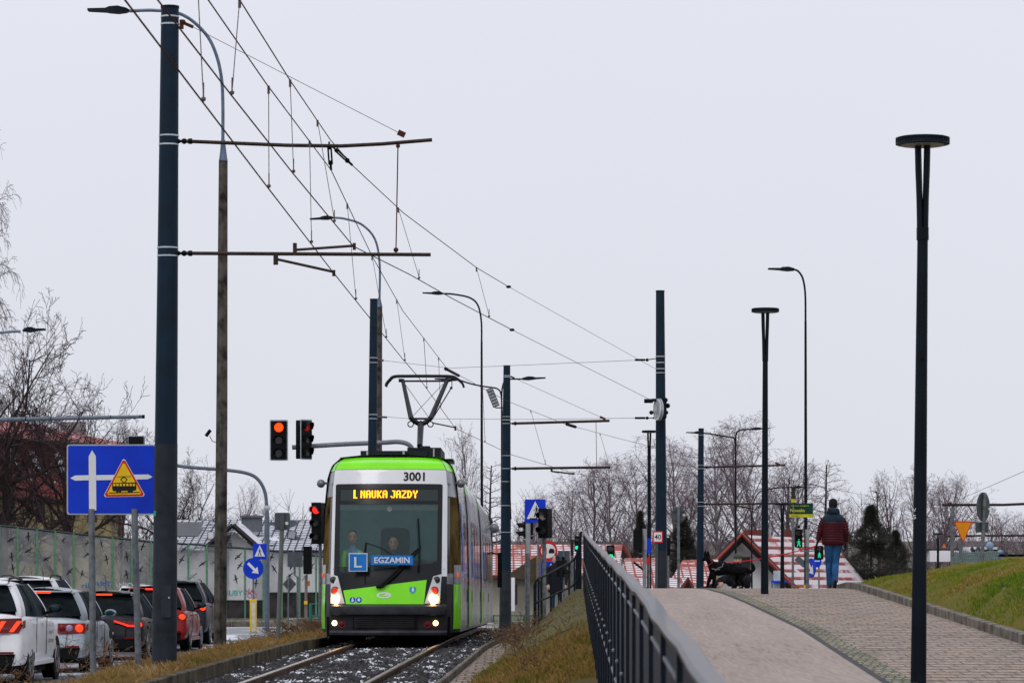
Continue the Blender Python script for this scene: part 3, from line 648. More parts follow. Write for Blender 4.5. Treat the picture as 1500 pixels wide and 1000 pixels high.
# big blue tram lane sign
D=42; sg=thing('road_sign','big blue rectangular sign with white arrows and a yellow tram warning triangle on two posts','road sign',P(170,985,D))
post(sg,134,745,137,990,D,9.5,galv); post(sg,197,745,204,982,D,9.5,galv)
for o in sg.children: pass
p,M,W,H=plate(sg,163.3,702,131,103,D,0,'rect',back=signedge)
face(p,M,rr_poly(W-.035,H-.035,.03),signb,.003,'blue_face')
def px(x,y,cx=163.3,cy=702): return ((x-cx)/S(D),(cy-y)/S(D))
mk=MB(M)
mk.flat([px(*q) for q in((130.5,747),(130,668),(135,659),(140.5,668),(141.2,747))],.006)
mk.flat([px(*q) for q in((103,700),(110,696),(130,695.6),(130,703),(110,703.5))],.006)
mk.flat([px(*q) for q in((141,695.5),(217,694.5),(223.5,698),(217,701.5),(141,703))],.006)
mk.build('arrow_marking',signw,p)
t0=[(152,727),(212.5,726),(181.5,671)]
def shrink(poly,k):
    cx=sum(a for a,_ in poly)/3; cy=sum(b for _,b in poly)/3
    return [(cx+(a-cx)*k,cy+(b-cy)*k) for a,b in poly]
def rtri(poly,r):
    out=[]
    for i in range(3):
        a,b_,c=Vector(poly[i-1]),Vector(poly[i]),Vector(poly[(i+1)%3])
        u=(a-b_).normalized(); w=(c-b_).normalized()
        for t in(0,.5,1):
            if t==.5: out.append(tuple(b_+(u+w)*r*.38))
            else: out.append(tuple(b_+(u if t==0 else w)*r))
    return out
face(p,M,[px(*q) for q in rtri(shrink(t0,1.04),4)],signw,.009,'triangle_border'); face(p,M,[px(*q) for q in rtri(t0,4)],signr,.012,'triangle_edge'); face(p,M,[px(*q) for q in rtri(shrink(t0,.86),3)],signy,.015,'triangle_face')
sb=mat('sign_black',(.01,.01,.01),.5)
k=MB(M)
k.flat([px(*q) for q in((164.5,707),(199.5,706),(200,716),(198.5,718),(166,719),(164.5,716))],.018)
k.flat([px(*q) for q in((159.5,721),(205,720),(205,721.3),(159.5,722.3))],.018)
k.flat([px(*q) for q in((171,697.6),(192.5,697),(192.5,697.8),(171,698.4))],.018)
for a,b_ in(((177,702),(181.6,698)),((181.6,698),(186.5,702)),((177,702),(182,707)),((186.5,702),(182,707))):
    q,w_=Vector(px(*a)),Vector(px(*b_)); d=(w_-q).normalized(); nrm=Vector((-d.y,d.x))*.006; k.flat([tuple(q-nrm),tuple(w_-nrm),tuple(w_+nrm),tuple(q+nrm)],.018)
for xx in(172,176,189,193): k.disc(*px(xx,719),.018,.0185,10)
k.build('tram_symbol',sb,p)
k=MB(M)
for i in range(7): k.flat([px(*q) for q in((166+i*4.8,708),(169.3+i*4.8,708),(169.3+i*4.8,711.5),(166+i*4.8,711.5))],.021)
k.build('tram_windows',signy,p)
# generic post with back-of-sign plates etc
RB='road signs seen from behind'
D=54; t=thing('road_sign','square road sign seen from behind on a leaning grey post left of the tram','road sign',P(406,935,D)); post(t,414,751,406,937,D,6.5,mat('old_post',(.14,.145,.14),.6,metal=.3)); p,M,W,H=plate(t,413.5,763,22.5,25,D,0,'rect'); 
b=MB(fr(P(413.5,763,D-.0),0)); b.box((0,-.03,0),(.07,.05,H)); b.build('clamp',signback,p); MB(fr(P(420,766,D))).disc(0,0,.03,.006).build('sticker',signw,p)
D=112; t=thing('road_sign','wide grey sign seen from behind on a cranked post left of the tram','road sign',base_z(432,D)); p,M,W,H=plate(t,432,819,22,22,D,0,'rect'); 
b=MB(); b.tube([base_z(436,D)+Vector((0,.06,0)),P(436,845,D)+Vector((0,.06,0)),P(431.5,842,D)+Vector((0,.06,0)),P(431.5,808,D)+Vector((0,.06,0))],.04,8); b.build('post',galv,t)
t=thing('road_sign','diamond shaped sign seen from behind on a thin post left of the tram','road sign',base_z(422,111)); p,M,W,H=plate(t,424,855,20,23,111,0,'diamond'); post(t,422.5,846,422,910,110.9,2.2)
MB(fr(P(432,850,110.9))).disc(0,0,.03,.003).build('sticker',signw,p)
# signs 994 round back, 1441 ellipse back
D=84; t=thing('road_sign','round road sign seen from behind on a grey post left of the dog','road sign',base_z(994,D)); p,M,W,H=plate(t,994,754,22,24,D,0,'round'); post(t,994,742,994,880,D-.05,4); MB(fr(P(1002,754,D))).disc(0,0,.04,.004).build('sticker',mat('sticker_pink',(.55,.4,.4),.5),p)

for zz_ in(-.12,.12): b=MB(fr(P(994,754,D))); b.box((0,-.02,zz_),(.3,.03,.04)); b.build('clamp',signback,p)
D=62; t=thing('road_sign','oval looking sign seen from behind, a small plate under it, on the grass bank','road sign',base_z(1438,D)); p,M,W,H=plate(t,1441,742,44,43,D,R(57),'round'); post(t,1442.5,722,1437,835,D-.06,5.5,galv)
p2_,M,W,H=plate(t,1439,772,26,15,D,R(38),'rect'); MB(fr(P(1449,745,D-.1))).disc(0,0,.02,.03).build('sticker',signw,p)
# orange give way triangle + post
D=66; t=thing('road_sign','orange upside down triangle give way sign with a red edge on the grass bank','road sign',base_z(1407,D)); post(t,1407,790,1407,835,D+.04,4.5); p,M,W,H=plate(t,1411,779,28,32,D,0,'itri',back=signr)
face(p,M,rtri([(-W/2*.86,H/2*.90),(W/2*.86,H/2*.90),(0,-H/2*.84)],.03),signo,.004,'orange_face')
b=MB(); b.tube([P(1425,765,D),P(1432,764.5,D)],.02,6); b.build('clamp',signback,t)
t=thing('post','plain grey steel post on the grass bank left of the orange triangle','post',base_z(1395,70)); post(t,1395.5,744,1394.5,838,70,5.5,galv)
# ------------------------------------------------------------- traffic signals
def em(name,c,s): return mat(name,tuple(k*.5 for k in c),.4,emit=c,es=s)
eR=em('red_light',(1,.03,.01),2.2); eR2=em('orange_red_light',(1,.055,.004),2.0); eG=em('green_light',(.005,.9,.42),1.0); eA=em('amber_light',(1,.45,.02),6)
lensoff=mat('lens_dark',(.03,.032,.035),.25,coat=.4); lensred=mat('lens_red_off',(.05,.004,.004),.25); 
def signal(th,x,y,w,h,D,yaw=0,n=3,lit=None,border=False,lm=None,visor=True,name='signal_head',mirror=1):
    s=S(D); W,H=w/s,h/s; M=fr(P(x,y,D),yaw)
    b=MB(M); b.rbox((0,.13,0),(W*.86,.2,H*.96),.03); hd=b.build(name,black,th)
    if border:
        MB(M).rbox((0,.012,0),(W,.02,H),.04).build('backing_board',signedge,hd); MB(M).rbox((0,-.004,0),(W*.88,.02,H*.94),.03).build('board_face',black,hd)
    else: MB(M).rbox((0,.02,0),(W*.88,.03,H*.97),.03).build('face_plate',black,hd)
    r=min(W*.33,H/n*.36)
    for i in range(n):
        cz=H/2-H*(i+.5)/n*1.0
        cz*=.94
        m=(lm or eR) if lit==i else lensoff
        b=MB(M); b.tube([(0,-.045,cz),(0,-.005,cz)],[r*.7,r],20); b.build('lens',m,hd)
        if visor:
            b=MB(M); V=[];nn=14
            for j in range(nn+1):
                a=R(-20+220*j/nn)
                V+=[(1.08*r*math.cos(a),-.0,cz+1.08*r*math.sin(a)),(1.08*r*math.cos(a),-.24*(.55+.45*math.sin(max(0,min(math.pi,a)))),cz+1.08*r*math.sin(a)-.02)]
            b.add(V,[(2*j,2*j+1,2*j+3,2*j+2) for j in range(nn)]); b.build('visor',black,hd)
    return hd,M,W,H
def pict(hd,M,polys,m,off=.03,name='lit_symbol'):
    b=MB(M)
    for q in polys: b.flat(q,off)
    return b.build(name,m,hd)
# gantry behind tram
D=93; t=thing('traffic_signal_mast','grey curved arm reaching left above the tram with a red signal at its end','traffic light',base_z(607,D))
MB().tube([base_z(607,D),P(607,672,D)]+[P(x,y,D) for x,y in bez([(607,665),(600,652),(585,647),(560,648),(500,650.5),(428,655)])],[.1]*1+[.085]+[.07]*(14*5+1),10).build('mast_arm',mat('mast_grey',(.17,.185,.21),.5,metal=.2),t)
signal(t,408.5,644.5,27,60,D-.3,0,3,0,True,eR2)
hd,M,W,H=signal(t,449,643.5,25,59,D-.3,R(52),3,0,True,mat('dim_red',(.12,.005,.005),.3,emit=(.5,.01,.01),es=.35))
# left gantries
D=108; t=thing('traffic_signal_mast','slim curved grey mast left of the tram with small cameras and a pedestrian crossing sign','traffic light',base_z(391,D))
mg=mat('mast_grey2',(.13,.155,.195),.5,metal=.3)
MB().tube([base_z(391,D),P(391,760,D)]+[P(x,y,D) for x,y in bez([(391,745),(388,720),(378,702),(362,693),(330,688),(262,682),(200,668)])],[.09]*2+[.06]*(14*6+1),10).build('mast_arm',mg,t)
b=MB(); b.tube([base_z(391,D),base_z(391,D)+Vector((0,0,.05))],.16,10); b.build('foot',mg,t)
hd,M,W,H=signal(t,200,668,25,60,D-.3,R(180),3,None,True); 
b=MB(); b.box(P(388,748,D),(.22,.1,.12)); b.ball(P(391,744,D),.12,8); b.tube([P(384,747,D),P(387,755,D)],.03,6); b.build('camera',mat('camera_white',(.45,.46,.48),.4),t)
D=106
p,M,W,H=plate(t,380.5,807.5,20,23,D,0,'rect',back=signb,rr=.02); face(p,M,[(-W*.38,-H*.3),(W*.38,-H*.3),(0,H*.42)],signw,.004,'white_triangle')
pict(p,M,ped(H*.52,0,-.02),sb,.008,'walking_figure')
t2=thing('road_sign','round blue keep right sign with a white arrow above a yellow and white bollard','road sign',base_z(371,105)); p,M,W,H=plate(t2,371,832,30,31,105,0,'round',back=signb)
a=Vector((-.2,.2)); u=Vector((1,-1)).normalized(); w_=Vector((1,1)).normalized()
def arr(L,wd,hw,hl,off=0,u=u,w_=w_): 
    st=-u*L/2; 
    pts=[st+w_*wd,st+u*(L-hl)+w_*wd,st+u*(L-hl)+w_*hw,st+u*L,st+u*(L-hl)-w_*hw,st+u*(L-hl)-w_*wd,st-w_*wd]
    return [(q.x,q.y) for q in pts]
face(p,M,arr(.5,.045,.14,.19),signw,.004,'white_arrow')
post(t2,371,847,371,905,105.05,2.4)
bl=thing('bollard','yellow and white plastic bollard under the round blue arrow sign','bollard',base_z(371,104.5)); s=S(104.5)
zb=base_z(371,104.5); zt_=P(0,878,104.5).z
MB().rbox((zb.x,zb.y,(zb.z+zt_)/2),(.22,.16,zt_-zb.z),.04).build('body',mat('bollard_white',(.62,.60,.55),.5),bl)
for sx in(-1,1): MB().box((zb.x+sx*.085,zb.y-.06,(zb.z+zt_)/2-.05),(.05,.07,zt_-zb.z-.14)).build('yellow_stripe',signy,bl)
MB().rbox((zb.x,zb.y,zt_-.03),(.24,.18,.1),.04).build('yellow_cap',signy,bl)
# signal by tram left
SG='signal heads on posts around the crossing'
D=72; t=thing('traffic_signal','three lens signal showing red, half hidden by the left side of the tram','traffic light',base_z(469,D)); signal(t,463,766,18,63,D,R(-22),3,0,False,em('red_bright',(1,.02,.015),1.8)); post(t,469,738,469,925,D+.25,5)
D=95; t=thing('traffic_signal','small dark signal seen from behind on a short post left of the tram','traffic light',base_z(448,D)); signal(t,451,820,14,42,D,R(180),3,None); post(t,448.5,842,448,915,D,4.5,mat('post_brownish',(.19,.16,.13),.7)); b=MB(); b.box(P(448,882,D-.12),(.1,.08,.1)); b.build('push_button',signy,t); b=MB(); b.box(P(452,854,D-.12),(.08,.06,.15)); b.build('orange_box',mat('box_orange',(.4,.13,.02),.5),t)
# --- signals right of tram
D=78; t=thing('road_sign','blue pedestrian crossing sign on a grey post right of the tram','road sign',P(773,923,D)); post(t,773.5,766,773,923,D+.06,6,galv); post(t,773.5,766,773.5,793,D+.055,7,mat('post_light',(.33,.34,.36),.5)); p,M,W,H=plate(t,784,748,31,34,D,R(0),'rect',back=signb)
face(p,M,[(-W*.40,-H*.34),(W*.42,-H*.34),(0,H*.42)],signw,.004,'white_triangle'); pict(p,M,ped(H*.52,.03,-.01,-1),sb,.008,'walking_figure'); face(p,M,[(-W*.26,-.2),(W*.1,-.2),(W*.1,-.175),(-W*.26,-.175)],sb,.009,'stripe')
D=74; t=thing('traffic_signal','black signal overlapping the blue pedestrian sign right of the tram','traffic light',P(797,905,D)); hd,M,W,H=signal(t,795,766,18,45,D-.1,R(-30),2,0,False,mat('lens_pink',(.65,.5,.5),.3)); post(t,797,788,797,907,D+.1,6,galv); b=MB(); tubep(b,[(776,785),(784,784),(788,780)],.02,D,6); b.build('bracket',galv,t)
D=88; t=thing('traffic_signal','dark signal with side visors on the left of the blue pedestrian sign','traffic light',base_z(771,D)); signal(t,768,776,14,26,D,R(-75),2,None); post(t,771,790,771,915,D+.2,4)
D=110; t=thing('road_sign','round white no overtaking sign with a red ring above a small blue arrow sign','road sign',base_z(789,D)); post(t,788.5,788,788.5,905,D+.05,3.4); p,M,W,H=plate(t,803,806.5,27,30,D,0,'round',back=signr)
MB(M).disc(0,0,W*.39,.004).build('white_face',signw,p)
k=MB(M); k.rbox((.12,-.01,-.02),(.2,.006,.12),.02); k.rbox((.12,-.01,.06),(.14,.006,.05),.01); k.build('black_car_symbol',sb,p); k=MB(M); k.rbox((-.12,-.01,0),(.13,.006,.26),.02); k.build('red_car_symbol',signr,p)
p,M,W,H=plate(t,802,834,20,24,D,0,'rect',back=signb); face(p,M,[(.02,-.2),(.02,.12),(.06,.12),(.12,.22),(.18,.12),(.22,.12),(.22,-.2)],signw,.004,'white_arrow')
D=98; t=thing('road_sign','grey square sign seen from behind next to a signal behind the curved railing','road sign',base_z(826,D)); plate(t,826,817,18,22,D,0,'rect'); post(t,826,806,826,915,D-.05,2.6)
t=thing('traffic_signal','small signal with camera knob facing right behind the curved railing','traffic light',base_z(827,90)); signal(t,828,832,12,26,90,R(60),2,None,False); post(t,826,840,826,915,90.2,3); b=MB(); b.ball(P(825,817,90),.06,8); b.tube([P(825,817,90),P(825,822,90)],.03,6); b.build('camera',black,t)
t=thing('post','grey steel post with dark upper sleeve behind the curved railing','post',base_z(838,82)); post(t,838,812,838,910,82,4.5,galv); post(t,838,790,838,813,82,5,greyp,name='sleeve',down=0)
t=thing('traffic_signal','narrow signal with a tiny green glow just left of the railing peak','traffic light',base_z(845,88)); signal(t,845,796,8,24,88,0,2,1,False,eG,False); post(t,845,808,845,905,88.2,3)
D=85; t=thing('traffic_signal','bicycle signal showing a green bicycle symbol above the handrail','traffic light',base_z(886,D)); hd,M,W,H=signal(t,894.5,810,13,25,D,0,2,None,False,None,False)
k=MB(M); k.ring(-.055,-.12,.028,.05,.05); k.ring(.055,-.12,.028,.05,.05); 
for q in([(-.055,-.12),(-.02,-.05)],[(-.02,-.05),(.04,-.05)],[(.04,-.05),(.055,-.12)],[(0,-.12),(.04,-.05)],[(-.02,-.05),(0,-.12)],[(.04,-.05),(.035,-.02)],[(-.03,-.03),(0,-.03)]):
    a,b_=Vector(q[0]),Vector(q[1]); d=(b_-a).normalized(); nn=Vector((-d.y,d.x))*.009; k.flat([tuple(a-nn),tuple(b_-nn),tuple(b_+nn),tuple(a+nn)],.052)
k.build('green_bicycle',eG,hd); post(t,884.5,799,884,880,D+.1,5,signw)
D=78; t=thing('traffic_signal','black signal seen from behind on a thick grey post left of the speed sign','traffic light',base_z(944,D)); signal(t,933.5,790,14,30,D,R(180),3,None); post(t,944.5,775,944,880,D+.1,5.6,mat('post_mid',(.24,.25,.27),.5)); post(t,944.5,774,944.5,805,D+.09,6.2,mat('post_light',(.4,.4,.4),.5),name='sleeve',down=0); b=MB(); tubep(b,[(936,810),(944,811)],.02,D,6); b.box(P(943.5,862,D-.2),(.14,.1,.07)); b.build('bracket',galv,t)
D=70.5; t=thing('road_sign','square white 40 speed sign with a red border in front of the tension wheel pole','road sign',base_z(961,D)); p,M,W,H=plate(t,963.5,786,15,17,D,0,'rect',back=signr,rr=.015); face(p,M,rr_poly(W-.055,H-.055,.01),signw,.004,'white_face'); MB(M).text('40',.16,(0,0),.007,w=.145,bold=.002).build('number_40',sb,p)
post(t,962,794,961,880,D+.05,4,signback)
D=90; t=thing('road_sign','narrow blue sign edge and red mark left of the tension wheel pole','road sign',base_z(951,D)); plate(t,950,799,8,22,D,0,'rect',back=signb); plate(t,949,821,6,10,D,0,'rect',back=signr,rr=.01); post(t,951,790,951,880,D+.05,2.5)
t=thing('traffic_signal','thin dark signal edge just right of the tension wheel pole','traffic light',base_z(979,88)); signal(t,982,800,8,27,88,R(90),2,None); post(t,979,795,979,880,88,3)
# street name sign and ped signals
D=80; t=thing('street_name_sign','green and yellow street name sign reading Nowaka left of the walking man','street sign',base_z(1161,D)); post(t,1162,736,1161,880,D+.03,3.6,galv)
sgn=mat('street_green',(.006,.04,.03),.4); p,M,W,H=plate(t,1173.5,747,35,21,D,0,'rect',back=sgn,rr=.01)
face(p,M,[(-W/2+.004,-H/2+.004),(W/2-.004,-H/2+.004),(W/2-.004,-H/2+.085),(-W/2+.004,-H/2+.085)],mat('street_yellow',(.52,.5,.02),.4),.004,'yellow_band')
yl=mat('street_lettering',(.55,.55,.05),.4); MB(M).text('Nowaka',.125,(-.09,.0),.007,w=.37,bold=.0015).build('street_name',yl,p); MB(M).text('ulica prof. Grzegorza',.05,(-.03,.115),.007,w=.46).build('small_lettering',yl,p); MB(M).text('Brzeziny',.045,(-.16,-.14),.008,w=.17).build('district_lettering',sgn,p)
MB().cyl(P(1162,725.5,D),.055,.36,'Z',14).build('top_cylinder',mat('cyl_dark',(.03,.03,.02),.4),t); MB().cyl(P(1162,733,D),.0565,.09,'Z',14).build('yellow_ring',mat('street_yellow',(.52,.5,.02),.4),t)
MB().cyl(P(1162,715,D),.06,.03,'Z',14).build('cap',black,t)
D=79
t=thing('traffic_signal','pedestrian signal with a green walking figure below the street name sign','traffic light',base_z(1183,D)); hd,M,W,H=signal(t,1170,788,12,28,D,0,2,None,False,None,True); pict(hd,M,ped(.20,0,-.115),eG,.05,'green_walking_figure'); b=MB(); b.ball(P(1170,771,D),.045,8); b.build('sensor',black,hd)
post(t,1182.5,775,1182.5,880,D+.2,5.4,galv); post(t,1182.5,775,1182.5,800,D+.19,6,mat('post_light',(.33,.34,.36),.5),name='sleeve',down=0); b=MB(); tubep(b,[(1171,803),(1173,807),(1183,807),(1194,806)],.018,D,6); b.build('bracket',galv,t)
D=78
t=thing('traffic_signal','pedestrian signal with a green figure just left of the walking man and his jeans','traffic light',base_z(1213,D)); hd,M,W,H=signal(t,1200,809,14,21,D,0,2,None,False,None,False); pict(hd,M,ped(.15,0,-.06),eG,.05,'green_walking_figure'); post(t,1213,800,1213,880,D+.2,5,galv)
D=82; t=thing('road_sign','narrow oblique round blue arrow sign on the post under the street name sign','road sign',base_z(1181,D)); p,M,W,H=plate(t,1187.5,831.5,29,29,D,R(-68),'round',back=signb)
face(p,M,arr(.46,.05,.15,.2),signw,.006,'white_arrow'); post(t,1180.5,830,1180,880,D+.3,2.5,black); b=MB(); b.box(P(1179,860,D),(.05,.05,.14)); b.build('yellow_base',signy,t)
D=88; t=thing('road_sign','small round blue sign partly hidden on a thin post left of the jeans','road sign',base_z(1199,D)); p,M,W,H=plate(t,1197,822,13,17,D,R(-25),'round',back=signb); face(p,M,[(-.08,.0),(.08,.0),(.08,.03),(-.08,.03)],signw,.006,'white_bar'); post(t,1199.5,828,1200,880,D+.05,2.4)
# far-right bracket poles, and left arm end
t=thing('catenary_bracket','long dark bracket bar reaching in from the right edge above the orange triangle','overhead bracket',P(1540,736,95))
MB().tube([base_z(1560,95),P(1560,690,95)],[.16,.12],12).build('pole',navy,t); MB().tube([P(1560,735,95),P(1470,739,95),P(1380,739,95)],.04,8).build('bracket_arm',brown,t); MB().tube([P(1560,784,95),P(1440,784,95),P(1385,785,95)],.03,8).build('bracket_arm',brown,t)
b=MB(); tubep(b,[(1419,741),(1424,750)],.02,95,6); b.box(P(1391,737,95),(.12,.05,.06),0,0,R(-25)); b.build('steady_arm',brown,t)
t=thing('traffic_signal_mast','straight grey mast arm reaching in from the left edge before the red roof','traffic light',base_z(-120,72))
MB().tube([base_z(-120,72),P(-120,640,72)],[.11,.1],12).build('mast',galv,t); MB().tube([P(-120,620,72),P(0,614.5,72),P(211,610,72)],[.07,.055,.04],10).build('arm',mg,t); b=MB()
for xx in(38,75,116,162,205): b.cyl(P(xx,614-.02*xx,72),.062-.0001*xx,.02,'X',12)
b.build('cable_tie',black,t); MB().cyl(P(210,610,72),.045,.06,'X',10).build('end_cap',black,t)
# green equipment fence etc. right of tram
t=thing('mesh_fence','low green mesh fence at the foot of the beige wall right of the tram','fence',base_z(770,118)); b=MB()
gm=mat('fence_green',(.02,.14,.09),.5)
for xx in(723,745,768,790,812,835): b.tube([base_z(xx,118),P(xx,900,118)],.03,6)
b.tube([P(723,901,118),P(838,901,118)],.025,6); b.build('frame',gm,t); b=MB()
for i in range(56): b.tube([base_z(723+i*2.05,118),P(723+i*2.05,902,118)],.008,3)
for yy in(907,913): b.tube([P(723,yy,118),P(838,yy,118)],.008,3)
b.build('mesh',gm,t)
b=MB(); t=thing('mesh_fence','small green tube barrier left of the tram nose','fence',base_z(457,100)); b.tube([base_z(455,100),P(455,884,100),P(468,884,100),base_z(468,100)],.05,6); b.tube([P(455,902,100),P(468,902,100)],.03,6); b.build('tube_frame',mat('teal_green',(.01,.16,.13),.5),t)
# ------------------------------------------------------------- railing on the path
rl=thing('railing','long dark railing with glossy handrail and vertical bars along the left of the path','railing',(XR(30),30,G(XR(30),30)))
hr=mat('handrail_paint',(.022,.030,.046),.4,var=.5,scale=7,spec=.4,coat=.12,dirt_or_tint=(.10,.05,.028)); barm=mat('bar_paint',(.003,.007,.016),.45)
def rx(D): return .0186*D+.27+.035*max(0,1-(D-6)/34)
def rz_(D): return ZC+itp([(0,-.36),(6.4,-.302),(12.9,-.222),(20.5,-.175),(30,-.118),(45,-.03),(60,.065)],D)
DD=fr_(3.2,60,.8)
rg=[]
for i,D in enumerate(DD):
    X,z=rx(D),rz_(D)+.006*math.sin(D*1.7)+.004*math.sin(D*4.1); w=.027
    rg.append([(X-w,D,z-.03),(X+w,D,z-.03),(X+w+.004,D,z-.012),(X+w-.006,D,z),(X-w+.006,D,z),(X-w-.004,D,z-.012)])
MB().loft(rg).build('handrail',hr,rl)
for dz,r in((-.11,.012),(-.70,.018)):
    b=MB(); b.tube([(rx(D),D,rz_(D)+dz) for D in DD],r,6); b.build('lower_rail',barm,rl)
b=MB(); k=0
D=4.0
pb=MB(); bolts=MB(); nb_=0
while D<60:
    X,z=rx(D),rz_(D)
    if k%14==0:
        q=MB(); zg=G(X+.05,round(D,2))-.1; zt2=z-.03; q.box((X,D,(zt2+zg)/2),(.05,.05,zt2-zg)); q.build('post',barm,rl)
    else:
        tgt=pb if (D<6.2 or nb_>=92) else MB()
        zg=G(X+.05,round(D,2))+.05; tgt.box((X,D,(z-.04+zg)/2),(.018,.05,z-.04-zg))
        if tgt is not pb: tgt.build('vertical_bar',barm,rl); nb_+=1
    bolts.ball((X-.014,D-.02,z-.11),.008,6)
    bolts.ball((X-.014,D-.02,z-.70),.009,6)
    if k%14==7: bolts.ball((X-.034,D,z-.5),.012,6)
    D+=.10; k+=1
o=pb.build('vertical_bars',barm,rl); o['kind']='stuff'
o=bolts.build('bolts',mat('bolt_steel',(.3,.32,.35),.3,metal=.8),rl); o['kind']='stuff'
# curved end railing going down to the left
r2=thing('railing','curved dark railing dropping from the crest down to the left behind the brick slope','railing',P(800,880,68))
C=[(851,779,60.4),(849.5,795,61),(845,812,62),(837,822,63),(822,830,64.5),(802,841,67),(787,848,69),(783,858,69.6)]
def pc(y_off): return [P(x,y,D)+Vector((0,0,y_off)) for x,y,D in C]
cur=[];pp=[C[0]]+C+[C[-1]]
for i in range(1,len(pp)-2):
    for kk in range(8):
        tt=kk/8; a,b_,c_,d_=pp[i-1],pp[i],pp[i+1],pp[i+2]
        cur.append(tuple(.5*((2*b_[j])+(c_[j]-a[j])*tt+(2*a[j]-5*b_[j]+4*c_[j]-d_[j])*tt*tt+(3*b_[j]-a[j]-3*c_[j]+d_[j])*tt**3) for j in(0,1,2)))
cur.append(C[-1]); cp=[P(*q) for q in cur]
MB().tube(cp,.026,8).build('handrail',barm,r2); MB().tube([q-Vector((0,0,.5)) for q in cp],.02,8).build('middle_rail',barm,r2)
for i in list(range(0,18,1))+list(range(20,len(cp),6)):
    q=cp[i]; b=MB(); b.tube([q-Vector((0,0,1.25)),q],.02 if i>18 else .016,5); b.build('upright',barm,r2)
b=MB(); 
for xx,y0,y1 in((783,857,915),(789,848,915),(793,850,915)): b.tube([P(xx,y1,70),P(xx,y0,70)],.025,6)
b.build('upright',barm,r2)
b=MB(); b.cyl(P(855,866,60.2),.05,.1,'Z',8)
# ------------------------------------------------------------- TRAM (local: x right, y away from camera, z up from rail)
tz=ZC+itp(ZT,54.5)
tram=thing('tram','green white and grey low floor tram with lit destination display coming toward the camera','tram',(-2.17,54.5,tz))
tram.rotation_euler=(-.0215,0,-.013); tram.scale=(1.03,1,1.035)
lime=mat('tram_lime',(.22,.84,.001),.25,var=.05,scale=2,coat=.5); limed=mat('tram_lime_side',(.21,.80,.002),.3,var=.08,coat=.4)
twhite=mat('tram_white',(.72,.73,.75),.25,var=.05,scale=1.5,coat=.5); tgrey=mat('tram_dark_grey',(.024,.023,.030),.5,var=.25,scale=3)
tblack=mat('tram_black_frame',(.005,.006,.008),.25,spec=.3); tsilver=mat('tram_silver',(.28,.29,.32),.3,metal=.4,var=.25,scale=2)
bump_=mat('tram_bumper',(.03,.032,.04),.45,var=.3,scale=6)
def tprof(z): return float(np.interp(z,[.1,.25,.66,.68,1.1,1.9,2.7,2.98,3.1,3.2],[.05,.0,-.02,.03,.12,.36,.62,.72,.82,1.15]))
def tyf(x,z): return tprof(z)+.26*abs(x/1.0)**2.6
def txs(z): return float(np.interp(z,[.1,.3,1.2,2.3,2.9,3.08,3.2],[1.17,1.2,1.2,1.18,1.12,1.04,.9]))
def txe(z): return float(np.interp(z,[.1,.68,1.2,2.7,2.98,3.1,3.2],[.99,1.0,.99,.98,.955,.9,.8]))
def T(name,m,par=tram): return lambda mb,**k: mb.build(name,m,par,local=True,**k)
def patch(q,off,nu=10,nv=8,mb=None):
    mb=mb or MB(); (x0,z0),(x1,z1),(x2,z2),(x3,z3)=q
    def f(u,v):
        x=lerp(lerp(x0,x1,u),lerp(x3,x2,u),v); z=lerp(lerp(z0,z1,u),lerp(z3,z2,u),v)
        return (x,tyf(x,z)-off,z)
    return mb.grid(f,[i/nu for i in range(nu+1)],[i/nv for i in range(nv+1)])
def fband(z0,z1,m,name,off=0,nz=8,par=tram):
    b=MB(); b.grid(lambda u,v:(lambda z,x:(x,tyf(x,z)-off,z))(lerp(z0,z1,v),u*txe(lerp(z0,z1,v))),[i/12 for i in range(-12,13)],[i/nz for i in range(nz+1)])
    return b.build(name,m,par,local=True)
def corner(z0,z1,m,name,sg,t0=0,t1=1,off=0,nz=8,z0b=None,par=tram):
    b=MB()
    def f(u,v):
        t=lerp(t0,t1,u); z=lerp(lerp(z0,z0b if z0b is not None else z0,u),z1,v); xe,xs=txe(z),txs(z)
        y0=tyf(xe,z); y1=y0+1.05
        x=xe+(xs-xe)*math.sin(t*math.pi/2)**.9; y=y0+(y1-y0)*t
        return (sg*(x+off),y-off*.4,z)
    b.grid(f,[i/8 for i in range(9)],[i/nz for i in range(nz+1)]); return b.build(name,m,par,local=True)
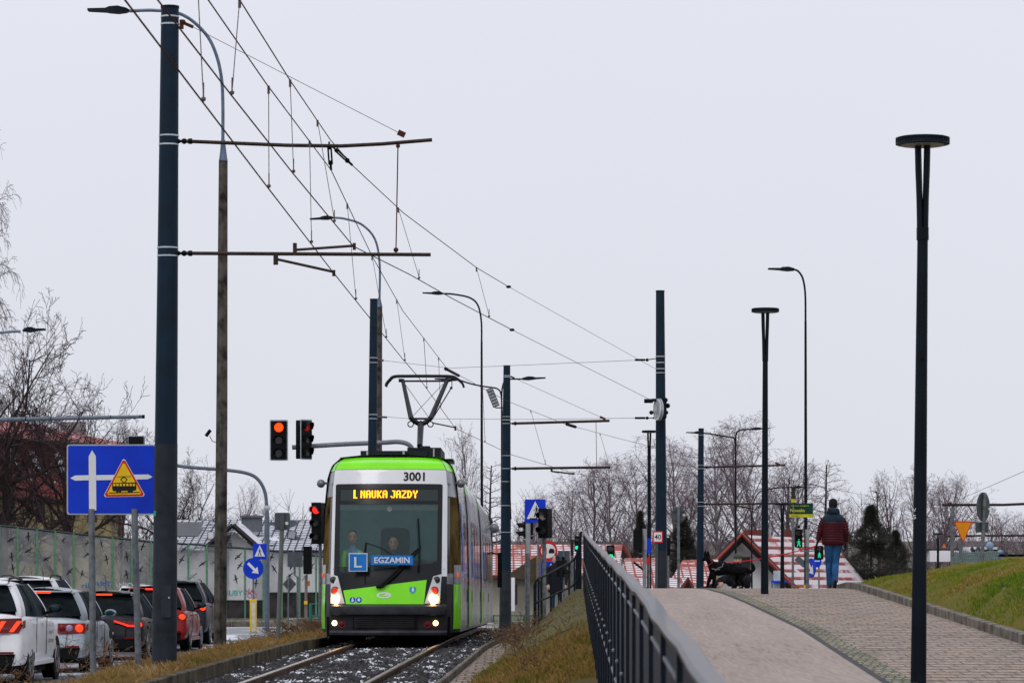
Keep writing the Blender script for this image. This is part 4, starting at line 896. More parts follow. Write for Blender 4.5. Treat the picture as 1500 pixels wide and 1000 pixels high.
# front shells
fband(.68,1.19,tblack,'front_panel'); fband(.2,.68,tgrey,'lower_front'); 
fband(2.70,2.99,twhite,'destination_header'); fband(2.985,3.2,lime,'roof_front',off=.012)
for sg in(-1,1):
    # white pillars
    b=MB(); patch([(sg*.90,1.15),(sg*.995,1.15),(sg*.985,2.72),(sg*.90,2.72)] if sg>0 else [(sg*.995,1.15),(sg*.93,1.15),(sg*.93,2.72),(sg*.985,2.72)],.004,4,16,b); b.build('white_pillar',twhite,tram,local=True)
    corner(.2,1.02,tgrey,'lower_corner',sg); corner(1.02,1.2,tsilver,'grey_corner',sg); corner(1.2,2.5,tblack,'corner_pillar',sg,0,.12,.003)
    corner(1.2,2.52,mat('cab_glass_reflection_tint',(.11,.072,.026),.35,var=.6,scale=2.2,spec=.0,dirt_or_tint=(.012,.009,.007)),'cab_side_window',sg,0,1)  # brown and dark reflection of a wall is painted into the glass colour
    corner(2.52,2.97,tsilver,'upper_corner',sg); corner(2.96,3.2,limed,'roof_corner',sg,off=.01)
    corner(.26,1.02,limed,'green_corner_panel',sg,.28,1,.008)
    corner(1.03,1.35,mat('tram_grey_panel',(.22,.22,.25),.3,coat=.4),'grey_corner_panel',sg,.30,1,.008)
    b=MB(); q=tyf(1,1.2)+.5; b.ball((sg*(1.155),q-.0,1.17),.045,8,(.6,1,1)); b.build('indicator',mat('ind_orange',(.8,.12,.01),.3,emit=(1,.12,.0),es=.4),tram,local=True)
    b=MB(); b.ball((sg*1.06,.55,.69),.03,8,(.6,1,1)); b.build('indicator',mat('ind_orange',(.8,.12,.01),.3,emit=(1,.12,.0),es=.4),tram,local=True)
    b=MB(); b.tube([(sg*1.1,1.2,2.75),(sg*1.22,1.1,2.78)],.02,6); b.ball((sg*1.21,1.1,2.75),.075,10); b.build('dome_camera',mat('dome_grey',(.18,.18,.2),.3,metal=.5),tram,local=True)
# windscreen: interior + glass
b=MB(); b.box((0,1.9,2.0),(2.1,.05,1.9)); b.build('cab_rear_wall',mat('cab_wall_glow',(.07,.12,.125),.8,var=.4,scale=2,emit=(.05,.10,.105),es=.42),tram,local=True)  # wall is no lamp: faint teal glow added to brighten the cab
b=MB(); b.box((0,.95,1.18),(1.9,1.1,.3),0,R(5)); b.box((.35,.6,1.36),(.9,.35,.12)); b.build('dashboard',mat('dash',(.03,.04,.042),.6),tram,local=True)
b=MB(); b.box((0,.95,2.36),(1.85,.12,.14)); b.build('sun_visor',mat('visor_grey_glow',(.2,.28,.28),.6,emit=(.2,.28,.28),es=.2),tram,local=True)  # visor also given a weak glow of its own
b=MB(); b.cyl((0,.62,2.30),.045,.04,'Y',14); b.build('interior_camera',signw,tram,local=True)
glass=mat('windscreen_glass',(.05,.085,.088),.05,var=0,spec=.45,alpha=.43)
gq=patch([(-.88,1.15),(.86,1.36),(.86,2.42),(-.88,2.42)],-.01,14,12); gq.build('windscreen',glass,tram,local=True)
# black frame pieces over glass
fr_m=MB()
for q in([(-.935,1.17),(-.85,1.17),(-.86,2.72),(-.935,2.72)],[(.825,1.2),(.905,1.17),(.905,2.72),(.835,2.72)],[(-.935,2.38),(.905,2.38),(.905,2.44),(-.935,2.44)],[(-.935,2.64),(.905,2.64),(.88,2.73),(-.91,2.73)]): patch(q,.006,10,6,fr_m)
patch([(-.80,.90),(.72,1.06),(.83,1.38),(-.81,1.20)],.006,12,4,fr_m); patch([(-.95,.95),(-.76,.90),(-.79,1.22),(-.93,1.22)],.0055,3,4,fr_m); patch([(.66,1.05),(.905,1.15),(.905,1.4),(.78,1.4)],.0055,4,4,fr_m)
fr_m.build('windscreen_frame',tblack,tram,local=True)
dp=patch([(-.86,2.44),(.84,2.44),(.84,2.65),(-.86,2.65)],-.004,12,3).build('destination_display',mat('display_glass',(.012,.022,.022),.12,coat=.5),tram,local=True)
# LED text
FONT={'L':["1100","1100","1100","1100","1100","1100","1111"],'N':["110011","111011","111011","110111","110111","110011","110011"],'A':["011110","110011","110011","111111","110011","110011","110011"],'U':["110011"]*6+["011110"],'K':["110011","110110","111100","111000","111100","110110","110011"],'J':["001111","000011","000011","000011","000011","110011","011110"],'Z':["111111","000011","000110","001100","011000","110000","111111"],'D':["111100","110110","110011","110011","110011","110110","111100"],'Y':["110011","110011","011110","001100","001100","001100","001100"]}
def led(text,x0,z0,cw,ch,mb):
    x=x0
    for ch_ in text:
        if ch_==' ': x+=cw*3; continue
        g=FONT[ch_]
        for r_i,row in enumerate(g):
            for c_i,c in enumerate(row):
                if c=='1':
                    X=x+c_i*cw; Z=z0-r_i*ch; y=tyf(X,Z)-.016; e=.46
                    mb.add([(X-cw*e,y,Z-ch*e),(X+cw*e,y,Z-ch*e),(X+cw*e,y,Z+ch*e),(X-cw*e,y,Z+ch*e)],[(0,1,2,3)])
        x+=cw*(len(g[0])+1)
    return x
b=MB(); ledm=mat('led_amber',(.8,.3,.01),.5,emit=(1,.40,.012),es=2.6); led('L',-.61,2.615,.0165,.021,b); b.build('display_text',ledm,dp,local=True); b=MB(); xe_=led('NAUKA',-.49,2.605,.0136,.0185,b); b.build('display_text',ledm,dp,local=True); b=MB(); led('JAZDY',xe_+.041,2.605,.0136,.0185,b); b.build('display_text',ledm,dp,local=True)
MB().M
b=MB(); tb=MB(Matrix.Identity(4)); tb.text('3001',.205,(0,0),0,w=.36,bold=.006); 
tb.v=[(v[0]+.42,tyf(v[0]+.42,v[2]+2.855)-.006,v[2]+2.855) for v in tb.v]; tb.build('fleet_number',sb,tram,local=True)
# green hood panel
patch([(-.71,.68),(.61,.68),(.655,1.09),(-.765,.91)],.016,14,6).build('green_hood_panel',lime,tram,local=True)
def onf(mb,off):
    mb.v=[(v[0],tyf(v[0],v[2])-off+v[1],v[2]) for v in mb.v]; return mb
lg=MB(); lg.ring(-.065,.83,.085,.125,0); lg.v=[(v[0],v[1],.83+(v[2]-.83)*.42) for v in lg.v]; onf(lg,.021).build('oval_emblem',signw,tram,local=True)
lg=MB(); lg.flat([(-.15,.848),(-.06,.852),(-.03,.838),(-.09,.824),(-.055,.816),(.02,.814),(.01,.822),(-.03,.826),(.02,.838),(-.01,.862),(-.11,.86)],0); onf(lg,.021).build('oval_emblem_wave',signw,tram,local=True)
lg=MB(); lg.flat([(.37,.965),(.475,.97),(.475,.90),(.425,.855),(.37,.89)],0); sh_=onf(lg,.021).build('town_shield',mat('shield_blue',(.03,.28,.6),.4),tram,local=True)
lg=MB(); lg.flat([(.41,.95),(.425,.965),(.44,.95),(.445,.91),(.425,.88),(.405,.91)],0); onf(lg,.025).build('shield_figure',signw,sh_,local=True)
for cx in(-.60,-.49):
    lg=MB(); lg.disc(cx,.752,.05,0,20); dd=onf(lg,.020).build('access_symbol',signb,tram,local=True)
    lg=MB(); lg.disc(cx,.782,.011,0,10); lg.flat([(cx-.012,.77),(cx+.012,.77),(cx+.012,.725),(cx-.012,.725)],0)
    if cx<-.55: lg.ring(cx+.003,.738,.016,.023,0,16)
    else: lg.flat([(cx-.025,.765),(cx-.013,.768),(cx-.013,.735),(cx-.022,.738)],0); lg.flat([(cx+.025,.765),(cx+.013,.768),(cx+.013,.735),(cx+.022,.738)],0)
    onf(lg,.024).build('access_figure',signw,dd,local=True)
# headlights
hl=mat('headlamp_shell',(.62,.62,.64),.2,metal=.2,coat=.8)
for q,ls in(([(-.985,.69),(-.735,.69),(-.865,1.15),(-.99,1.19)],[(-.94,1.09),(-.905,.91),(-.885,.76)]),([(.62,.69),(.875,.69),(.905,1.19),(.765,1.15)],[(.825,1.09),(.79,.91),(.765,.76)])):
    h=patch(q,.02,6,8).build('headlight',hl,tram,local=True)
    for (cx,cz),rr,mm,nm in zip(ls,(.045,.055,.08),(lensoff,mat('lens_orange_red',(.55,.03,.01),.25,emit=(1,.05,.01),es=.25),mat('headlamp_lit',(1,.8,.5),.3,emit=(1,.60,.22),es=22)),('small_lamp','signal_lamp','main_lamp')):
        b=MB(); y=tyf(cx,cz)-.03; b.ball((cx,y,cz),rr,14,(1,.35,1)); b.build(nm,mm,h,local=True)
        if rr<.07: 
            b=MB(); b.ring(cx,cz,rr,rr+.014,0); b.v=[(v[0],y-.01,v[2]) for v in b.v]; b.build('lamp_ring',tgrey,h,local=True)
# bumper bar + lower
b=MB(); rings=[]
for i in range(-14,15):
    x=.97*i/14; y=.26*abs(x)**2.6-.12
    rings.append([(x,y+.12,.49),(x,y,.50),(x,y-.01,.56),(x,y,.645),(x,y+.12,.672)])
b.loft(rings).build('bumper',bump_,tram,local=True,bevel=.01)
b=MB(); rings=[]
for i in range(-14,15):
    x=1.0*i/14; y=.26*abs(x)**2.6-.05
    rings.append([(x,y+.1,.15),(x,y,.16),(x,y-.012,.2),(x,y+.01,.235),(x,y+.1,.24)])
b.loft(rings).build('lower_lip',bump_,tram,local=True)
b=MB()
for z in(.30,.335,.37,.405,.44): b.box((-.06,tyf(0,z)-.012,z),(1.0,.02,.018))
b.build('lower_grille',mat('grille',(.018,.018,.022),.5),tram,local=True)
b=MB()
for x in(-.58,.47,-.02+.52): b.box((x,tyf(x,.35)-.004,.35),(.012,.012,.26))
b.build('panel_seam',black,tram,local=True)
for cx in(-.91,.81):
    b=MB(); y=tyf(cx,.36)-.02; b.ball((cx,y,.36),.045,12,(1,.4,1)); b.build('fog_lamp',mat('fog_lit',(1,.8,.5),.3,emit=(1,.6,.25),es=8),tram,local=True)
for cx in(-.78,.67):
    b=MB(); y=tyf(cx,.34)-.015; b.ball((cx,y,.34),.045,12,(1,.3,1)); q=b.build('rear_lamp',mat('dark_red_lens',(.10,.008,.010),.25),tram,local=True); b=MB(); b.ring(cx,.34,.045,.06,0); b.v=[(v[0],y-.006,v[2]) for v in b.v]; b.build('lamp_ring',mat('red_ring',(.22,.015,.02),.3),q,local=True)
# wipers
b=MB(); w=lambda x,z,o=.07:(x,tyf(x,z)-o,z)
b.tube([w(-.13,.98),w(.10,1.2),w(.30,1.42),w(.55,1.66)],[.027,.024,.02,.016],6); b.tube([w(-.10,.96),w(.14,1.18),w(.33,1.38),w(.55,1.62)],.019,6); b.tube([w(.50,2.13),w(.53,1.7),w(.535,1.23)],.016,6); b.ball(w(-.13,.975),.035,8); b.ball(w(-.17,.97),.03,8); b.build('wiper',black,tram,local=True)
b=MB(); b.tube([w(-.38,1.02,.0),w(-.41,1.4,.0),w(-.385,1.72,.0)],[.016,.024,.014],6); b.tube([w(-.385,1.72,.0),w(-.1,1.62,.0),w(.08,1.5,.0)],.006,4); b.tube([w(-.35,1.3,.0),w(-.28,1.23,.0),w(.1,1.22,.0)],.009,4); b.build('second_wiper',black,tram,local=True)
# L plate and EGZAMIN board (inside the glass)
sbl=mat('sign_light_blue_glow',(.012,.16,.50),.4,emit=(.012,.16,.50),es=.12)  # blue boards are unlit signs with a slight glow added
def board(x0,x1,z0,z1,txt,ts,tw,m,name,lab,cat,border):
    y=tprof((z0+z1)/2)+.02; b=MB(); b.box(((x0+x1)/2,y,(z0+z1)/2),(x1-x0,.012,z1-z0)); 
    o=b.build(name,signw if border else m,tram,local=True)
    if border: q=MB(); q.box(((x0+x1)/2,y-.008,(z0+z1)/2),(x1-x0-.03,.008,z1-z0-.03)); q.build('blue_face',m,o,local=True)
    q=MB(); q.text(txt,ts,((x0+x1)/2,(z0+z1)/2),0,w=tw,bold=.003); q.v=[(v[0],y-.02,v[2]) for v in q.v]; q.build('lettering',signw,o,local=True); return o
o1=board(-.66,-.345,1.23,1.54,'L',.25,.13,sbl,'learner_plate','','',True)
o2=board(-.285,.43,1.34,1.50,'EGZAMIN',.135,.60,sbl,'exam_board','','',False)
for o in(o1,o2):
    for q in [o]+list(o.children):
        q.rotation_euler=(0,0,0)
    dy=-.05
    o.location.y=dy-.14
# body sides & roof
TL=31.0
def side(y0,y1,z0,z1,sg,m,name,off=0,n=8):
    b=MB(); b.grid(lambda u,v:(sg*(txs(lerp(z0,z1,v))+off),lerp(y0,y1,u),lerp(z0,z1,v)),[i/max(1,int((y1-y0)*1)) for i in range(max(1,int((y1-y0)*1))+1)],[i/n for i in range(n+1)]); return b.build(name,m,tram,local=True)
shiny=mat('side_gloss_panel',(.74,.75,.80),.14,metal=.25,var=.35,scale=3,bump=.04,bscale=1.5,coat=.5)
swin=mat('side_window',(.09,.095,.11),.08,spec=.6,coat=.8,var=.6,scale=1.5)
Y0=1.15+.3
for sg in(-1,1):
    side(Y0,TL,.2,1.02,sg,shiny,'side_skirt'); side(Y0,TL,1.02,2.98,sg,shiny,'side_wall',n=14)
    side(Y0,TL,2.98,3.2,sg,twhite,'roof_edge')
    for a,b_ in((1.7,3.6),(4.1,5.6),(9.0,11.2),(11.6,13.6),(14.0,16.0),(20,22.2),(22.6,24.6),(25,27),(27.5,30)): side(a,b_,1.22,2.3,sg,swin,'side_window',.006)
    for a,b_ in((3.7,4.0),(16.6,16.8)): side(a,b_,.3,2.3,sg,swin,'door',.008)
    for a,b_ in((6.1,7.9),(17.0,18.6)):
        side(a,b_,.25,1.02,sg,limed,'green_end_panel',.022); side(a,b_,1.02,2.75,sg,mat('bellows_grey',(.26,.27,.30),.5,var=.2),'articulation_panel',.02); side(a,b_,2.75,3.19,sg,limed,'green_roof_end',.015)
    for y in(5.9,8.0,16.9,18.7,12.2,24): side(y,y+.14,.3,3.1,sg,black,'body_seam',.024)
    for y in(5.3,8.6,16.3,19.3,25): side(y,y+.5,.72,.95,sg,black,'vent',.01)
    for y in(2.3,9.5,20.5): side(y,y+1.0,1.25,1.9,sg,mat('sticker_blue',(.02,.15,.6),.3),'blue_sticker',.012,2); 
    for y in(4.4,11.4,22.4,27.2): side(y,y+.6,1.85,2.15,sg,mat('sticker_red',(.45,.02,.02),.3),'red_sticker',.013,2)
    for y in(3,6,9,13,17,21,25): 
        b=MB(); b.ball((sg*1.2,y,1.12),.018,6,(.5,1,1)); b.build('side_marker',mat('ind_orange',(.8,.12,.01),.3,emit=(1,.12,.0),es=.4),tram,local=True)
side(1.9,2.7,1.9,2.45,1,mat('sticker_blue',(.02,.15,.6),.3),'pram_sticker',.012,2); side(2.15,2.45,2.05,2.32,1,signw,'pram_symbol',.016,2)
b=MB(); b.grid(lambda u,v:(u*.9*(1 if v>0 else 1),lerp(1.15,TL,v),3.2+.06*(1-u*u)),[-1,-.6,-.2,.2,.6,1],[0,.3,.6,1]); b.build('roof',twhite,tram,local=True)
b=MB(); b.add([(-1.2,TL,.2),(1.2,TL,.2),(1.2,TL,2.9),(.9,TL,3.2),(-.9,TL,3.2),(-1.2,TL,2.9)],[(0,1,2,3,4,5)]); b.build('rear_end',tgrey,tram,local=True)
b=MB(); b.box((0,15.6,.3),(2.1,30.6,.34)); b.build('underframe',blackr,tram,local=True)
for y in(3.2,5.0,13,14.8,24,25.8):
    for sx in(-.72,.72): 
        b=MB(); b.cyl((sx,y,.3),.3,.12,'X',20); b.build('wheel',mat('steel_wheel',(.06,.05,.05),.5,metal=.6),tram,local=True)
# side stand mirrored things at rear
b=MB(); b.tube([(1.2,TL-1.5,2.0),(1.42,TL-1.6,1.95),(1.42,TL-1.6,1.1)],.03,6); b.box((1.42,TL-1.6,1.55),(.12,.2,.9)); b.build('rear_mirror',black,tram,local=True)
b=MB(); b.tube([(1.1,TL-3,2.6),(1.3,TL-3,2.62)],.02,6); b.ball((1.3,TL-3,2.6),.13,10); b.build('dome_camera',mat('dome_grey',(.18,.18,.2),.3,metal=.5),tram,local=True)
# roof equipment
eq=mat('roof_box',(.005,.010,.013),.6,var=.3)
b=MB(); b.box((-.13,6.5,3.40),(1.1+.13,3.5,.17)); b.build('roof_equipment',eq,tram,local=True)
b=MB(); 
for x in(-.62,.05): b.box((x,4.73,3.40),(.035,.02,.15))
b.build('clamp_plate',mat('plate_grey',(.35,.36,.36),.5),tram,local=True)
b=MB(); b.box((.42,6,3.44),(.62,2.2,.22)); b.cyl((.40,6,3.58),.13,.1,'Z',16,.09); b.box((.8,6.4,3.36),(.25,1,.06)); b.box((.1,4.9,3.38),(.12,.3,.12)); b.build('roof_equipment',eq,tram,local=True)
b=MB(); b.box((.6,4.89,3.45),(.025,.02,.16)); b.cyl((.26,4.89,3.42),.016,.02,'Y',8); b.build('clamp_plate',mat('plate_grey',(.35,.36,.36),.5),tram,local=True)
# pantograph: built in world coords
pg=[('pantograph_head',)]
Dp=62.5; rt=MB()
off=Vector(tram.location); Mi=tram.rotation_euler.to_matrix().to_4x4(); Mi=(Matrix.Translation(off)@Mi@Matrix.Diagonal((1.03,1,1.035,1))).inverted()
def PP(x,y,dy=0): return Mi@(P(x,y,Dp)+Vector((0,dy,0)))
pm_=mat('pantograph_black',(.008,.010,.014),.4); 
b=MB()
for dy in(-.18,.18):
    b.tube([PP(x,y,dy) for x,y in bez([(565.5,566),(566.5,562),(571,556.5),(578,551.5),(600,550.8),(640,550.8),(662,551.5),(670,555),(677,561),(679.5,567)],5)],.022,6)
b.tube([PP(590,558),PP(655,558)],.02,6); b.tube([PP(584,557),PP(590,557)],.04,6); b.tube([PP(655,557),PP(661,556)],.04,6)
hd_=b.build('pantograph_head',pm_,tram,local=True)
ar=mat('pantograph_arm',(.07,.075,.085),.4,metal=.4)
b=MB(); b.tube([PP(589.5,555),PP(602,612)],[.035,.05],6); b.tube([PP(655,557),PP(631,612)],[.04,.05],6); b.build('pantograph_arm',ar,tram,local=True)
b=MB(); b.tube([PP(661,568),PP(633,614)],.012,5); b.tube([PP(593,562),PP(628,611)],.005,4); b.tube([PP(649,562),PP(604,610)],.005,4); b.tube([PP(662,558),PP(662,568)],.008,4); b.ball(PP(661,568),.03,6); b.build('control_rod',pm_,tram,local=True)
b=MB(); b.tube([PP(601,611),PP(609,618),PP(616,622),PP(624,618),PP(632,611)],.055,6); b.tube([PP(602,613),PP(631,613)],.022,6)
for cx in(601.5,630.5):
    k=[PP(cx+4*math.cos(a),621+4*math.sin(a)) for a in [i*math.pi/7 for i in range(15)]]; b.tube(k,.012,5)
b.build('pantograph_knee',pm_,tram,local=True)
b=MB(); b.tube([PP(616.5,620),PP(617.5,656,-1.2)],[.062,.055],8); b.build('pantograph_lower_arm',pm_,tram,local=True)
# ------------------------------------------------------------- PEOPLE helpers
skin=mat('skin',(.48,.30,.22),.5,var=.1,emit=(.48,.3,.22),es=.05); hairm=mat('dark_hair',(.02,.014,.01),.7)  # skin carries a very faint added glow
def skinobj(name,pts,edges,rad,m,parent,root=0,sub=2,local=True):
    me=bpy.data.meshes.new(name); me.from_pydata([tuple(p) for p in pts],edges,[]); o=bpy.data.objects.new(name,me); COL.objects.link(o); o.parent=parent
    sk=o.modifiers.new('s','SKIN'); sk.use_smooth_shade=True
    if not me.skin_vertices: me.attributes  # layer is created with the modifier on evaluation
    try: lay=me.skin_vertices[0]
    except Exception:
        bm=bmesh.new(); bm.from_mesh(me); bm.verts.layers.skin.verify(); bm.to_mesh(me); bm.free(); lay=me.skin_vertices[0]
    for i,r in enumerate(rad):
        lay.data[i].radius=(r,r) if not hasattr(r,'__len__') else r
        lay.data[i].use_root=(i==root)
    s=o.modifiers.new('u','SUBSURF'); s.levels=sub; s.render_levels=sub
    me.materials.append(m); return o
import bmesh
def ring_at(c,rx,ry,n=18,rot=0,tilt=0):
    return [(c[0]+rx*math.cos(2*math.pi*k/n+rot),c[1]+ry*math.sin(2*math.pi*k/n+rot),c[2]+tilt*math.sin(2*math.pi*k/n)) for k in range(n)]
def head(mb,c,s=1,yaw=0):
    # face toward -y before yaw
    m=Matrix.Translation(c)@Matrix.Rotation(yaw,4,'Z'); old=mb.M; mb.M=old@m
    rr=[(-.115,.035,.04,.02),(-.10,.05,.06,.0),(-.06,.066,.08,.0),(0,.075,.095,0),(.05,.076,.098,0),(.09,.062,.085,.0),(.12,.035,.05,0),(.13,.01,.015,0)]
    mb.loft([[(a*s,(b_ -(.02 if z<-.05 else 0))*s,z*s) for a,b_,_ in ring_at((0,0,0),rx_,ry_,14)] for z,rx_,ry_,_ in rr])
    mb.box((0,-.1*s,-.01*s),(.025*s,.035*s,.045*s),taper=.5); 
    for sx in(-1,1): mb.ball((sx*.078*s,.0,-.005*s),.022*s,8,(.5,1,1.4))
    mb.M=old
def facebits(c,par,s=1,local=True):
    b=MB(fr(c))
    for sx in(-1,1): b.ball((sx*.03*s,-.09*s,.015*s),.011*s,6)
    b.box((0,-.096*s,-.055*s),(.045*s,.01,.008)); b.box((.03*s,-.093*s,.038*s),(.03*s,.01,.006)); b.box((-.03*s,-.093*s,.038*s),(.03*s,.01,.006)); return b.build('eyes_and_mouth',hairm,par,local=local)
def person_bust(label,loc,parentmat,vest,tie):
    t=thing('person',label,'person',loc)
    b=MB(); b.loft([ring_at((0,0,-.45),.19,.12),ring_at((0,0,-.2),.21,.125),ring_at((0,0,.0),.22,.12),ring_at((0,0,.10),.18,.10),ring_at((0,0,.15),.07,.065),ring_at((0,0,.22),.055,.055)])
    for sx in(-1,1): b.tube([(sx*.19,0,.06),(sx*.25,-.03,-.15),(sx*.24,-.22,-.33)],[.055,.05,.04],10)
    b.build('shirt',parentmat,t,local=True)
    b=MB(); head(b,(0,-.01,.34)); b.tube([(0,0,.14),(0,0,.26)],.05,10); bb=b.build('body',skin,t,local=True); facebits((0,-.01,.34),t)
    b=MB(); b.loft([ring_at((0,.015,.345),.079,.098,14),ring_at((0,.015,.41),.08,.10,14),ring_at((0,.01,.46),.06,.08,14),ring_at((0,.01,.48),.01,.01,14)]); b.build('hair',hairm,t,local=True)
    if vest:
        b=MB()
        for sx in(-1,1): b.loft([ring_at((sx*.14,-.005,-.4),.062,.135,10),ring_at((sx*.15,-.005,0),.062,.13,10),ring_at((sx*.12,-.005,.11),.05,.10,10)])
        b.build('safety_vest',mat('hivis_yellow_glow',(.25,.75,.04),.6,emit=(.25,.75,.04),es=.12),t,local=True)  # glow added so the vest shows behind the glass
    return t
cabp=Vector(tram.location)
person_bust('person in a blue shirt and yellow green safety vest behind the tram windscreen',(cabp.x-.66,cabp.y+.98,tz+1.52),mat('shirt_blue',(.2,.38,.6),.8),True,False)
person_bust('tram driver in a dark jacket and light blue shirt sitting centrally behind the windscreen',(cabp.x+.06,cabp.y+1.15,tz+1.42),mat('jacket_dark',(.025,.035,.05),.8),False,True)
b=MB()
b.rbox((cabp.x+.06,cabp.y+1.4,tz+1.62),(.5,.12,.75),.1); b.build('driver_seat',mat('seat_dark',(.03,.05,.055),.8),tram)
def hand(mb,wrist,d,side_,s=1,curl=.6,palm_n=Vector((0,1,0))):
    d=d.normalized(); a=palm_n.cross(d).normalized(); n=d.cross(a).normalized()
    w=wrist
    mb.loft([[tuple(w+d*t*s+a*x*wd*s+n*y*th*s) for x,y in((1,0),(.7,.7),(0,1),(-.7,.7),(-1,0),(-.7,-.7),(0,-1),(.7,-.7))] for t,wd,th in((0,.028,.022),(.03,.038,.02),(.07,.043,.018),(.095,.04,.014))])
    for i,l in enumerate((.068,.078,.072,.058)):
        p=w+d*.09*s+a*(.031-.0205*i)*s; pts=[p]; dd=d.copy()
        for k in range(3):
            dd=(dd+n*curl*.7).normalized(); p=p+dd*l*s*.36; pts.append(p)
        mb.tube(pts,[.010*s,.0098*s,.009*s,.007*s],8)
    p=w+d*.03*s+a*.034*s*side_; q=p+(d*.6+a*side_*.7+n*.3).normalized()*.035*s; mb.tube([p,q,q+(d*.9+n*.5).normalized()*.03*s],[.013*s,.012*s,.009*s],8)
# --- walking man (seen from behind, facing +y)
mloc=Vector(((1220.5-750)/F*63,63,G(5.0,62.0)-.015)); mloc.x=(1220.5-750)/F*63
man=thing('person','person walking away in burgundy and navy puffer jacket, jeans and black beanie, holding a leash','person',mloc)
H=1.0
hipz=.93
hipL,hipR=Vector((-.08,0,hipz)),Vector((.075,0,hipz))
kneeL,kneeR=Vector((-.075,.10,.50)),Vector((.05,.06,.50)); ankL,ankR=Vector((-.05,.16,.10)),Vector((.02,-.16,.17))
pts=[(0,0,.98),(0,0,1.15),(0,0,1.38),(0,.0,1.50),(0,.01,1.56),  hipL,kneeL,ankL, hipR,kneeR,ankR, (-.19,0,1.43),(-.265,.02,1.18),(-.29,.10,.98),(.19,0,1.43),(.255,-.02,1.15),(.245,.02,.92)]
ed=[(0,1),(1,2),(2,3),(3,4),(0,5),(5,6),(6,7),(0,8),(8,9),(9,10),(2,11),(11,12),(12,13),(2,14),(14,15),(15,16)]
rad=[.12,.12,.13,.055,.05,.085,.055,.04,.085,.055,.04,.06,.045,.032,.06,.045,.032]
bd=skinobj('body',pts,ed,rad,skin,man)
b=MB(); head(b,(0,.02,1.66),1.0,math.pi); b.tube([(0,0,1.45),(0,.01,1.58)],.055,12); hd2=b.build('head',skin,man,local=True)
facem=MB(fr((0,.02,1.66),math.pi)); 
for sx in(-1,1): facem.ball((sx*.03,-.09,.015),.011,6)
facem.box((0,-.096,-.055),(.045,.01,.008)); facem.build('eyes_and_mouth',hairm,hd2,local=True)
b=MB(); b.loft([ring_at((0,.015,1.63),.083,.105),ring_at((0,.015,1.70),.090,.112),ring_at((0,.015,1.76),.084,.10),ring_at((0,.015,1.80),.055,.07),ring_at((0,.015,1.815),.015,.02)]); b.build('beanie',mat('beanie_black',(.008,.009,.014),.9,bump=.4,bscale=60),man,local=True)
pants=mat('jeans_blue',(.02,.085,.21),.9,var=.4,scale=5,bump=.5,bscale=14,dirt_or_tint=(.008,.038,.11)); 
def leg(mb,hp,kn,an,foot):
    rg=[]
    P3=[hp+Vector((0,0,.06)),hp-Vector((0,0,.08)),hp.lerp(kn,.5),hp.lerp(kn,.85),kn,kn.lerp(an,.3),kn.lerp(an,.7),an-Vector((0,0,.02)),an-Vector((0,0,.05))]
    rr=[.115,.112,.092,.078,.074,.076,.066,.064,.070]
    mb.loft([[(p.x+r*math.cos(2*math.pi*k/14)*(1+.05*math.sin(k*3+i*2.1)),p.y+r*1.05*math.sin(2*math.pi*k/14),p.z) for k in range(14)] for i,(p,r) in enumerate(zip(P3,rr))])
b=MB(); leg(b,hipL,kneeL,ankL,0); leg(b,hipR,kneeR,ankR,0); b.loft([ring_at((0,0,1.06),.19,.125),ring_at((0,0,.95),.20,.13),ring_at((0,0,.88),.185,.12),ring_at((0,0,.84),.12,.09)]); b.build('jeans',pants,man,local=True,sub=1)
shoe=mat('shoe_black',(.012,.012,.014),.5)
def shoe_(mb,an,pitch):
    m=Matrix.Translation(an)@Matrix.Rotation(pitch,4,'X'); old=mb.M; mb.M=old@m
    mb.loft([[(x,y,z-.1) for x,y,z in r] for r in ([(-.03,-.09,0),(.03,-.09,0),(.035,-.085,.06),(-.035,-.085,.06)],[(-.045,-.04,0),(.045,-.04,0),(.045,-.04,.12),(-.045,-.04,.12)],[(-.045,.03,0),(.045,.03,0),(.04,.02,.11),(-.04,.02,.11)],[(-.05,.12,0),(.05,.12,0),(.04,.12,.06),(-.04,.12,.06)],[(-.03,.19,0.01),(.03,.19,0.01),(.025,.185,.035),(-.025,.185,.035)])])
    mb.M=old
b=MB(); shoe_(b,ankL,R(0)); b.build('shoe',shoe,man,local=True,sub=1); b=MB(); shoe_(b,ankR,R(-38)); b.build('shoe',shoe,man,local=True,sub=1)
# jacket with quilting rings
burg=mat('jacket_burgundy',(.045,.0008,.005),.55,var=.3,scale=8,bump=.35,bscale=18); navyj=mat('jacket_navy',(.005,.020,.042),.7,var=.3,scale=8,bump=.3,bscale=18)
def torso(z0,z1,n):
    rg=[]
    for i in range(n*3+1):
        z=lerp(z0,z1,i/(n*3)); rxx=float(np.interp(z,[.86,.92,1.05,1.2,1.35,1.44,1.5,1.54],[.205,.235,.232,.235,.24,.22,.14,.09])); ryy=float(np.interp(z,[.86,.92,1.1,1.3,1.44,1.5,1.54],[.14,.165,.16,.165,.14,.10,.08])); p=.004 if i%3==0 else .011
        rg.append(ring_at((0,0,z),rxx+p-.008,ryy+p,22))
    return rg
b=MB(); b.loft(torso(.87,1.335,9)); b.build('jacket_body',burg,man,local=True)
b=MB(); b.loft(torso(1.335,1.54,2)); b.build('jacket_yoke',navyj,man,local=True)
b=MB(); b.loft([ring_at((0,-.01,1.47),.125,.12),ring_at((0,-.02,1.53),.145,.13),ring_at((0,-.025,1.59),.125,.12),ring_at((0,-.02,1.625),.095,.10),ring_at((0,0,1.61),.06,.07)]); b.build('hood',navyj,man,local=True,sub=1)
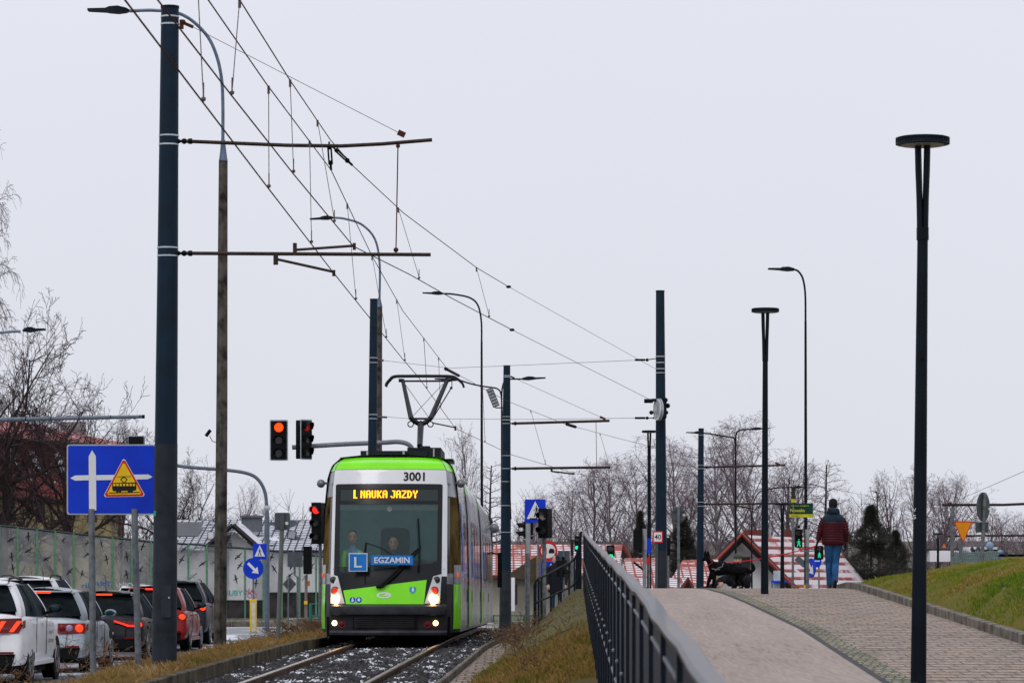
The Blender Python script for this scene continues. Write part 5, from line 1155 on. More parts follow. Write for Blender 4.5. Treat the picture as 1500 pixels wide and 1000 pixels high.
def sleeve(mb,ps,r0,r1,n=9):
    pts=[];rr=[]
    for i in range(n*2+1):
        t=i/(n*2); seg=t*(len(ps)-1); k=min(int(seg),len(ps)-2); p=ps[k].lerp(ps[k+1],seg-k); pts.append(p); rr.append(lerp(r0,r1,t)+(.006 if i%2 else -.004))
    mb.tube(pts,rr,14)
aL=[Vector((-.175,0,1.395)),Vector((-.235,.0,1.27)),Vector((-.265,.02,1.12)),Vector((-.295,.06,.98))]
aR=[Vector((.175,0,1.395)),Vector((.235,-.01,1.27)),Vector((.258,-.02,1.12)),Vector((.255,.02,.94))]
b=MB(); sleeve(b,aL,.074,.056); b.build('sleeve',burg,man,local=True); b=MB(); sleeve(b,aR,.074,.056); b.build('sleeve',burg,man,local=True)
glove=mat('glove_black',(.01,.01,.013),.7)
b=MB(); hand(b,Vector((-.297,.065,.965)),Vector((-.25,.3,-.8)),1,1.2,.8,Vector((1,0,0))); hL=b.build('gloved_hand',glove,man,local=True)
b=MB(); hand(b,Vector((.253,.025,.92)),Vector((.05,.1,-1)),-1,1.2,.55,Vector((-1,0,0))); b.build('gloved_hand',glove,man,local=True)
# --- leash
h0=mloc+Vector((-.33,.10,.86))
dogloc=Vector(((1066-750)/F*62,62,G(4.2,61.5)-.01))
ls=MB(); A_=P(1059,824.5,62.0); B_=h0; pts=[]
for i in range(21):
    t=i/20; p=A_.lerp(B_,t); p.z-=.09*4*t*(1-t)*.6; pts.append(p)
ls.tube(pts,.012,6); 
lo=ls.build('leash',mat('leash_red',(.55,.008,.02),.5),None); tag(lo,'long red leash stretched from the black dog to the hand of the walking man','leash')
# --- dog, facing -x (left). local origin at ground under chest/belly mid. px/m=73.9
dg=thing('dog','black shepherd dog with pricked ears, harness and curled tail standing on the crest','dog',dogloc)
def dp_(x,y,dy=0): return Vector(((x-1066)/73.9,dy,(862.5-y)/73.9))
coat=mat('dog_black_fur',(.0035,.0035,.0045),.8,var=.4,scale=20,bump=.6,bscale=60,spec=.08)
pts=[dp_(1068,833),dp_(1056,833),dp_(1047,834),dp_(1041,826),dp_(1036.5,817),dp_(1031.5,819),dp_(1027.5,821),  #0-6 spine/neck/head/muzzle
 dp_(1084,832),dp_(1092,834),dp_(1100,838),dp_(1105,832),dp_(1101,825), #7-11 rump,tail
 dp_(1046,845,-.08),dp_(1045,853,-.08),dp_(1043.5,860.5,-.08), #12-14 front L
 dp_(1041,846,.08),dp_(1038,853,.08),dp_(1036,860.5,.08), #15-17 front R
 dp_(1087,842,-.09),dp_(1083,849,-.09),dp_(1089,854,-.09),dp_(1087,860.5,-.09), #18-21 hind L
 dp_(1084,842,.09),dp_(1078,849,.09),dp_(1081,855,.09),dp_(1077,860.5,.09), #22-25
 dp_(1044,838,-.06),dp_(1044,838,.06)]
ed=[(0,1),(1,2),(2,3),(3,4),(4,5),(5,6),(0,7),(7,8),(8,9),(9,10),(10,11),(2,26),(26,12),(12,13),(13,14),(2,27),(27,15),(15,16),(16,17),(7,18),(18,19),(19,20),(20,21),(7,22),(22,23),(23,24),(24,25)]
rad=[.115,.125,.125,.075,.072,.042,.026,.115,.06,.045,.042,.03,.05,.032,.028,.05,.032,.028,.07,.045,.028,.028,.07,.045,.028,.028,.06,.06]
skinobj('body',pts,ed,rad,coat,dg,0,2)
for x,dy in((1033.5,-.035),(1038,.035)):
    b=MB(); c=dp_(x,814.5,dy); b.loft([[tuple(c+Vector((a*.035,q*.018,-.03))) for a,q in((1,0),(0,1),(-1,0),(0,-1))],[tuple(c+Vector((a*.03-.008,q*.012,.05))) for a,q in((1,0),(0,1),(-1,0),(0,-1))],[tuple(c+Vector((a*.004-.012,q*.004,.12))) for a,q in((1,0),(0,1),(-1,0),(0,-1))]]); b.build('ear',coat,dg,local=True)
for q in(13.5,16.5,20.5,24.5):
    i=int(q+.5) if q!=20.5 else 21
ft=[dp_(1042.5,861,-.08),dp_(1035,861,.08),dp_(1086,861,-.09),dp_(1076,861,.09)]
for c in ft: b=MB(); b.ball(c-Vector((.015,0,0)),.04,10,(1.2,.8,.65)); b.build('paw',coat,dg,local=True)
b=MB(); b.ball(dp_(1026.6,820.5),.014,8); b.build('nose',blackr,dg,local=True)
b=MB(); b.ball(dp_(1033.5,816.5,-.06),.009,6); b.build('eye',mat('eye_brown',(.06,.02,.01),.2),dg,local=True)
b=MB(); b.tube([dp_(1040,820)+Vector((-.0,-.08,.03)),dp_(1043,824)+Vector((0,-.1,0)),dp_(1036,829)+Vector((.0,-.07,0)),dp_(1036,829)+Vector((.0,.07,0)),dp_(1043,824)+Vector((0,.1,0)),dp_(1040,820)+Vector((0,.08,.03))],.007,6); b.build('collar',mat('collar_red',(.4,.01,.01),.5),dg,local=True)
b=MB(); b.loft([[tuple(dp_(x,833+(0 if i<2 else -.5))+Vector((0,math.cos(a)*r,math.sin(a)*r))) for a in [2*math.pi*k/18 for k in range(18)]] for i,(x,r) in enumerate(((1049,.138),(1053,.143),(1060,.138),(1063,.130)))],cap=False); hn=b.build('harness',mat('harness_black',(.004,.004,.006),.8,spec=.08),dg,local=True)
b=MB(); b.tube([dp_(1047,836,-.145),dp_(1051,832,-.15),dp_(1057,830,-.145),dp_(1059,825,-.10)],.012,5); b.tube([dp_(1042,833,-.13),dp_(1048,834,-.145),dp_(1054,834,-.15)],.012,5); b.build('harness_strap',mat('strap_grey',(.12,.13,.15),.5),hn,local=True)
b=MB(); b.M=fr(dp_(1049,834,-.15)); b.text('K9',.06,(0,0),.0); 
# --- crouching person behind dog
cl=Vector(((1080-750)/F*64.5,64.5,G(4.8,64.5)-.02)); k=F/64.5
cp_=thing('person','person in dark clothes and green knitted hat crouching behind the black dog','person',cl)
def q_(x,y,dy=0): return Vector(((x-1080)/k,dy,ZC+(784-y)/F*64.5-cl.z))
pts=[q_(1082,858,.05),q_(1082,846,.03),q_(1081,833,-.02),q_(1080.5,826,-.03), q_(1062,846,-.12),q_(1046,857,-.12),q_(1034,862,-.12), q_(1092,846,-.25),q_(1094,862,-.2), q_(1070,835,-.03),q_(1064,846,-.15),q_(1058,853,-.22),q_(1092,836,-.03),q_(1097,850,-.06),q_(1092,858,-.18)]
ed=[(0,1),(1,2),(2,3),(0,4),(4,5),(5,6),(0,7),(7,8),(2,9),(9,10),(10,11),(2,12),(12,13),(13,14)]
rad=[.15,.16,.16,.06,.10,.075,.05,.10,.07,.085,.06,.04,.085,.065,.05]
dkc=mat('dark_coat',(.005,.006,.010),.8,bump=.4,bscale=15)
skinobj('body',pts,ed,rad,dkc,cp_,0,2)
b=MB(); head(b,q_(1080.5,820,-.05),.95); b.build('head',skin,cp_,local=True); facebits(q_(1080.5,820,-.05),cp_,.95)
b=MB(); c=q_(1080.5,818,-.04); b.loft([ring_at((c.x,c.y,c.z),.085,.105),ring_at((c.x,c.y,c.z+.06),.09,.108),ring_at((c.x,c.y,c.z+.10),.06,.075),ring_at((c.x,c.y,c.z+.115),.01,.01)]); b.build('knitted_hat',mat('hat_green',(.06,.085,.055),.9,bump=.5,bscale=60),cp_,local=True)
b=MB(); c=q_(1080.5,826,-.1); b.loft([ring_at((c.x,c.y+.06,c.z-.05),.11,.11),ring_at((c.x,c.y+.05,c.z),.10,.11),ring_at((c.x,c.y+.05,c.z+.03),.085,.10)]); b.build('scarf',dkc,cp_,local=True)
b=MB(); hand(b,q_(1058,853,-.22),Vector((-.6,-.2,-.6)),1,1,.5); b.build('hand',skin,cp_,local=True)
b=MB(); b.ball(q_(1033,862,-.13),.07,10,(1.5,.8,.6)); b.build('shoe',shoe,cp_,local=True); b=MB(); b.ball(q_(1093,864,-.26),.07,10,(.9,1.5,.6)); b.build('shoe',shoe,cp_,local=True)
bg=thing('bag','beige canvas bag standing on the path behind the front legs of the dog','bag',q_(1050,863,-.05)+cl); b=MB(); b.M=Matrix.Translation(bg.location); b.loft([ring_at((0,0,0),.06,.05,12),ring_at((0,0,.1),.075,.055,12),ring_at((0,0,.24),.055,.03,12),ring_at((0,0,.3),.02,.015,12)]); b.build('body',mat('bag_beige',(.33,.24,.14),.8,bump=.4),bg); b=MB(); b.M=Matrix.Translation(bg.location); b.tube([(-.03,0,.28),(-.02,0,.36),(.03,0,.36),(.03,0,.28)],.008,5); b.build('handle',mat('bag_beige',(.33,.24,.14),.8),bg)
# --- standing person by the curved railing
sl=Vector(((815-750)/F*92,92,P(0,903,92).z)); k=F/92
st_=thing('person','person in a black coat with the hood up standing behind the curved railing','person',sl)
pts=[(0,0,.98),(0,0,1.2),(0,0,1.45),(0,0,1.58),(-.09,0,.9),(-.1,0,.5),(-.1,0,.08),(.09,0,.9),(.1,0,.5),(.1,0,.08),(-.2,0,1.45),(-.27,-.02,1.2),(-.24,-.12,.98),(.2,0,1.45),(.27,-.02,1.2),(.24,-.12,.98)]
ed=[(0,1),(1,2),(2,3),(0,4),(4,5),(5,6),(0,7),(7,8),(8,9),(2,10),(10,11),(11,12),(2,13),(13,14),(14,15)]
skinobj('body',pts,ed,[.13,.13,.14,.06,.09,.06,.05,.09,.06,.05,.07,.05,.035,.07,.05,.035],mat('dark_jeans',(.012,.03,.07),.8),st_)
b=MB(); b.loft([ring_at((0,0,.72),.25,.17),ring_at((0,0,1.0),.25,.17),ring_at((0,0,1.3),.26,.17),ring_at((0,0,1.5),.2,.13),ring_at((0,0,1.56),.1,.1)]); 
for sx in(-1,1): b.tube([(sx*.2,0,1.46),(sx*.28,-.02,1.2),(sx*.25,-.13,.96)],[.095,.085,.06],12)
b.build('coat',mat('coat_black',(.008,.009,.014),.8,bump=.3),st_,local=True)
b=MB(); head(b,(-.02,-.02,1.68),1,R(-60)); b.build('head',skin,st_,local=True)
b=MB(); b.loft([ring_at((0,.02,1.55),.13,.13),ring_at((0,.03,1.65),.12,.13),ring_at((0,.02,1.75),.115,.125),ring_at((0,.02,1.81),.07,.08),ring_at((0,.02,1.83),.01,.01)]); b.build('hood',mat('hood_navy',(.01,.02,.045),.8,bump=.3),st_,local=True)
for sx in(-1,1):
    b=MB(); hand(b,Vector((sx*.24,-.14,.95)),Vector((0,-.4,-1)),-sx,1,.5); b.build('hand',skin,st_,local=True); b=MB(); shoe_(b,Vector((sx*.1,0,.1)),0); b.build('shoe',shoe,st_,local=True)
# ------------------------------------------------------------- CARS (local: origin rear-centre on the ground, y forward/away, x right)
cglass=mat('car_glass',(.006,.010,.012),.12,var=.3,spec=.05); tyre=mat('tyre',(.012,.012,.013),.8); alloy=mat('alloy',(.25,.26,.28),.3,metal=.8); arch=mat('arch_black',(.006,.006,.007),.8)
tl=mat('tail_red',(.075,.002,.003),.25,coat=.2,emit=(1,.01,.005),es=.05); tlon=em('tail_lit',(1,.02,.008),1.6); tlo=em('tail_orange',(1,.045,.010),1.7)
plm=mat('plate_white',(.6,.6,.58),.5)
def car(label,X,D,paint,W=1.84,Lc=4.4,Hc=1.5,suv=False,lamps='rect',scale=1,group='cars queueing on the road left of the tram',rails=False,clad=False,ant=True,rake=.35,brake=True,name='parked_car'):
    z0=G(X,D)+0; z1=G(X,D+Lc)
    t=thing('car' if name=='parked_car' else name,label,'car',(X,D,z0),group); t.rotation_euler=(math.atan2(z1-z0,Lc),0,0)
    w=W/2; zb=.24 if not suv else .28; zbelt=.95*Hc/1.5 if not suv else .665*Hc; zr=Hc
    def B(m,nm,mb,par=t,**k): return mb.build(nm,m,par,local=True,**k)
    # lower body
    st=[(0,.86,.0),(.06,.955,.02),(.25,1.0,.03),(.8,1.025,.03),(1.6,.985,.02),(2.6,.98,.0),(Lc-1.15,1.02,-.02),(Lc-.55,.985,-.12),(Lc-.15,.90,-.22),(Lc,.70,-.28)]
    rg=[]
    for (y,k,dz) in st:
        ww=w*k; zt_=zbelt+dz
        zs=[zb,zb+.03,zb+.16,lerp(zb,zt_,.45),lerp(zb,zt_,.62),zt_-.10,zt_-.015]; xs=[.88,.96,.995,1.0,.985,.945,.88]
        half=[(ww*x,z) for x,z in zip(xs,zs)]
        def yy(z):
            if y<.2: 
                tt=(z-zb)/(zt_-zb); return y+ (.13*(tt-.42)/.58 if tt>.42 else 0)+( -.05 if tt<.42 else 0) + (0.02)
            return y
        ring=[(0,yy(zb),zb)]+[(x,yy(z),z) for x,z in half]+[(0,yy(zt_),zt_+.03)]+[(-x,yy(z),z) for x,z in half[::-1]]
        rg.append(ring)
    B(paint,'body',MB().loft(rg),sub=2)
    # greenhouse
    yr0=.16; yr1=yr0+rake; wr=w*.66; wb=w*.905; rf=2.55; wf=Lc-1.35
    def hw(z): return lerp(wb,wr,max(0,(z-zbelt)/(zr-.07-zbelt))**1.5)
    zt2=zr-.06
    def yrear(z): return lerp(yr0,yr1,((z-zbelt)/(zt2-zbelt))**1.2)
    def yfront(z): return lerp(wf,rf,(z-zbelt)/(zt2-zbelt))
    zz=[lerp(zbelt-.03,zt2,i/5) for i in range(6)]
    def zc(z): return max(z,zbelt)
    g=MB(); g.grid(lambda u,v:(u*hw(zc(v))*(.945-.05*((v-zbelt)/(zt2-zbelt))),yrear(zc(v))+.05*u*u,v),[i/6 for i in range(-6,7)],[zbelt+.05+(zt2-zbelt-.05)*i/5 for i in range(6)])
    rgz=B(cglass,'rear_window',g)
    for sg in(-1,1):
        rc=MB(); rc.grid(lambda u,v:(sg*(lerp(.92-.05*((zc(v)-zbelt)/(zt2-zbelt)),1.0,u)*hw(zc(v))-.0),yrear(zc(v))+.05+ .13*u,v),[0,.4,.75,1],zz)
        g=MB(); g.grid(lambda u,v:(sg*(hw(zc(v))-.004),lerp(yrear(zc(v))+.55,yfront(zc(v))-.12,u),v),[i/8 for i in range(9)],zz); B(mat('car_side_glass',(.035,.042,.05),.3,var=.9,scale=2.2,spec=0,dirt_or_tint=(.006,.008,.010)),'side_window',g)
        B(paint,'rear_corner',rc); rc=MB(); rc.grid(lambda u,v:(sg*hw(zc(v)),lerp(yrear(zc(v))+.18,yrear(zc(v))+.60-(.12*(v-zbelt) if v>zbelt else 0),u),v),[0,.5,1],zz)
        B(paint,'rear_pillar',rc); rc=MB(); p=MB(); ym=lerp(yr1,rf,.52); p.grid(lambda u,v:(sg*(hw(zc(v))+.003),ym+.05*u,v),[0,1],zz); B(black,'door_pillar',p)
        rc.grid(lambda u,v:(sg*hw(zc(v)),lerp(yfront(zc(v))-.12,yfront(zc(v)),u),v),[0,1],zz); B(paint,'front_pillar',rc)
        # wheels and arches
        for yw in(.80,Lc-.85):
            a=MB(); a.cyl((sg*(w*.985-.01),yw,.335),.385,.05,'X',28); B(arch,'wheel_arch',a)
            q=MB(); q.tube([(sg*(w-.235),yw,.325),(sg*(w-.22),yw,.325),(sg*(w-.03),yw,.325),(sg*(w-.012),yw,.325)],[.30,.325,.325,.30],28); wh=B(tyre,'wheel',q)
            q=MB(); q.cyl((sg*(w-.008),yw,.325),.225,.02,'X',24); B(mat('rim_dark',(.03,.03,.035),.4),'rim',q,wh)
            q=MB()
            for i in range(5):
                aa=i*2*math.pi/5; q.box((sg*(w+.004),yw+.11*math.cos(aa),.325+.11*math.sin(aa)),(.02,.22,.045),0,aa)
            q.M=Matrix.Identity(4); q.tube([(sg*(w+.004),yw+.215*math.cos(aa),.325+.215*math.sin(aa)) for aa in [k*math.pi/12 for k in range(25)]],.014,5); B(alloy,'spokes',q,wh)
        # mirror
        m=MB(); m.ball((sg*(w+.10),Lc-1.72,zbelt+.09),.10,12,(1.15,.7,.7)); m.tube([(sg*w*.9,Lc-1.65,zbelt+.0),(sg*(w+.08),Lc-1.7,zbelt+.05)],.03,6); mm=B(black if not paint.name.startswith('paint_silver') else paint,'wing_mirror',m)
        m=MB(); m.ball((sg*(w+.095),Lc-1.775,zbelt+.09),.075,10,(1.05,.3,.7)); B(mat('mirror_glass',(.012,.045,.052),.2,spec=.1),'mirror_glass',m,mm)
        # door handles
        for yh in(1.35,2.35): m=MB(); m.box((sg*(w*.985+.0),yh,zbelt-.14),(.04,.18,.03)); B(paint,'door_handle',m)
        m=MB(); m.box((sg*(w*.98),Lc/2-.1,zb+.03),(.05,Lc-2.3,.08)); B(black if clad else paint,'side_sill',m,bevel=.01)
        m=MB(); m.tube([(sg*(w*.99+.004),2.45,zb+.15),(sg*(w*.995+.004),2.5,zbelt-.05)],.006,4); m.tube([(sg*(w*.99+.004),1.38,zb+.2),(sg*(w*.995+.004),1.4,zbelt-.05)],.006,4); B(black,'door_gap',m)
    g=MB(); g.grid(lambda u,v:(u*hw(zc(v)),yfront(zc(v))-.04*u*u+.04,v),[i/4 for i in range(-4,5)],zz); B(cglass,'windscreen',g)
    r=MB(); r.box((0,Lc/2,.26),(W*.86,Lc-.5,.2)); B(arch,'underbody',r)
    # roof
    r=MB()
    def rf_(u,v):
        y=lerp(yr1-.10,rf+.05,v); e=abs(u); k=float(np.interp(v,[0,.15,.85,1],[.96,1,1,.94]))
        return (u*wr*1.015*k,y,zt2+.085*(1-e**2.2)-.015*e-.03*(abs(v-.45)/.55)**2.5-.0)
    us=[i/8 for i in range(-8,9)]; vs=[i/8 for i in range(9)]
    r.grid(rf_,us,vs); B(paint,'roof',r)
    r=MB(); r.box((0,yr1-.02,zt2+.01),(wr*1.85,.22,.035),0,R(8)); sp=B(paint,'roof_spoiler',r,bevel=.012)
    if brake: r=MB(); r.box((0,yr1-.135,zt2-.015),(.34 if not suv else .5,.02,.035)); B(tlo,'brake_light',r)
    if ant: r=MB(); r.tube([(.0,yr1+.22,zt2+.05),(0,yr1-.02,zt2+.38)],.006,5); r.ball((0,yr1+.22,zt2+.07),.03,8,(1,1.6,.8)); B(black,'aerial',r)
    if rails:
        for sg in(-1,1): r=MB(); r.tube([(sg*wr*.9,yr1+.15,zt2+.02),(sg*wr*.9,yr1+.3,zt2+.085),(sg*wr*.88,1.6,zt2+.10),(sg*wr*.88,rf-.3,zt2+.07),(sg*wr*.88,rf-.15,zt2+.01)],.02,6); B(black if rails=='b' else alloy,'roof_rail',r)
    # rear details
    yb=lambda z:(.13*((z-zb)/(zbelt-zb)-.42)/.58 if (z-zb)/(zbelt-zb)>.42 else -.05)+.02
    def rp(x,z,o=.0): 
        return (x,yb(z)-o+.10*(abs(x)/w)**4+.0,z)
    def rpatch(q,o,nm,m,par=t,n=8):
        (x0,a0),(x1,a1),(x2,a2),(x3,a3)=q; mb=MB(); mb.grid(lambda u,v:rp(lerp(lerp(x0,x1,u),lerp(x3,x2,u),v),lerp(lerp(a0,a1,u),lerp(a3,a2,u),v),o),[i/n for i in range(n+1)],[0,.33,.66,1]); return B(m,nm,mb,par)
    zl=zbelt-.17
    rpatch([(-w*.80,zb+.0),(w*.80,zb+.0),(w*.86,zb+.2),(-w*.86,zb+.2)],.035,'lower_bumper',black)
    pz=zl-.22 if lamps!='slim' else zb+.40
    rpatch([(-.26,pz-.055),(.26,pz-.055),(.26,pz+.055),(-.26,pz+.055)],.035,'number_plate',plm)
    for sg in(-1,1):
        e=w*.94
        if lamps=='rect':
            a,b_=(w*.38,e); rpatch([(sg*a,zl-.09),(sg*b_,zl-.09),(sg*b_,zl+.09),(sg*a,zl+.09)],.035,'tail_light',tl)
            for cx,rr,mm in((w*.47,.065,tl),(w*.62,.065,mat('reverse_lens',(.35,.25,.4),.2)),(w*.82,.075,tlo)):
                q=MB(); p_=rp(sg*cx,zl,.05); q.ball(p_,rr,12,(1,.3,1)); B(mm,'lamp',q)
        elif lamps=='slant':
            rpatch([(sg*w*.30,zl-.02),(sg*e,zl-.0),(sg*e,zl+.12),(sg*w*.30,zl+.10)],.035,'tail_light',tl)
            for x0,x1 in((w*.50,w*.60),(w*.74,w*.86)): rpatch([(sg*x0,zl-.10),(sg*(x0+.07),zl-.10),(sg*(x1+.075),zl+.07),(sg*x1,zl+.07)],.05,'lit_bar',tlo)
            rpatch([(sg*w*.44,zl-.12),(sg*w*.9,zl-.12),(sg*w*.97,zl+.02),(sg*w*.42,zl+.02)],.043,'lamp_lens',tl)
        elif lamps=='line':
            rpatch([(sg*w*.28,zl+.03),(sg*w*.97,zl-.06),(sg*w*.99,zl+.06),(sg*w*.28,zl+.08)],.035,'tail_light',tl)
            rpatch([(sg*w*.30,zl+.055),(sg*w*.62,zl-.045),(sg*w*.64,zl-.01),(sg*w*.30,zl+.085)],.05,'lit_bar',tlon); rpatch([(sg*w*.6,zl-.05),(sg*w*.9,zl-.06),(sg*w*.9,zl-.02),(sg*w*.6,zl-.01)],.05,'lit_bar',tlon); q=MB(); q.ball(rp(sg*w*.88,zl-.01,.05),.06,10,(1.2,.3,1)); B(tlo,'lamp',q)
        elif lamps=='slim':
            rpatch([(sg*w*.45,zl-.05),(sg*e,zl-.07),(sg*e,zl+.07),(sg*w*.45,zl+.05)],.035,'tail_light',tl); q=MB(); q.ball(rp(sg*w*.86,zl,.05),.075,10,(1.1,.35,.9)); B(tlo,'lamp',q)
        q=MB(); q.box(rp(sg*w*.70,zb+.22,.05),(.26,.03,.035)); B(tl,'reflector',q)
        # rear light wraparound on flank
        q=MB(); q.grid(lambda u,v:(sg*(w*lerp(.965,.985,u)+.008),lerp(.05,.24,u),lerp(zl-.05,zl+.07,v)+.02*u),[0,.5,1],[0,.5,1]); B(tl,'tail_light_side',q)
    if not lamps=='slant': pass
    q=MB(); q.tube([rp(-w*.55,zl-.36,.03),rp(-w*.5,zb+.27,.03),rp(w*.5,zb+.27,.03),rp(w*.55,zl-.36,.03),rp(w*.6,zbelt-.08,.03)],.006,4); B(black,'tailgate_gap',q)
    return t
pw=mat('paint_white',(.74,.74,.77),.3,var=.05,coat=.2); ps=mat('paint_silver',(.30,.33,.38),.4,metal=.3,var=.08,coat=.2); pb_=mat('paint_black',(.008,.009,.014),.35,var=.2,spec=.15); pr_=mat('paint_red',(.22,.003,.006),.3,var=.1,spec=.2,coat=.15); pd=mat('paint_graphite',(.016,.018,.026),.35,var=.2,spec=.2)
c1=car('white crossover car nearest the camera, cut by the left edge, with slanted lit tail lamps',-7.78-.93,49.8,pw,1.86,4.5,1.66,True,'slant',rails='b',rake=.5,ant=False,brake=False)
b=MB(); 
for i,(tx,zt_) in enumerate((('112 hp',.92),('hybrid',.79),('drive',.66))):
    q=MB(); q.text(tx,.11,(0,0),0,w=.55); q.v=[(.93+.006,2.95+v[0],zt_+v[2]) for v in q.v]; b.v+=[]; b.add(q.v,q.f)
b.build('door_lettering',mat('letter_grey',(.12,.12,.13),.5),c1,local=True)
b=MB(); q=MB(); q.text('HYBRID',.05,(.62,.80),.0,w=.2); b.add([(v[0],-.03,v[2]) for v in q.v],q.f); b.build('tailgate_lettering',mat('letter_grey',(.12,.12,.13),.5),c1,local=True); b=MB(); q=MB(); q.text('COMFORT',.05,(.60,.89),.0,w=.24); b.add([(v[0],-.0,v[2]) for v in q.v],q.f); b.build('tailgate_lettering',mat('letter_grey',(.12,.12,.13),.5),c1,local=True)
car('silver hatchback with round tail lamps and a roof aerial behind the white crossover',-7.72-.88,56.8,ps,1.76,4.25,1.52,False,'rect',rake=.3)
car('black hatchback with thin curved red tail lamps between the two sign posts',-7.78-.90,66,pb_,1.80,4.3,1.45,False,'line',rake=.5)
car('red crossover car partly hidden behind the thick navy pole',-7.80-.90,75,pr_,1.80,4.3,1.55,False,'slim',rake=.6,ant=False)
car('dark graphite estate SUV at the head of the visible queue behind the red car',-8.15-.93,83.5,pd,1.88,4.7,1.70,True,'slim',rails='s',rake=.4,ant=False,brake=False)
car('white van like car with black roof rails in the far lane behind the white crossover',-10.98,70,pw,1.85,4.6,1.76,True,'slim',rails='b',rake=.25,ant=False,brake=False)
car('white far lane car glimpsed between the right sign post and the thick navy pole',-11.75,98,pw,1.85,4.5,1.55,False,'slim',rake=.4,ant=False)
# ------------------------------------------------------------- NOISE BARRIER
nb=thing('noise_barrier','long transparent noise barrier with green posts and black bird stickers behind the queue of cars','noise barrier',base_z(120,172),'transparent noise barrier sections')
gp=mat('post_green',(.10,.25,.15),.5,var=.15); 
ng=mat('barrier_glass',(.40,.41,.42),.2,var=.5,scale=.8,alpha=.46,spec=.3,dirt_or_tint=(.24,.26,.29)); bb=mat('barrier_base',(.05,.045,.045),.9,var=.4,scale=1,bump=.3); bird=mat('bird_sticker',(.012,.015,.03),.5)
graf=[mat('graffiti_teal',(.01,.35,.30),.6),mat('graffiti_white',(.5,.52,.55),.6),mat('graffiti_pink',(.45,.12,.22),.6),mat('graffiti_blue',(.05,.15,.35),.6)]
posts=[-28,-1,26,54,81,108,137,165,193,221,249,276,303,331,359,386,413,439,463,490]
def bd(x): return 170+16*(x+28)/518
def ytop(x): return float(np.interp(x,[-28,0,220,300,400,490],[766,769.5,793,798,806,817]))
def ybot(x): return 879.5 if 331<=x<386 else (868 if x>=386 else 872)
def birdshape(b,cx,cz,s,a):
    pts=[(-.5,.05),(-.25,.16),(-.05,.06),(.0,.28),(.06,.05),(.3,-.02),(.55,-.16),(.3,-.12),(.05,-.08),(.02,-.35),(-.06,-.07),(-.3,.02)]
    c,q=math.cos(a),math.sin(a); b.flat([(cx+s*(x*c-y*q),cz+s*(x*q+y*c)) for x,y in pts],.03)
rb=random.Random(4)
for i,x in enumerate(posts):
    D=bd(x); b=MB(); a=P(x,ytop(x)-1,D); z=base_z(x,D); b.box(((a.x),D,(a.z+z.z)/2-.1),(.10,.16,a.z-z.z+.2)); b.build('post',gp,nb)
    if i==len(posts)-1: break
    x1=posts[i+1]; D1=bd(x1); yb_=ybot(x+1)
    A=P(x,ytop(x),D); B2=P(x1,ytop(x1),D1); C1=P(x1,yb_,D1); D_=P(x,yb_,D)
    g=MB(); g.add([A,B2,C1,D_],[(0,1,2,3)]); gl=g.build('glass_panel',ng,nb)
    b=MB(); b.tube([A,B2],.06,4); b.build('frame_rail',mat('frame_dark',(.03,.045,.05),.5),nb); b=MB(); b.tube([D_,C1],.05,4); b.build('frame_rail',mat('frame_dark',(.03,.045,.05),.5),nb)
    b=MB(); E=base_z(x,D); E2=base_z(x1,D1); b.add([D_,C1,E2-Vector((0,0,.3)),E-Vector((0,0,.3))],[(0,1,2,3)]); b.build('concrete_base',bb,nb)
    b=MB(fr(Vector(((A.x+B2.x)/2,(D+D1)/2-.08,0))))
    for k in range(3 if i%3 else 2):
        yy=lerp(ytop(x)+8,yb_-(28 if x<250 else 22),(k+rb.random()*.6)/2.6); birdshape(b,rb.uniform(-.3,.3),P(0,yy,D).z,.62,rb.choice([-1,1,-1.2,.9,1.3])+rb.gauss(0,.2))
    b.build('bird_stickers',bird,nb)
for xx,yy,m_,tx,wd in((150,855,3,'ART',1.0),(178,857,1,'SANIO',1.3),(128,857,3,'rik',.7),(343,868,0,'SUBY',1.0),(366,865,2,'NA',.7),(366,872,2,'YOU',.8),(205,857,1,'oz',.6)):
    b=MB(fr(P(xx,yy,bd(xx)-.25))); b.text(tx,.42,(0,0),0,w=wd,bold=.01); b.build('graffiti',graf[m_],nb)
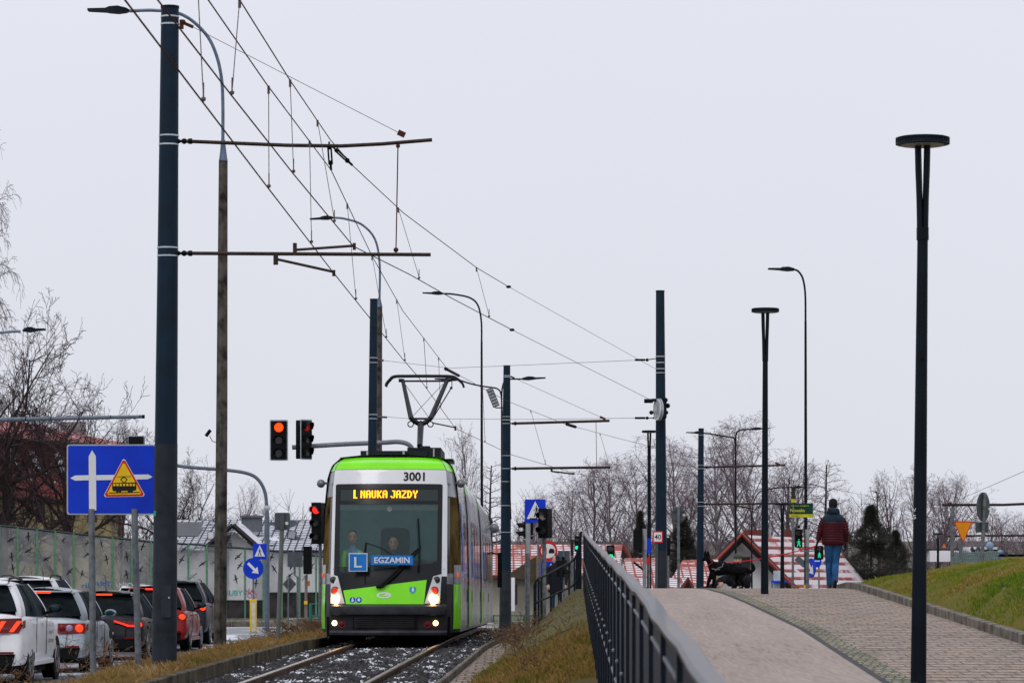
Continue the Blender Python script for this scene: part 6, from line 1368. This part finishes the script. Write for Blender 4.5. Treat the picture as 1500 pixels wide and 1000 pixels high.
# ------------------------------------------------------------- HOUSES
def tile_mat(name,base,dark,snow=(.78,.79,.84),lo=.42,hi=.5,tw=.42,th=.55,strip=.5,bias=.0,rough=.7,vg=0,cw=.22,cell_w=.16,smax=.85):
    m=mat(name,base,rough,var=0); N,L,b=nodes(m)
    uv=N.new('ShaderNodeUVMap'); sp=N.new('ShaderNodeSeparateXYZ'); L.new(uv.outputs[0],sp.inputs[0])
    def mod(sock,per):
        d=N.new('ShaderNodeMath'); d.operation='DIVIDE'; d.inputs[1].default_value=per; L.new(sock,d.inputs[0]); f=N.new('ShaderNodeMath'); f.operation='FRACT'; L.new(d.outputs[0],f.inputs[0]); return f.outputs[0]
    fu,fv=mod(sp.outputs[0],tw),mod(sp.outputs[1],th)
    n=N.new('ShaderNodeTexNoise'); n.inputs['Scale'].default_value=.35; n.inputs['Detail'].default_value=7; n.inputs['Roughness'].default_value=.65; L.new(uv.outputs[0],n.inputs[0])
    def m2(op,a,b_):
        q=N.new('ShaderNodeMath'); q.operation=op
        for i,s in enumerate((a,b_)):
            if isinstance(s,(int,float)): q.inputs[i].default_value=s
            else: L.new(s,q.inputs[i])
        return q.outputs[0]
    inrow=m2('GREATER_THAN',fv,strip); incol=m2('GREATER_THAN',fu,cw)
    cell=m2('MULTIPLY',inrow,incol)
    thr=m2('ADD',n.outputs[0],m2('MULTIPLY',cell,cell_w)); thr=m2('SUBTRACT',thr,m2('MULTIPLY',sp.outputs[1],vg)); 
    mr=N.new('ShaderNodeMapRange'); mr.inputs[1].default_value=lo+.10+bias; mr.inputs[2].default_value=hi+.10+bias; mr.inputs[4].default_value=smax; L.new(thr,mr.inputs[0])
    r=N.new('ShaderNodeMix'); r.data_type='RGBA'; r.inputs[6].default_value=(*dark,1); r.inputs[7].default_value=(*base,1); L.new(m2('GREATER_THAN',fv,.18),r.inputs[0])
    mx=N.new('ShaderNodeMix'); mx.data_type='RGBA'; L.new(mr.outputs[0],mx.inputs[0]); L.new(r.outputs[2],mx.inputs[6]); mx.inputs[7].default_value=(*snow,1); L.new(mx.outputs[2],b.inputs['Base Color']); return m
t_dark=tile_mat('dark_tiles_snow',(.025,.035,.06),(.015,.02,.035),lo=.46,hi=.50,tw=.45,th=.6,strip=.45)
t_red=tile_mat('red_tiles_snow',(.33,.07,.045),(.16,.03,.025),lo=.46,hi=.52,tw=.42,th=.62,strip=.42,vg=.008)
t_red2=tile_mat('red_tiles_less_snow',(.36,.075,.05),(.17,.03,.025),lo=.56,hi=.60,tw=.6,th=.7)
t_bare=tile_mat('red_tiles_bare',(.24,.045,.04),(.12,.02,.02),lo=.64,hi=.68,tw=.5,th=.6)
t_light=mat('red_roof_light',(.42,.13,.12),.6,var=.3,scale=.8); snow_over(t_light,.9,.60,.66)
def roofquad(name,q,m,parent,thick=.12):
    # q: 4 world points, eave-left, eave-right, ridge-right, ridge-left
    q=[Vector(p) for p in q]; u=(q[1]-q[0]).normalized(); n=u.cross(q[3]-q[0]).normalized(); v=n.cross(u)
    me=bpy.data.meshes.new(name); off=parent.location; vs=[p-off for p in q]+[p-off-Vector((0,0,thick)) for p in q]
    me.from_pydata([tuple(a) for a in vs],[],[(0,1,2,3),(7,6,5,4),(0,4,5,1),(1,5,6,2),(2,6,7,3),(3,7,4,0)])
    uvl=me.uv_layers.new(name='UVMap'); 
    for l in me.loops:
        p=q[l.vertex_index%4]-q[0]; uvl.data[l.index].uv=(p.dot(u),p.dot(v))
    me.materials.append(m); o=bpy.data.objects.new(name,me); COL.objects.link(o); o.parent=parent; return o
def wallq(name,pts,m,parent):
    b=MB(); b.add([tuple(p) for p in pts],[tuple(range(len(pts)))]); return b.build(name,m,parent)
def winp(parent,x0,y0,x1,y1,D,m=None,fm=None,roll=0):
    M=None; b=MB(); c=(P(x0,y0,D)+P(x1,y1,D))/2; w,h=(x1-x0)/S(D),(y1-y0)/S(D); b=MB(fr(c,0,roll)); b.box((0,0,0),(w,.1,h)); f=b.build('window',fm or mat('frame_dkgrey',(.06,.05,.05),.5),parent)
    b=MB(fr(c,0,roll)); b.box((0,-.06,0),(w*.8,.03,h*.85)); b.build('pane',m or mat('pane_sky',(.30,.33,.38),.1,coat=.5),f); return f
plw=mat('wall_white',(.78,.78,.82),.85,var=.1,scale=.5); ply=mat('wall_yellow',(.38,.31,.15),.9,var=.25,scale=.4); plb=mat('wall_beige',(.36,.34,.28),.9,var=.25,scale=.4); trimd=mat('verge_board',(.03,.025,.03),.6)
# H2 dark snowy roof
h=thing('house','house with dark tiled snowy roof, white dormer gable and square chimney behind the barrier','house',base_z(370,195)); D=195; B3=206
roofquad('roof',[P(240,806,D),P(490,806,D),P(490,761,B3),P(240,761,B3)],t_dark,h)
wallq('wall',[P(245,806,D+.5),P(485,806,D+.5),base_z(485,D+.5)-Vector((0,0,1)),base_z(245,D+.5)-Vector((0,0,1))],plw,h)
wallq('gable_wall',[P(341,806,191),P(338,786,191),P(343,778,191),P(372,803,191),P(372,808,191),P(372,900,191),P(336,900,191),P(336,806,191)],plw,h)
roofquad('dormer_roof',[P(378,800,190),P(394,801,200),P(360,766,203),P(341,768,190)],tile_mat('dark_tiles_full_snow',(.035,.045,.07),(.02,.025,.04),lo=.28,hi=.32,tw=.45,th=.6,strip=.2),h)
b=MB(); b.tube([P(380,803,189.8),P(341,768.5,189.8)],.16,4); b.tube([P(341,768.5,189.8),P(300,802,189.8)],.14,4); b.build('verge_board',trimd,h)
roofquad('dormer_roof',[P(300,801,190),P(298,802,200),P(338,766,203),P(341,768,190)],t_dark,h)
b=MB(); b.box(P(369,767,200),(29/S(200),1.0,20/S(200)+.2)); b.box(P(369,756,199.9),(33/S(200),1.1,.12)); b.build('chimney',mat('chimney_grey',(.12,.13,.15),.8),h); b=MB(); b.cyl(P(360,754,200),.1,.15); b.cyl(P(374,754,200),.1,.15); b.build('chimney_pot',mat('pot',(.35,.25,.2),.8),h)
b=MB(); b.add([P(258,765,203.5),P(299,765,203.5),P(290,785,200),P(250,785,200)],[(0,1,2,3)]); b.v=[(v[0],v[1]-.3,v[2]) for v in b.v]; b.build('solar_panel',mat('panel_dark',(.015,.018,.03),.3),h)
winp(h,304,778,314,789,199,fm=trimd,m=signw); winp(h,421,777,434,789,199,fm=trimd,roll=R(12))
# H1 big red roof left
h=thing('house','long house with steep red mansard roof and yellow walls behind the left trees','house',base_z(60,215))
X0=lambda x,y,D:P(x,y,D)
roofquad('mansard_roof',[P(-60,722,206),P(185,745,240),P(172,658,242),P(-60,636,209)],t_bare,h)
roofquad('upper_roof',[P(-60,637,209),P(240,658,242),P(120,637,250),P(-60,598,222)],t_light,h)
wallq('wall',[P(-60,722,207),P(182,744,241),base_z(182,241)-Vector((0,0,1)),base_z(-60,207)-Vector((0,0,1))],ply,h)
b=MB(); b.tube([P(-60,637,208.8),P(240,659,241.8)],.12,4); b.build('gutter',trimd,h); b=MB(); b.tube([P(-60,722,206),P(185,745,240)],.15,4); b.build('eave',trimd,h)
b=MB(); b.box(P(107,628,240),(34/S(240),1.5,20/S(240))); b.build('chimney',mat('chimney_grey2',(.25,.24,.25),.8),h)
for x0,x1,y0,y1 in((12,24,654,684),(45,58,658,690),(80,94,660,696),(128,140,664,700)): winp(h,x0,y0,x1,y1,lerp(205,232,x0/170.)-1.5,roll=R(-14),m=mat('pane_bright',(.62,.66,.70),.15,coat=.4))
for xx in(8,52,92,128): winp(h,xx,735,xx+14,765,lerp(206,232,xx/170.)-.2,m=mat('pane_dark',(.05,.055,.06),.1))
# H3..H6
def gable_house(label,ridge,eave,D0,D1,mroof,wall,hx0,hx1,mrw=None):
    h=thing('house',label,'house',base_z((hx0+hx1)/2,D0)); 
    (a,b_),(c,d)=ridge,eave
    roofquad('roof',[P(*c,D0),P(*d,D0),P(*b_,D1),P(*a,D1)],mroof,h)
    wallq('wall',[P(c[0]+3,c[1]-1,D0+.4),P(d[0]-3,d[1]-1,D0+.4),base_z(d[0]-3,D0+.4)-Vector((0,0,1)),base_z(c[0]+3,D0+.4)-Vector((0,0,1))],wall,h); return h
h=gable_house('red roofed house with a brown wooden gable and beige wall right of the tram',((725,797),(912,797)),((700,843),(905,838)),150,158,t_red,plb,710,900)
b=MB(); b.add([P(735,846,149.5),P(800,805,149.5),P(850,838,149.5),P(850,851,149.5)],[(0,1,2,3)]); b.build('wooden_gable',mat('wood_brown',(.075,.055,.04),.9,bump=.3),h)
b=MB(); b.add([P(785,815,149.4),P(800,805,149.4),P(838,836,149.4),P(838,850,149.4),P(785,850,149.4)],[(0,1,2,3,4)]); b.build('gable_panel',mat('wood_ochre',(.16,.12,.05),.9),h)
winp(h,750,855,758,885,149.5,m=mat('pane_dark',(.05,.055,.06),.1))
for x in(748,): b=MB(); b.box(P(748,870,149.3),(.4,.2,1.6)); b.build('downpipe',plw,h)
h=thing('house','small red gabled house with a white chimney block behind the green bicycle signal','house',base_z(895,165)); roofquad('roof',[P(878,820,160),P(905,820,160),P(914,797,166),P(886,797,166)],t_red2,h); b=MB(); b.add([P(903,819,159.8),P(913,797,159.8),P(922,817,159.8)],[(0,1,2)]); b.build('gable',trimd,h)
b=MB(); b.tube([P(913,797,159.5),P(923,818,159.5)],.1,4); b.build('verge_board',mat('verge_red',(.2,.05,.04),.7),h)
b=MB(); b.box(P(902,832,160),(15/S(160),1,30/S(160))); b.box(P(902,817.5,160),(17/S(160),1.1,2/S(160))); b.build('chimney',plw,h); b=MB()
for x in(899,906): b.box(P(x,818.5,159.4),(.07,.05,.09))
b.build('vent',black,h)
b=MB(); b.box(P(876,806,163),(18/S(163),1,18/S(163))); b.build('wall',plw,h)
h=gable_house('wide low roof with red tiles and half melted snow left of the speed sign pole',((915,817),(970,817)),((905,848),(975,848)),150,156,t_red,plw,905,975)
b=MB(); b.box(P(936,829,151),(20/S(151),.2,.10),0,0,R(38)); b.build('skylight_frame',black,h)
h=gable_house('low snowy red tiled roof in the row just above the handrail',((910,846),(1008,846)),((915,866),(1000,866)),128,132,tile_mat('red_tiles_heavy',(.30,.06,.04),(.15,.03,.025),lo=.47,hi=.5,tw=.6,th=.6,strip=.3),plw,915,1000)
b=MB(); b.tube([P(997,866,127),P(1008,848,127),P(1016,866,127)],.12,4); b.add([P(999,866,127.2),P(1008,848,127.2),P(1014,866,127.2)],[(0,1,2)]); b.build('gable_end',mat('gable_red',(.12,.035,.03),.8),h)
h=gable_house('red tiled roof with even snow squares left of the black dog',((1000,820),(1052,818)),((978,856),(1050,860)),160,167,t_red,plw,985,1045)
h=thing('house','white gabled house with a large snowy red roof and brick chimneys behind the walking man','house',base_z(1130,200)); D=190
b=MB(); b.add([P(1087,786,D),P(1170,868,D),P(1170,905,D),P(1000,905,D),P(1000,868,D)],[(0,1,2,3,4)]); b.build('gable_wall',plw,h)
roofquad('roof',[P(1172,872,D-1),P(1285,872,D+14),P(1214,789,D+14),P(1087,783,D-1)],tile_mat('red_tiles_big',(.34,.07,.05),(.17,.035,.03),lo=.36,hi=.46,tw=90,th=.62,strip=.42,cw=0,vg=.022,cell_w=.2,smax=.72),h)
roofquad('left_roof',[P(1000,872,D-1),P(1010,868,D+14),P(1100,783,D+14),P(1087,783,D-1)],t_red2,h)
b=MB(); b.tube([P(1000,872,D-1.4),P(1087,784.5,D-1.4)],.28,4); b.tube([P(1087,784.5,D-1.4),P(1172,872,D-1.4)],.28,4); b.build('verge_board',trimd,h)
b=MB(); b.tube([P(1001,869,D-1.8),P(1087,782,D-1.8),P(1173,869,D-1.8)],.13,4); b.build('ridge_tiles',mat('tile_edge',(.30,.06,.045),.7),h)
for x0,x1,y0,y1,DD_ in((1089,1116,780,786,200),(1149,1162,781,790,200)): b=MB(); b.box(((P(x0,0,DD_).x+P(x1,0,DD_).x)/2,DD_,P(0,(y0+y1)/2,DD_).z),((x1-x0)/S(DD_),1,(y1-y0)/S(DD_)+.4)); b.build('chimney',mat('brick_chimney',(.16,.04,.035),.8,bump=.3),h)
winp(h,1086,815,1099,838,D-.3,fm=mat('frame_brown',(.14,.07,.04),.6),m=mat('pane_dark',(.05,.055,.06),.1)); winp(h,1128,850,1142,860,D-.3,fm=signw)
for x_,y_ in((1173,822),(1215,826)): b=MB(fr(P(x_,y_,186),0,R(40))); b.box((0,0,0),(.7,.3,.35)); b.build('skylight',mat('skylight_dark',(.09,.1,.12),.3),h)
b=MB(); b.box(P(1141,866,120),(15/S(120),.4,1.6)); kx=b.build('kiosk_body',mat('kiosk_glass',(.45,.52,.54),.3),None); kx.name='info_board'; tag(kx,'pale board with a blue top edge behind the crest by the small path lamp','board'); b=MB(); b.box(P(1141,851.5,119.7),(22/S(120),.45,.07)); q=b.build('blue_edge',signb,None); q.parent=kx
# industrial bits behind bank
h=thing('building','low white industrial building with pipes and roof units beyond the grass bank','building',base_z(1450,230)); D=225
for x0,x1,y0,y1,m_,nm in((1360,1402,806,822,plw,'wall'),(1420,1462,801,828,plw,'wall'),(1462,1520,812,835,mat('wall_bluegrey',(.14,.19,.24),.7),'wall'),(1355,1405,803,806,trimd,'roof'),(1424,1460,804,808,trimd,'roof'),(1455,1510,812,815,signw,'roof')): b=MB(); b.box(((P(x0,0,D).x+P(x1,0,D).x)/2,D+(x0%7)*.3,P(0,(y0+y1)/2,D).z),((x1-x0)/S(D),3,(y1-y0)/S(D))); b.build(nm,m_,h)
b=MB(); 
for x,y,s_ in((1424,804,.14),(1433,804,.16),(1403,804,.1),(1474,810,.16)): b.ball(P(x,y,220),s_,8,(1,1,1.3))
b.build('roof_unit',mat('unit_dark',(.05,.055,.08),.6),h)
b=MB(); b.ball(P(1450,799,219),.28,10,(1,.6,1.1)); b.ball(P(1465,808,219),.2,10,(1,.6,.8)); b.build('satellite_dish',mat('dish_blue',(.22,.33,.45),.5),h)
b=MB(); b.loft([ring_at(P(1383,802,219),.16,.16,8),ring_at(P(1383,796,219),.03,.03,8)]); b.build('orange_unit',mat('unit_orange',(.5,.12,.04),.6),h)
t=thing('lattice_fence','pale green metal lattice fence seen over the grass bank under the orange triangle','fence',base_z(1420,140)); b=MB()
for i in range(22): 
    x=1396+i*3.0; b.tube([P(x,824,140),P(x+4,807+2*math.sin(i),140)],.035,4); b.tube([P(x+4,824,140),P(x,808,140)],.03,4)
for yy in(809,815,821): b.tube([P(1394,yy+1,140),P(1462,yy-1,140)],.03,4)
b.build('lattice',mat('lattice_green',(.16,.22,.21),.6),t)
# ------------------------------------------------------------- TREES
def tree_segments(seed,H,style):
    r=random.Random(seed); tr=[];tw=[]
    def perp(d):
        a=Vector((r.gauss(0,1),r.gauss(0,1),r.gauss(0,1))); a-=a.dot(d)*d; return a.normalized()
    def grow(p,d,L,rad,lvl,maxl):
        n={0:10,1:7,2:5,3:4}.get(lvl,3); pts=[p.copy()]; rads=[rad]; sl=L/n
        tip=.25 if lvl==0 else .3
        for i in range(n):
            wob={0:.05,1:.16,2:.22,3:.25}.get(lvl,.25)*(2.0 if style=='oak' and lvl>0 else 1)
            d=(d+perp(d)*wob*r.random()*1.5)
            if style in('birch','weep'):
                if lvl==1: d.z+=.06 if i<n*.6 else -.04
                if lvl>=2: d.z-=(.16 if style=='birch' else .45)*(i/n+.2)
            elif style=='oak': d.z+=.05
            elif style=='upright':
                if lvl>=1: d.z+=.12
            d.normalize(); p=p+d*sl; pts.append(p.copy()); rads.append(rad*(1-(1-tip)*(i+1)/n))
        (tr if lvl<=1 else tw).append((pts,rads,lvl))
        if lvl>=maxl: return
        nc={'birch':[24,8,6,3],'weep':[18,9,8,4],'oak':[12,9,7,5],'upright':[20,6,4,3],'larch':[40,6,2,0]}[style][lvl]
        for k in range(nc):
            t=(k+r.random())/nc
            lo={0:.16 if style!='oak' else .22,1:.15}.get(lvl,.1); t=lo+(1-lo)*t
            idx=min(int(t*n),n-1); f=t*n-idx; q=pts[idx].lerp(pts[idx+1],f); rr=lerp(rads[idx],rads[idx+1],f)
            dd=(pts[idx+1]-pts[idx]).normalized(); 
            if lvl==0:
                ang={'birch':R(38),'weep':R(55),'oak':R(62),'upright':R(33),'larch':R(82)}[style]*(1.1-.35*t)
                az=k*2.4+r.random(); out=Vector((math.cos(az),math.sin(az),0)); nd=(dd*math.cos(ang)+out*math.sin(ang)).normalized()
                Ln={'birch':.36,'weep':.42,'oak':.55,'upright':.34,'larch':.24}[style]*H*(1-t*.72 if style in('larch',) else (.45+.75*math.sin(math.pi*min(1,(t-lo)/(1-lo)*.9+.12))))*(.8+.4*r.random())
            else:
                nd=(dd*.75+perp(dd)*.8).normalized(); Ln=L*(.5 if lvl<3 else .45)*(1.1-.5*t)*(.7+.6*r.random())
            grow(q,nd,Ln,min(rr*.6,rads[0]*(.5 if lvl else .38)),lvl+1,maxl)
    d0=Vector((r.gauss(0,.04),r.gauss(0,.04),1)).normalized()
    grow(Vector((0,0,0)),d0,H*(.96 if style!='oak' else .62),H*{'birch':.013,'weep':.016,'oak':.028,'upright':.013,'larch':.012}[style],0,{'larch':3}.get(style,4))
    return tr,tw
def seg_mesh(name,chains,n,minr,m):
    V=[];Fq=[];o=0
    ang=np.arange(n)*2*np.pi/n; ca,sa=np.cos(ang),np.sin(ang)
    for pts,rads,l in chains:
        for i,p in enumerate(pts):
            d=(pts[min(i+1,len(pts)-1)]-pts[max(i-1,0)]); a=Vector((d.y,-d.x,0)) if abs(d.x)+abs(d.y)>1e-4 else Vector((1,0,0)); a.normalize(); b_=a.cross(d).normalized(); rr=max(rads[i],minr)
            for k in range(n): V.append((p.x+a.x*ca[k]*rr+b_.x*sa[k]*rr,p.y+a.y*ca[k]*rr+b_.y*sa[k]*rr,p.z+a.z*ca[k]*rr+b_.z*sa[k]*rr))
            if i:
                for k in range(n): Fq.append((o+(i-1)*n+k,o+(i-1)*n+(k+1)%n,o+i*n+(k+1)%n,o+i*n+k))
        o+=len(pts)*n
    me=bpy.data.meshes.new(name); me.from_pydata(V,[],Fq); me.materials.append(m); return me
bk_b=mat('birch_bark',(.17,.155,.16),.9,var=.5,scale=3,dirt_or_tint=(.05,.045,.045)); bk_d=mat('dark_bark',(.045,.034,.034),.95,var=.3,bump=.5); tw_b=mat('birch_twigs',(.20,.15,.175),.95,spec=0); tw_f=mat('far_twigs_haze',(.16,.12,.14),.95,spec=0); bk_f=mat('far_bark_haze',(.10,.08,.085),.95,spec=0); tw_d=mat('dark_twigs',(.055,.035,.04),.9); tw_l=mat('larch_twigs',(.085,.065,.055),.9)  # haze is put into the pale far bark and twig colours
TM={}
def tree_meshes(key,seed,H,style,bk,tw,minr):
    if key not in TM:
        a,b_=tree_segments(seed,H,style); TM[key]=(seg_mesh('trunk_'+key,a,6,minr*1.2,bk),seg_mesh('crown_'+key,b_,3,minr,tw),H)
    return TM[key]
def tree(label,key,xp,ytop_,D,ws=1,rz=0,name='bare_tree',group='bare winter trees',zoff=0):
    a,b_,H=TM[key]; loc=base_z(xp,D); loc.z+=zoff; Hn=P(xp,ytop_,D).z-loc.z; s=Hn/H
    t=thing(name,label,'tree',loc,group); t.rotation_euler=(0,0,rz); t.scale=(s*ws,s*ws,s)
    for me,nm in((a,'trunk'),(b_,'crown')):
        o=bpy.data.objects.new(nm,me); COL.objects.link(o); o.parent=t
    return t
tree_meshes('b1',11,14,'birch',bk_b,tw_b,.007); tree_meshes('b2',23,14,'birch',bk_b,tw_b,.007); tree_meshes('u1',31,13,'upright',bk_f,tw_f,.008); tree_meshes('u2',37,13,'upright',bk_f,tw_b,.007)
tree_meshes('w1',41,14,'weep',bk_d,tw_d,.008); tree_meshes('o1',55,12,'oak',bk_d,tw_d,.010); tree_meshes('o2',59,12,'oak',bk_d,tw_d,.0065); tree_meshes('l1',61,13,'larch',bk_d,tw_l,.009)
L_=[]
# left
tree('weeping bare birch with drooping twigs cut by the left edge of the view','w1',-48,318,184,.5,.5)
tree('bare dark limbed tree leaning right in front of the big red roof','o1',4,466,186,.78,1.1)
tree('gnarled bare tree with twisted limbs low in front of the yellow wall','o2',100,560,190,.75,2.4)
tree('bare tree with fine reddish twigs just left of the thick navy pole','u1',176,645,192,.7,.3)
tree('bare bush like tree at the far left below the red roof','o2',-10,600,194,.9,4.0)
tree('bare tree showing between the thick navy pole and the concrete lamp pole','o1',262,672,212,.8,3.3)
tree('faint bare tree right of the concrete lamp pole above the snowy dark roof','u2',345,728,245,.9,2)
tree('bare tree rising behind the tram roof end','u1',682,655,190,.7,1.7)
tree('dense bare tree directly behind the catenary pole right of the tram','l1',716,672,190,1.25,.4)
# back row
row=[(836,718,'b1','broad bare tree left in the far row, first right of the tram poles'),(868,700,'u1','dark limbed bare tree in the far row above the bicycle signal'),(902,690,'b2','tall birch of the far row left of the slim path lamp'),(932,694,'b1','birch of the far row directly left of the slim path lamp'),(985,668,'b2','tall birch just right of the tension wheel pole'),(1008,720,'u2','thin bare tree between round sign back and farthest catenary pole'),(1050,668,'b1','birch right of the farthest catenary pole'),(1090,640,'b2','tallest birch of the far row with pale trunk, behind the double armed lamp'),(1120,690,'u2','bare tree behind the second disc headed lamp'),(1148,690,'u1','dark bare tree behind the small distant path lamp'),(1168,700,'b1','bare tree behind the green street name sign'),(1205,672,'l1','thin conifer like bare larch above the walking man'),(1236,750,'u2','low bare tree just right of the walking man'),(1290,712,'l1','bare larch top sticking out above the dark pine'),(1318,714,'u2','bare tree right of the dark pine'),(1340,708,'u1','bare tree partly covered by the nearest path lamp'),(1366,716,'u2','spreading bare tree right of the nearest path lamp'),(1398,722,'b2','fine twigged bare tree behind the grey post on the bank'),(1452,752,'b1','distant bare tree right of the oval sign'),(1475,766,'u2','distant bare tree near the right edge'),(1500,762,'b1','distant bare tree at the right edge'),(760,740,'u2','bare tree behind the blue pedestrian sign'),(800,768,'b1','low bare tree above the red roof right of the tram')]
for i,(x,y,k,lab) in enumerate(row):
    D=225+((i*37)%30)+(60 if x>1440 else 0); tree(lab,k,x,y,D,1.25 if k[0] in'bu' else 1.5,i*1.3)
# evergreens
needle=rnd_perisle('pine_needles',[(.03,.034,.03),(.05,.05,.042),(.04,.044,.038),(.08,.07,.06)])
def ever_mesh(key,seed,H,Wd,n):
    r=np.random.RandomState(seed); V=[];
    c=0
    for i in range(n):
        t=r.rand()**.75; z=H*(.06+.94*t); Rm=Wd*(1-t)**.8*(.75+.35*math.sin(z*2.1+seed)); a=r.rand()*6.28; rr=Rm*(.35+.65*r.rand()**.5)
        rr*=1+.35*math.sin(a*3+z*2.3)+.15*math.sin(z*5+a); p=np.array([rr*math.cos(a),rr*math.sin(a),z-rr*.25])
        for _ in range(5):
            d=np.array([math.cos(a)*.6,math.sin(a)*.6,.35])+r.randn(3)*.5; d/=np.linalg.norm(d); l=.25+.3*r.rand(); s=np.cross(d,r.randn(3)); s/=np.linalg.norm(s)+1e-6
            V+=[p-s*.022,p+s*.022,p+d*l]
    V=np.array(V); n3=len(V)//3; me=bpy.data.meshes.new('crown_'+key); me.from_pydata(V.tolist(),[],np.arange(n3*3).reshape(-1,3).tolist()); me.materials.append(needle)
    b=MB(); b.tube([(0,0,0),(0,0,H*.97)],[H*.015,.02],7); m2=b.mesh('trunk_'+key); m2.materials.append(bk_d); TM[key]=(m2,me,H)
ever_mesh('p1',3,11,4.2,5200); ever_mesh('s1',8,11,1.9,3200)
tree('large dark pine right of the walking man, in front of the bare trees','p1',1276,742,205,1.3,.2,'pine_tree',None)
tree('second dark pine just right of the large one, lower','p1',1312,778,212,1.2,2.2,'pine_tree',None)
tree('dark spruce behind the round sign back and snowy roofs','s1',1000,755,212,1.7,1,'spruce_tree',None)
tree('small pointed spruce in the far row above the bicycle signal','s1',938,750,216,1.1,2,'spruce_tree',None)
tree('small dark evergreen beside the farthest catenary pole','s1',1012,790,215,1.4,3,'spruce_tree',None)
# distant woods
def woods(name,x0,x1,D,ht,n,seed,m,label):
    r=random.Random(seed); ch=[]
    for i in range(n):
        x=r.uniform(x0,x1); X=(x-750)/F*D; dd=D+r.uniform(-10,25); z=G(X,D)-.3; h_=ht*(.6+.5*r.random())*(1+.18*math.sin(x*.05)); p=Vector((X,dd,z)); pts=[p]; d=Vector((r.gauss(0,.05),0,1))
        for k in range(5): p=p+d*h_/5; pts.append(p.copy()); d=(d+Vector((r.gauss(0,.1),r.gauss(0,.1),0))).normalized()
        ch.append((pts,[.07,.06,.05,.04,.03,.02],0))
        for k in range(16):
            j=r.randint(1,4); q=pts[j].lerp(pts[j+1] if j<5 else pts[j],r.random()); dd2=Vector((r.gauss(0,.5),r.gauss(0,.5),.8)).normalized(); ch.append(([q,q+dd2*h_*.12,q+dd2*h_*.2+Vector((r.gauss(0,.3),0,.2))],[.03,.022,.018],1))
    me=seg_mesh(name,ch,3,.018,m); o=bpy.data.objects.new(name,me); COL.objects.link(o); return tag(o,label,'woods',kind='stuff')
woods('distant_woods',-500,2100,330,8.0,800,5,mat('woods_haze',(.22,.18,.20),.95,spec=0),'hazy brown belt of distant leafless woods along the horizon')  # woods are paled by their colour to imitate haze
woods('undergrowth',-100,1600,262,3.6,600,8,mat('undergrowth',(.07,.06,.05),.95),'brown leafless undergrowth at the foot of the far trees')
# ------------------------------------------------------------- WORLD, SUN, CAMERA
w=bpy.data.worlds.new('World'); SC.world=w; w.use_nodes=True; N=w.node_tree.nodes; L=w.node_tree.links
bgn=N['Background']; sky=N.new('ShaderNodeTexSky'); sky.sky_type='NISHITA'; sky.sun_disc=False; sky.sun_elevation=R(28); sky.sun_rotation=R(200); sky.air_density=1; sky.dust_density=5
sc_=N.new('ShaderNodeVectorMath'); sc_.operation='SCALE'; sc_.inputs[3].default_value=.08; L.new(sky.outputs[0],sc_.inputs[0])
tc=N.new('ShaderNodeTexCoord'); sp=N.new('ShaderNodeSeparateXYZ'); L.new(tc.outputs['Generated'],sp.inputs[0])
rp_=N.new('ShaderNodeValToRGB'); e=rp_.color_ramp.elements; e[0].position=0; e[0].color=(.76,.775,.855,1); e[1].position=.25; e[1].color=(.83,.85,.94,1); L.new(sp.outputs[2],rp_.inputs[0])
nz=N.new('ShaderNodeTexNoise'); nz.inputs['Scale'].default_value=2.2; nz.inputs['Detail'].default_value=3; L.new(tc.outputs['Generated'],nz.inputs[0])
mr=N.new('ShaderNodeMapRange'); mr.inputs[1].default_value=.3; mr.inputs[2].default_value=.7; mr.inputs[3].default_value=.96; mr.inputs[4].default_value=1.03; L.new(nz.outputs[0],mr.inputs[0])
s2=N.new('ShaderNodeVectorMath'); s2.operation='SCALE'; L.new(rp_.outputs[0],s2.inputs[0]); L.new(mr.outputs[0],s2.inputs[3])
mx=N.new('ShaderNodeMix'); mx.data_type='RGBA'; mx.inputs[0].default_value=.96; L.new(sc_.outputs[0],mx.inputs[6]); L.new(s2.outputs[0],mx.inputs[7]); L.new(mx.outputs[2],bgn.inputs[0]); bgn.inputs[1].default_value=1.0
sl_=bpy.data.lights.new('sun','SUN'); sl_.energy=.9; sl_.angle=R(25); sl_.color=(1,.97,.93); so=bpy.data.objects.new('sun',sl_); COL.objects.link(so)
el,az=R(50),R(200)
dirv=Vector((math.sin(R(-25))*math.cos(el),-math.cos(R(-25))*math.cos(el),math.sin(el))); so.rotation_euler=dirv.to_track_quat('Z','Y').to_euler(); so.location=(0,0,30)
cam=bpy.data.cameras.new('camera'); co=bpy.data.objects.new('camera',cam); COL.objects.link(co); co.location=(0,0,ZC); co.rotation_euler=(R(90),0,0)
cam.sensor_width=36; cam.lens=36*F/1500; cam.shift_y=284/1500; cam.clip_start=.5; cam.clip_end=6000
cam.dof.use_dof=True; cam.dof.focus_distance=56; cam.dof.aperture_fstop=11
SC.camera=co; SC.view_settings.view_transform='Standard'; SC.view_settings.look='None'; SC.view_settings.exposure=0; SC.render.engine='CYCLES'
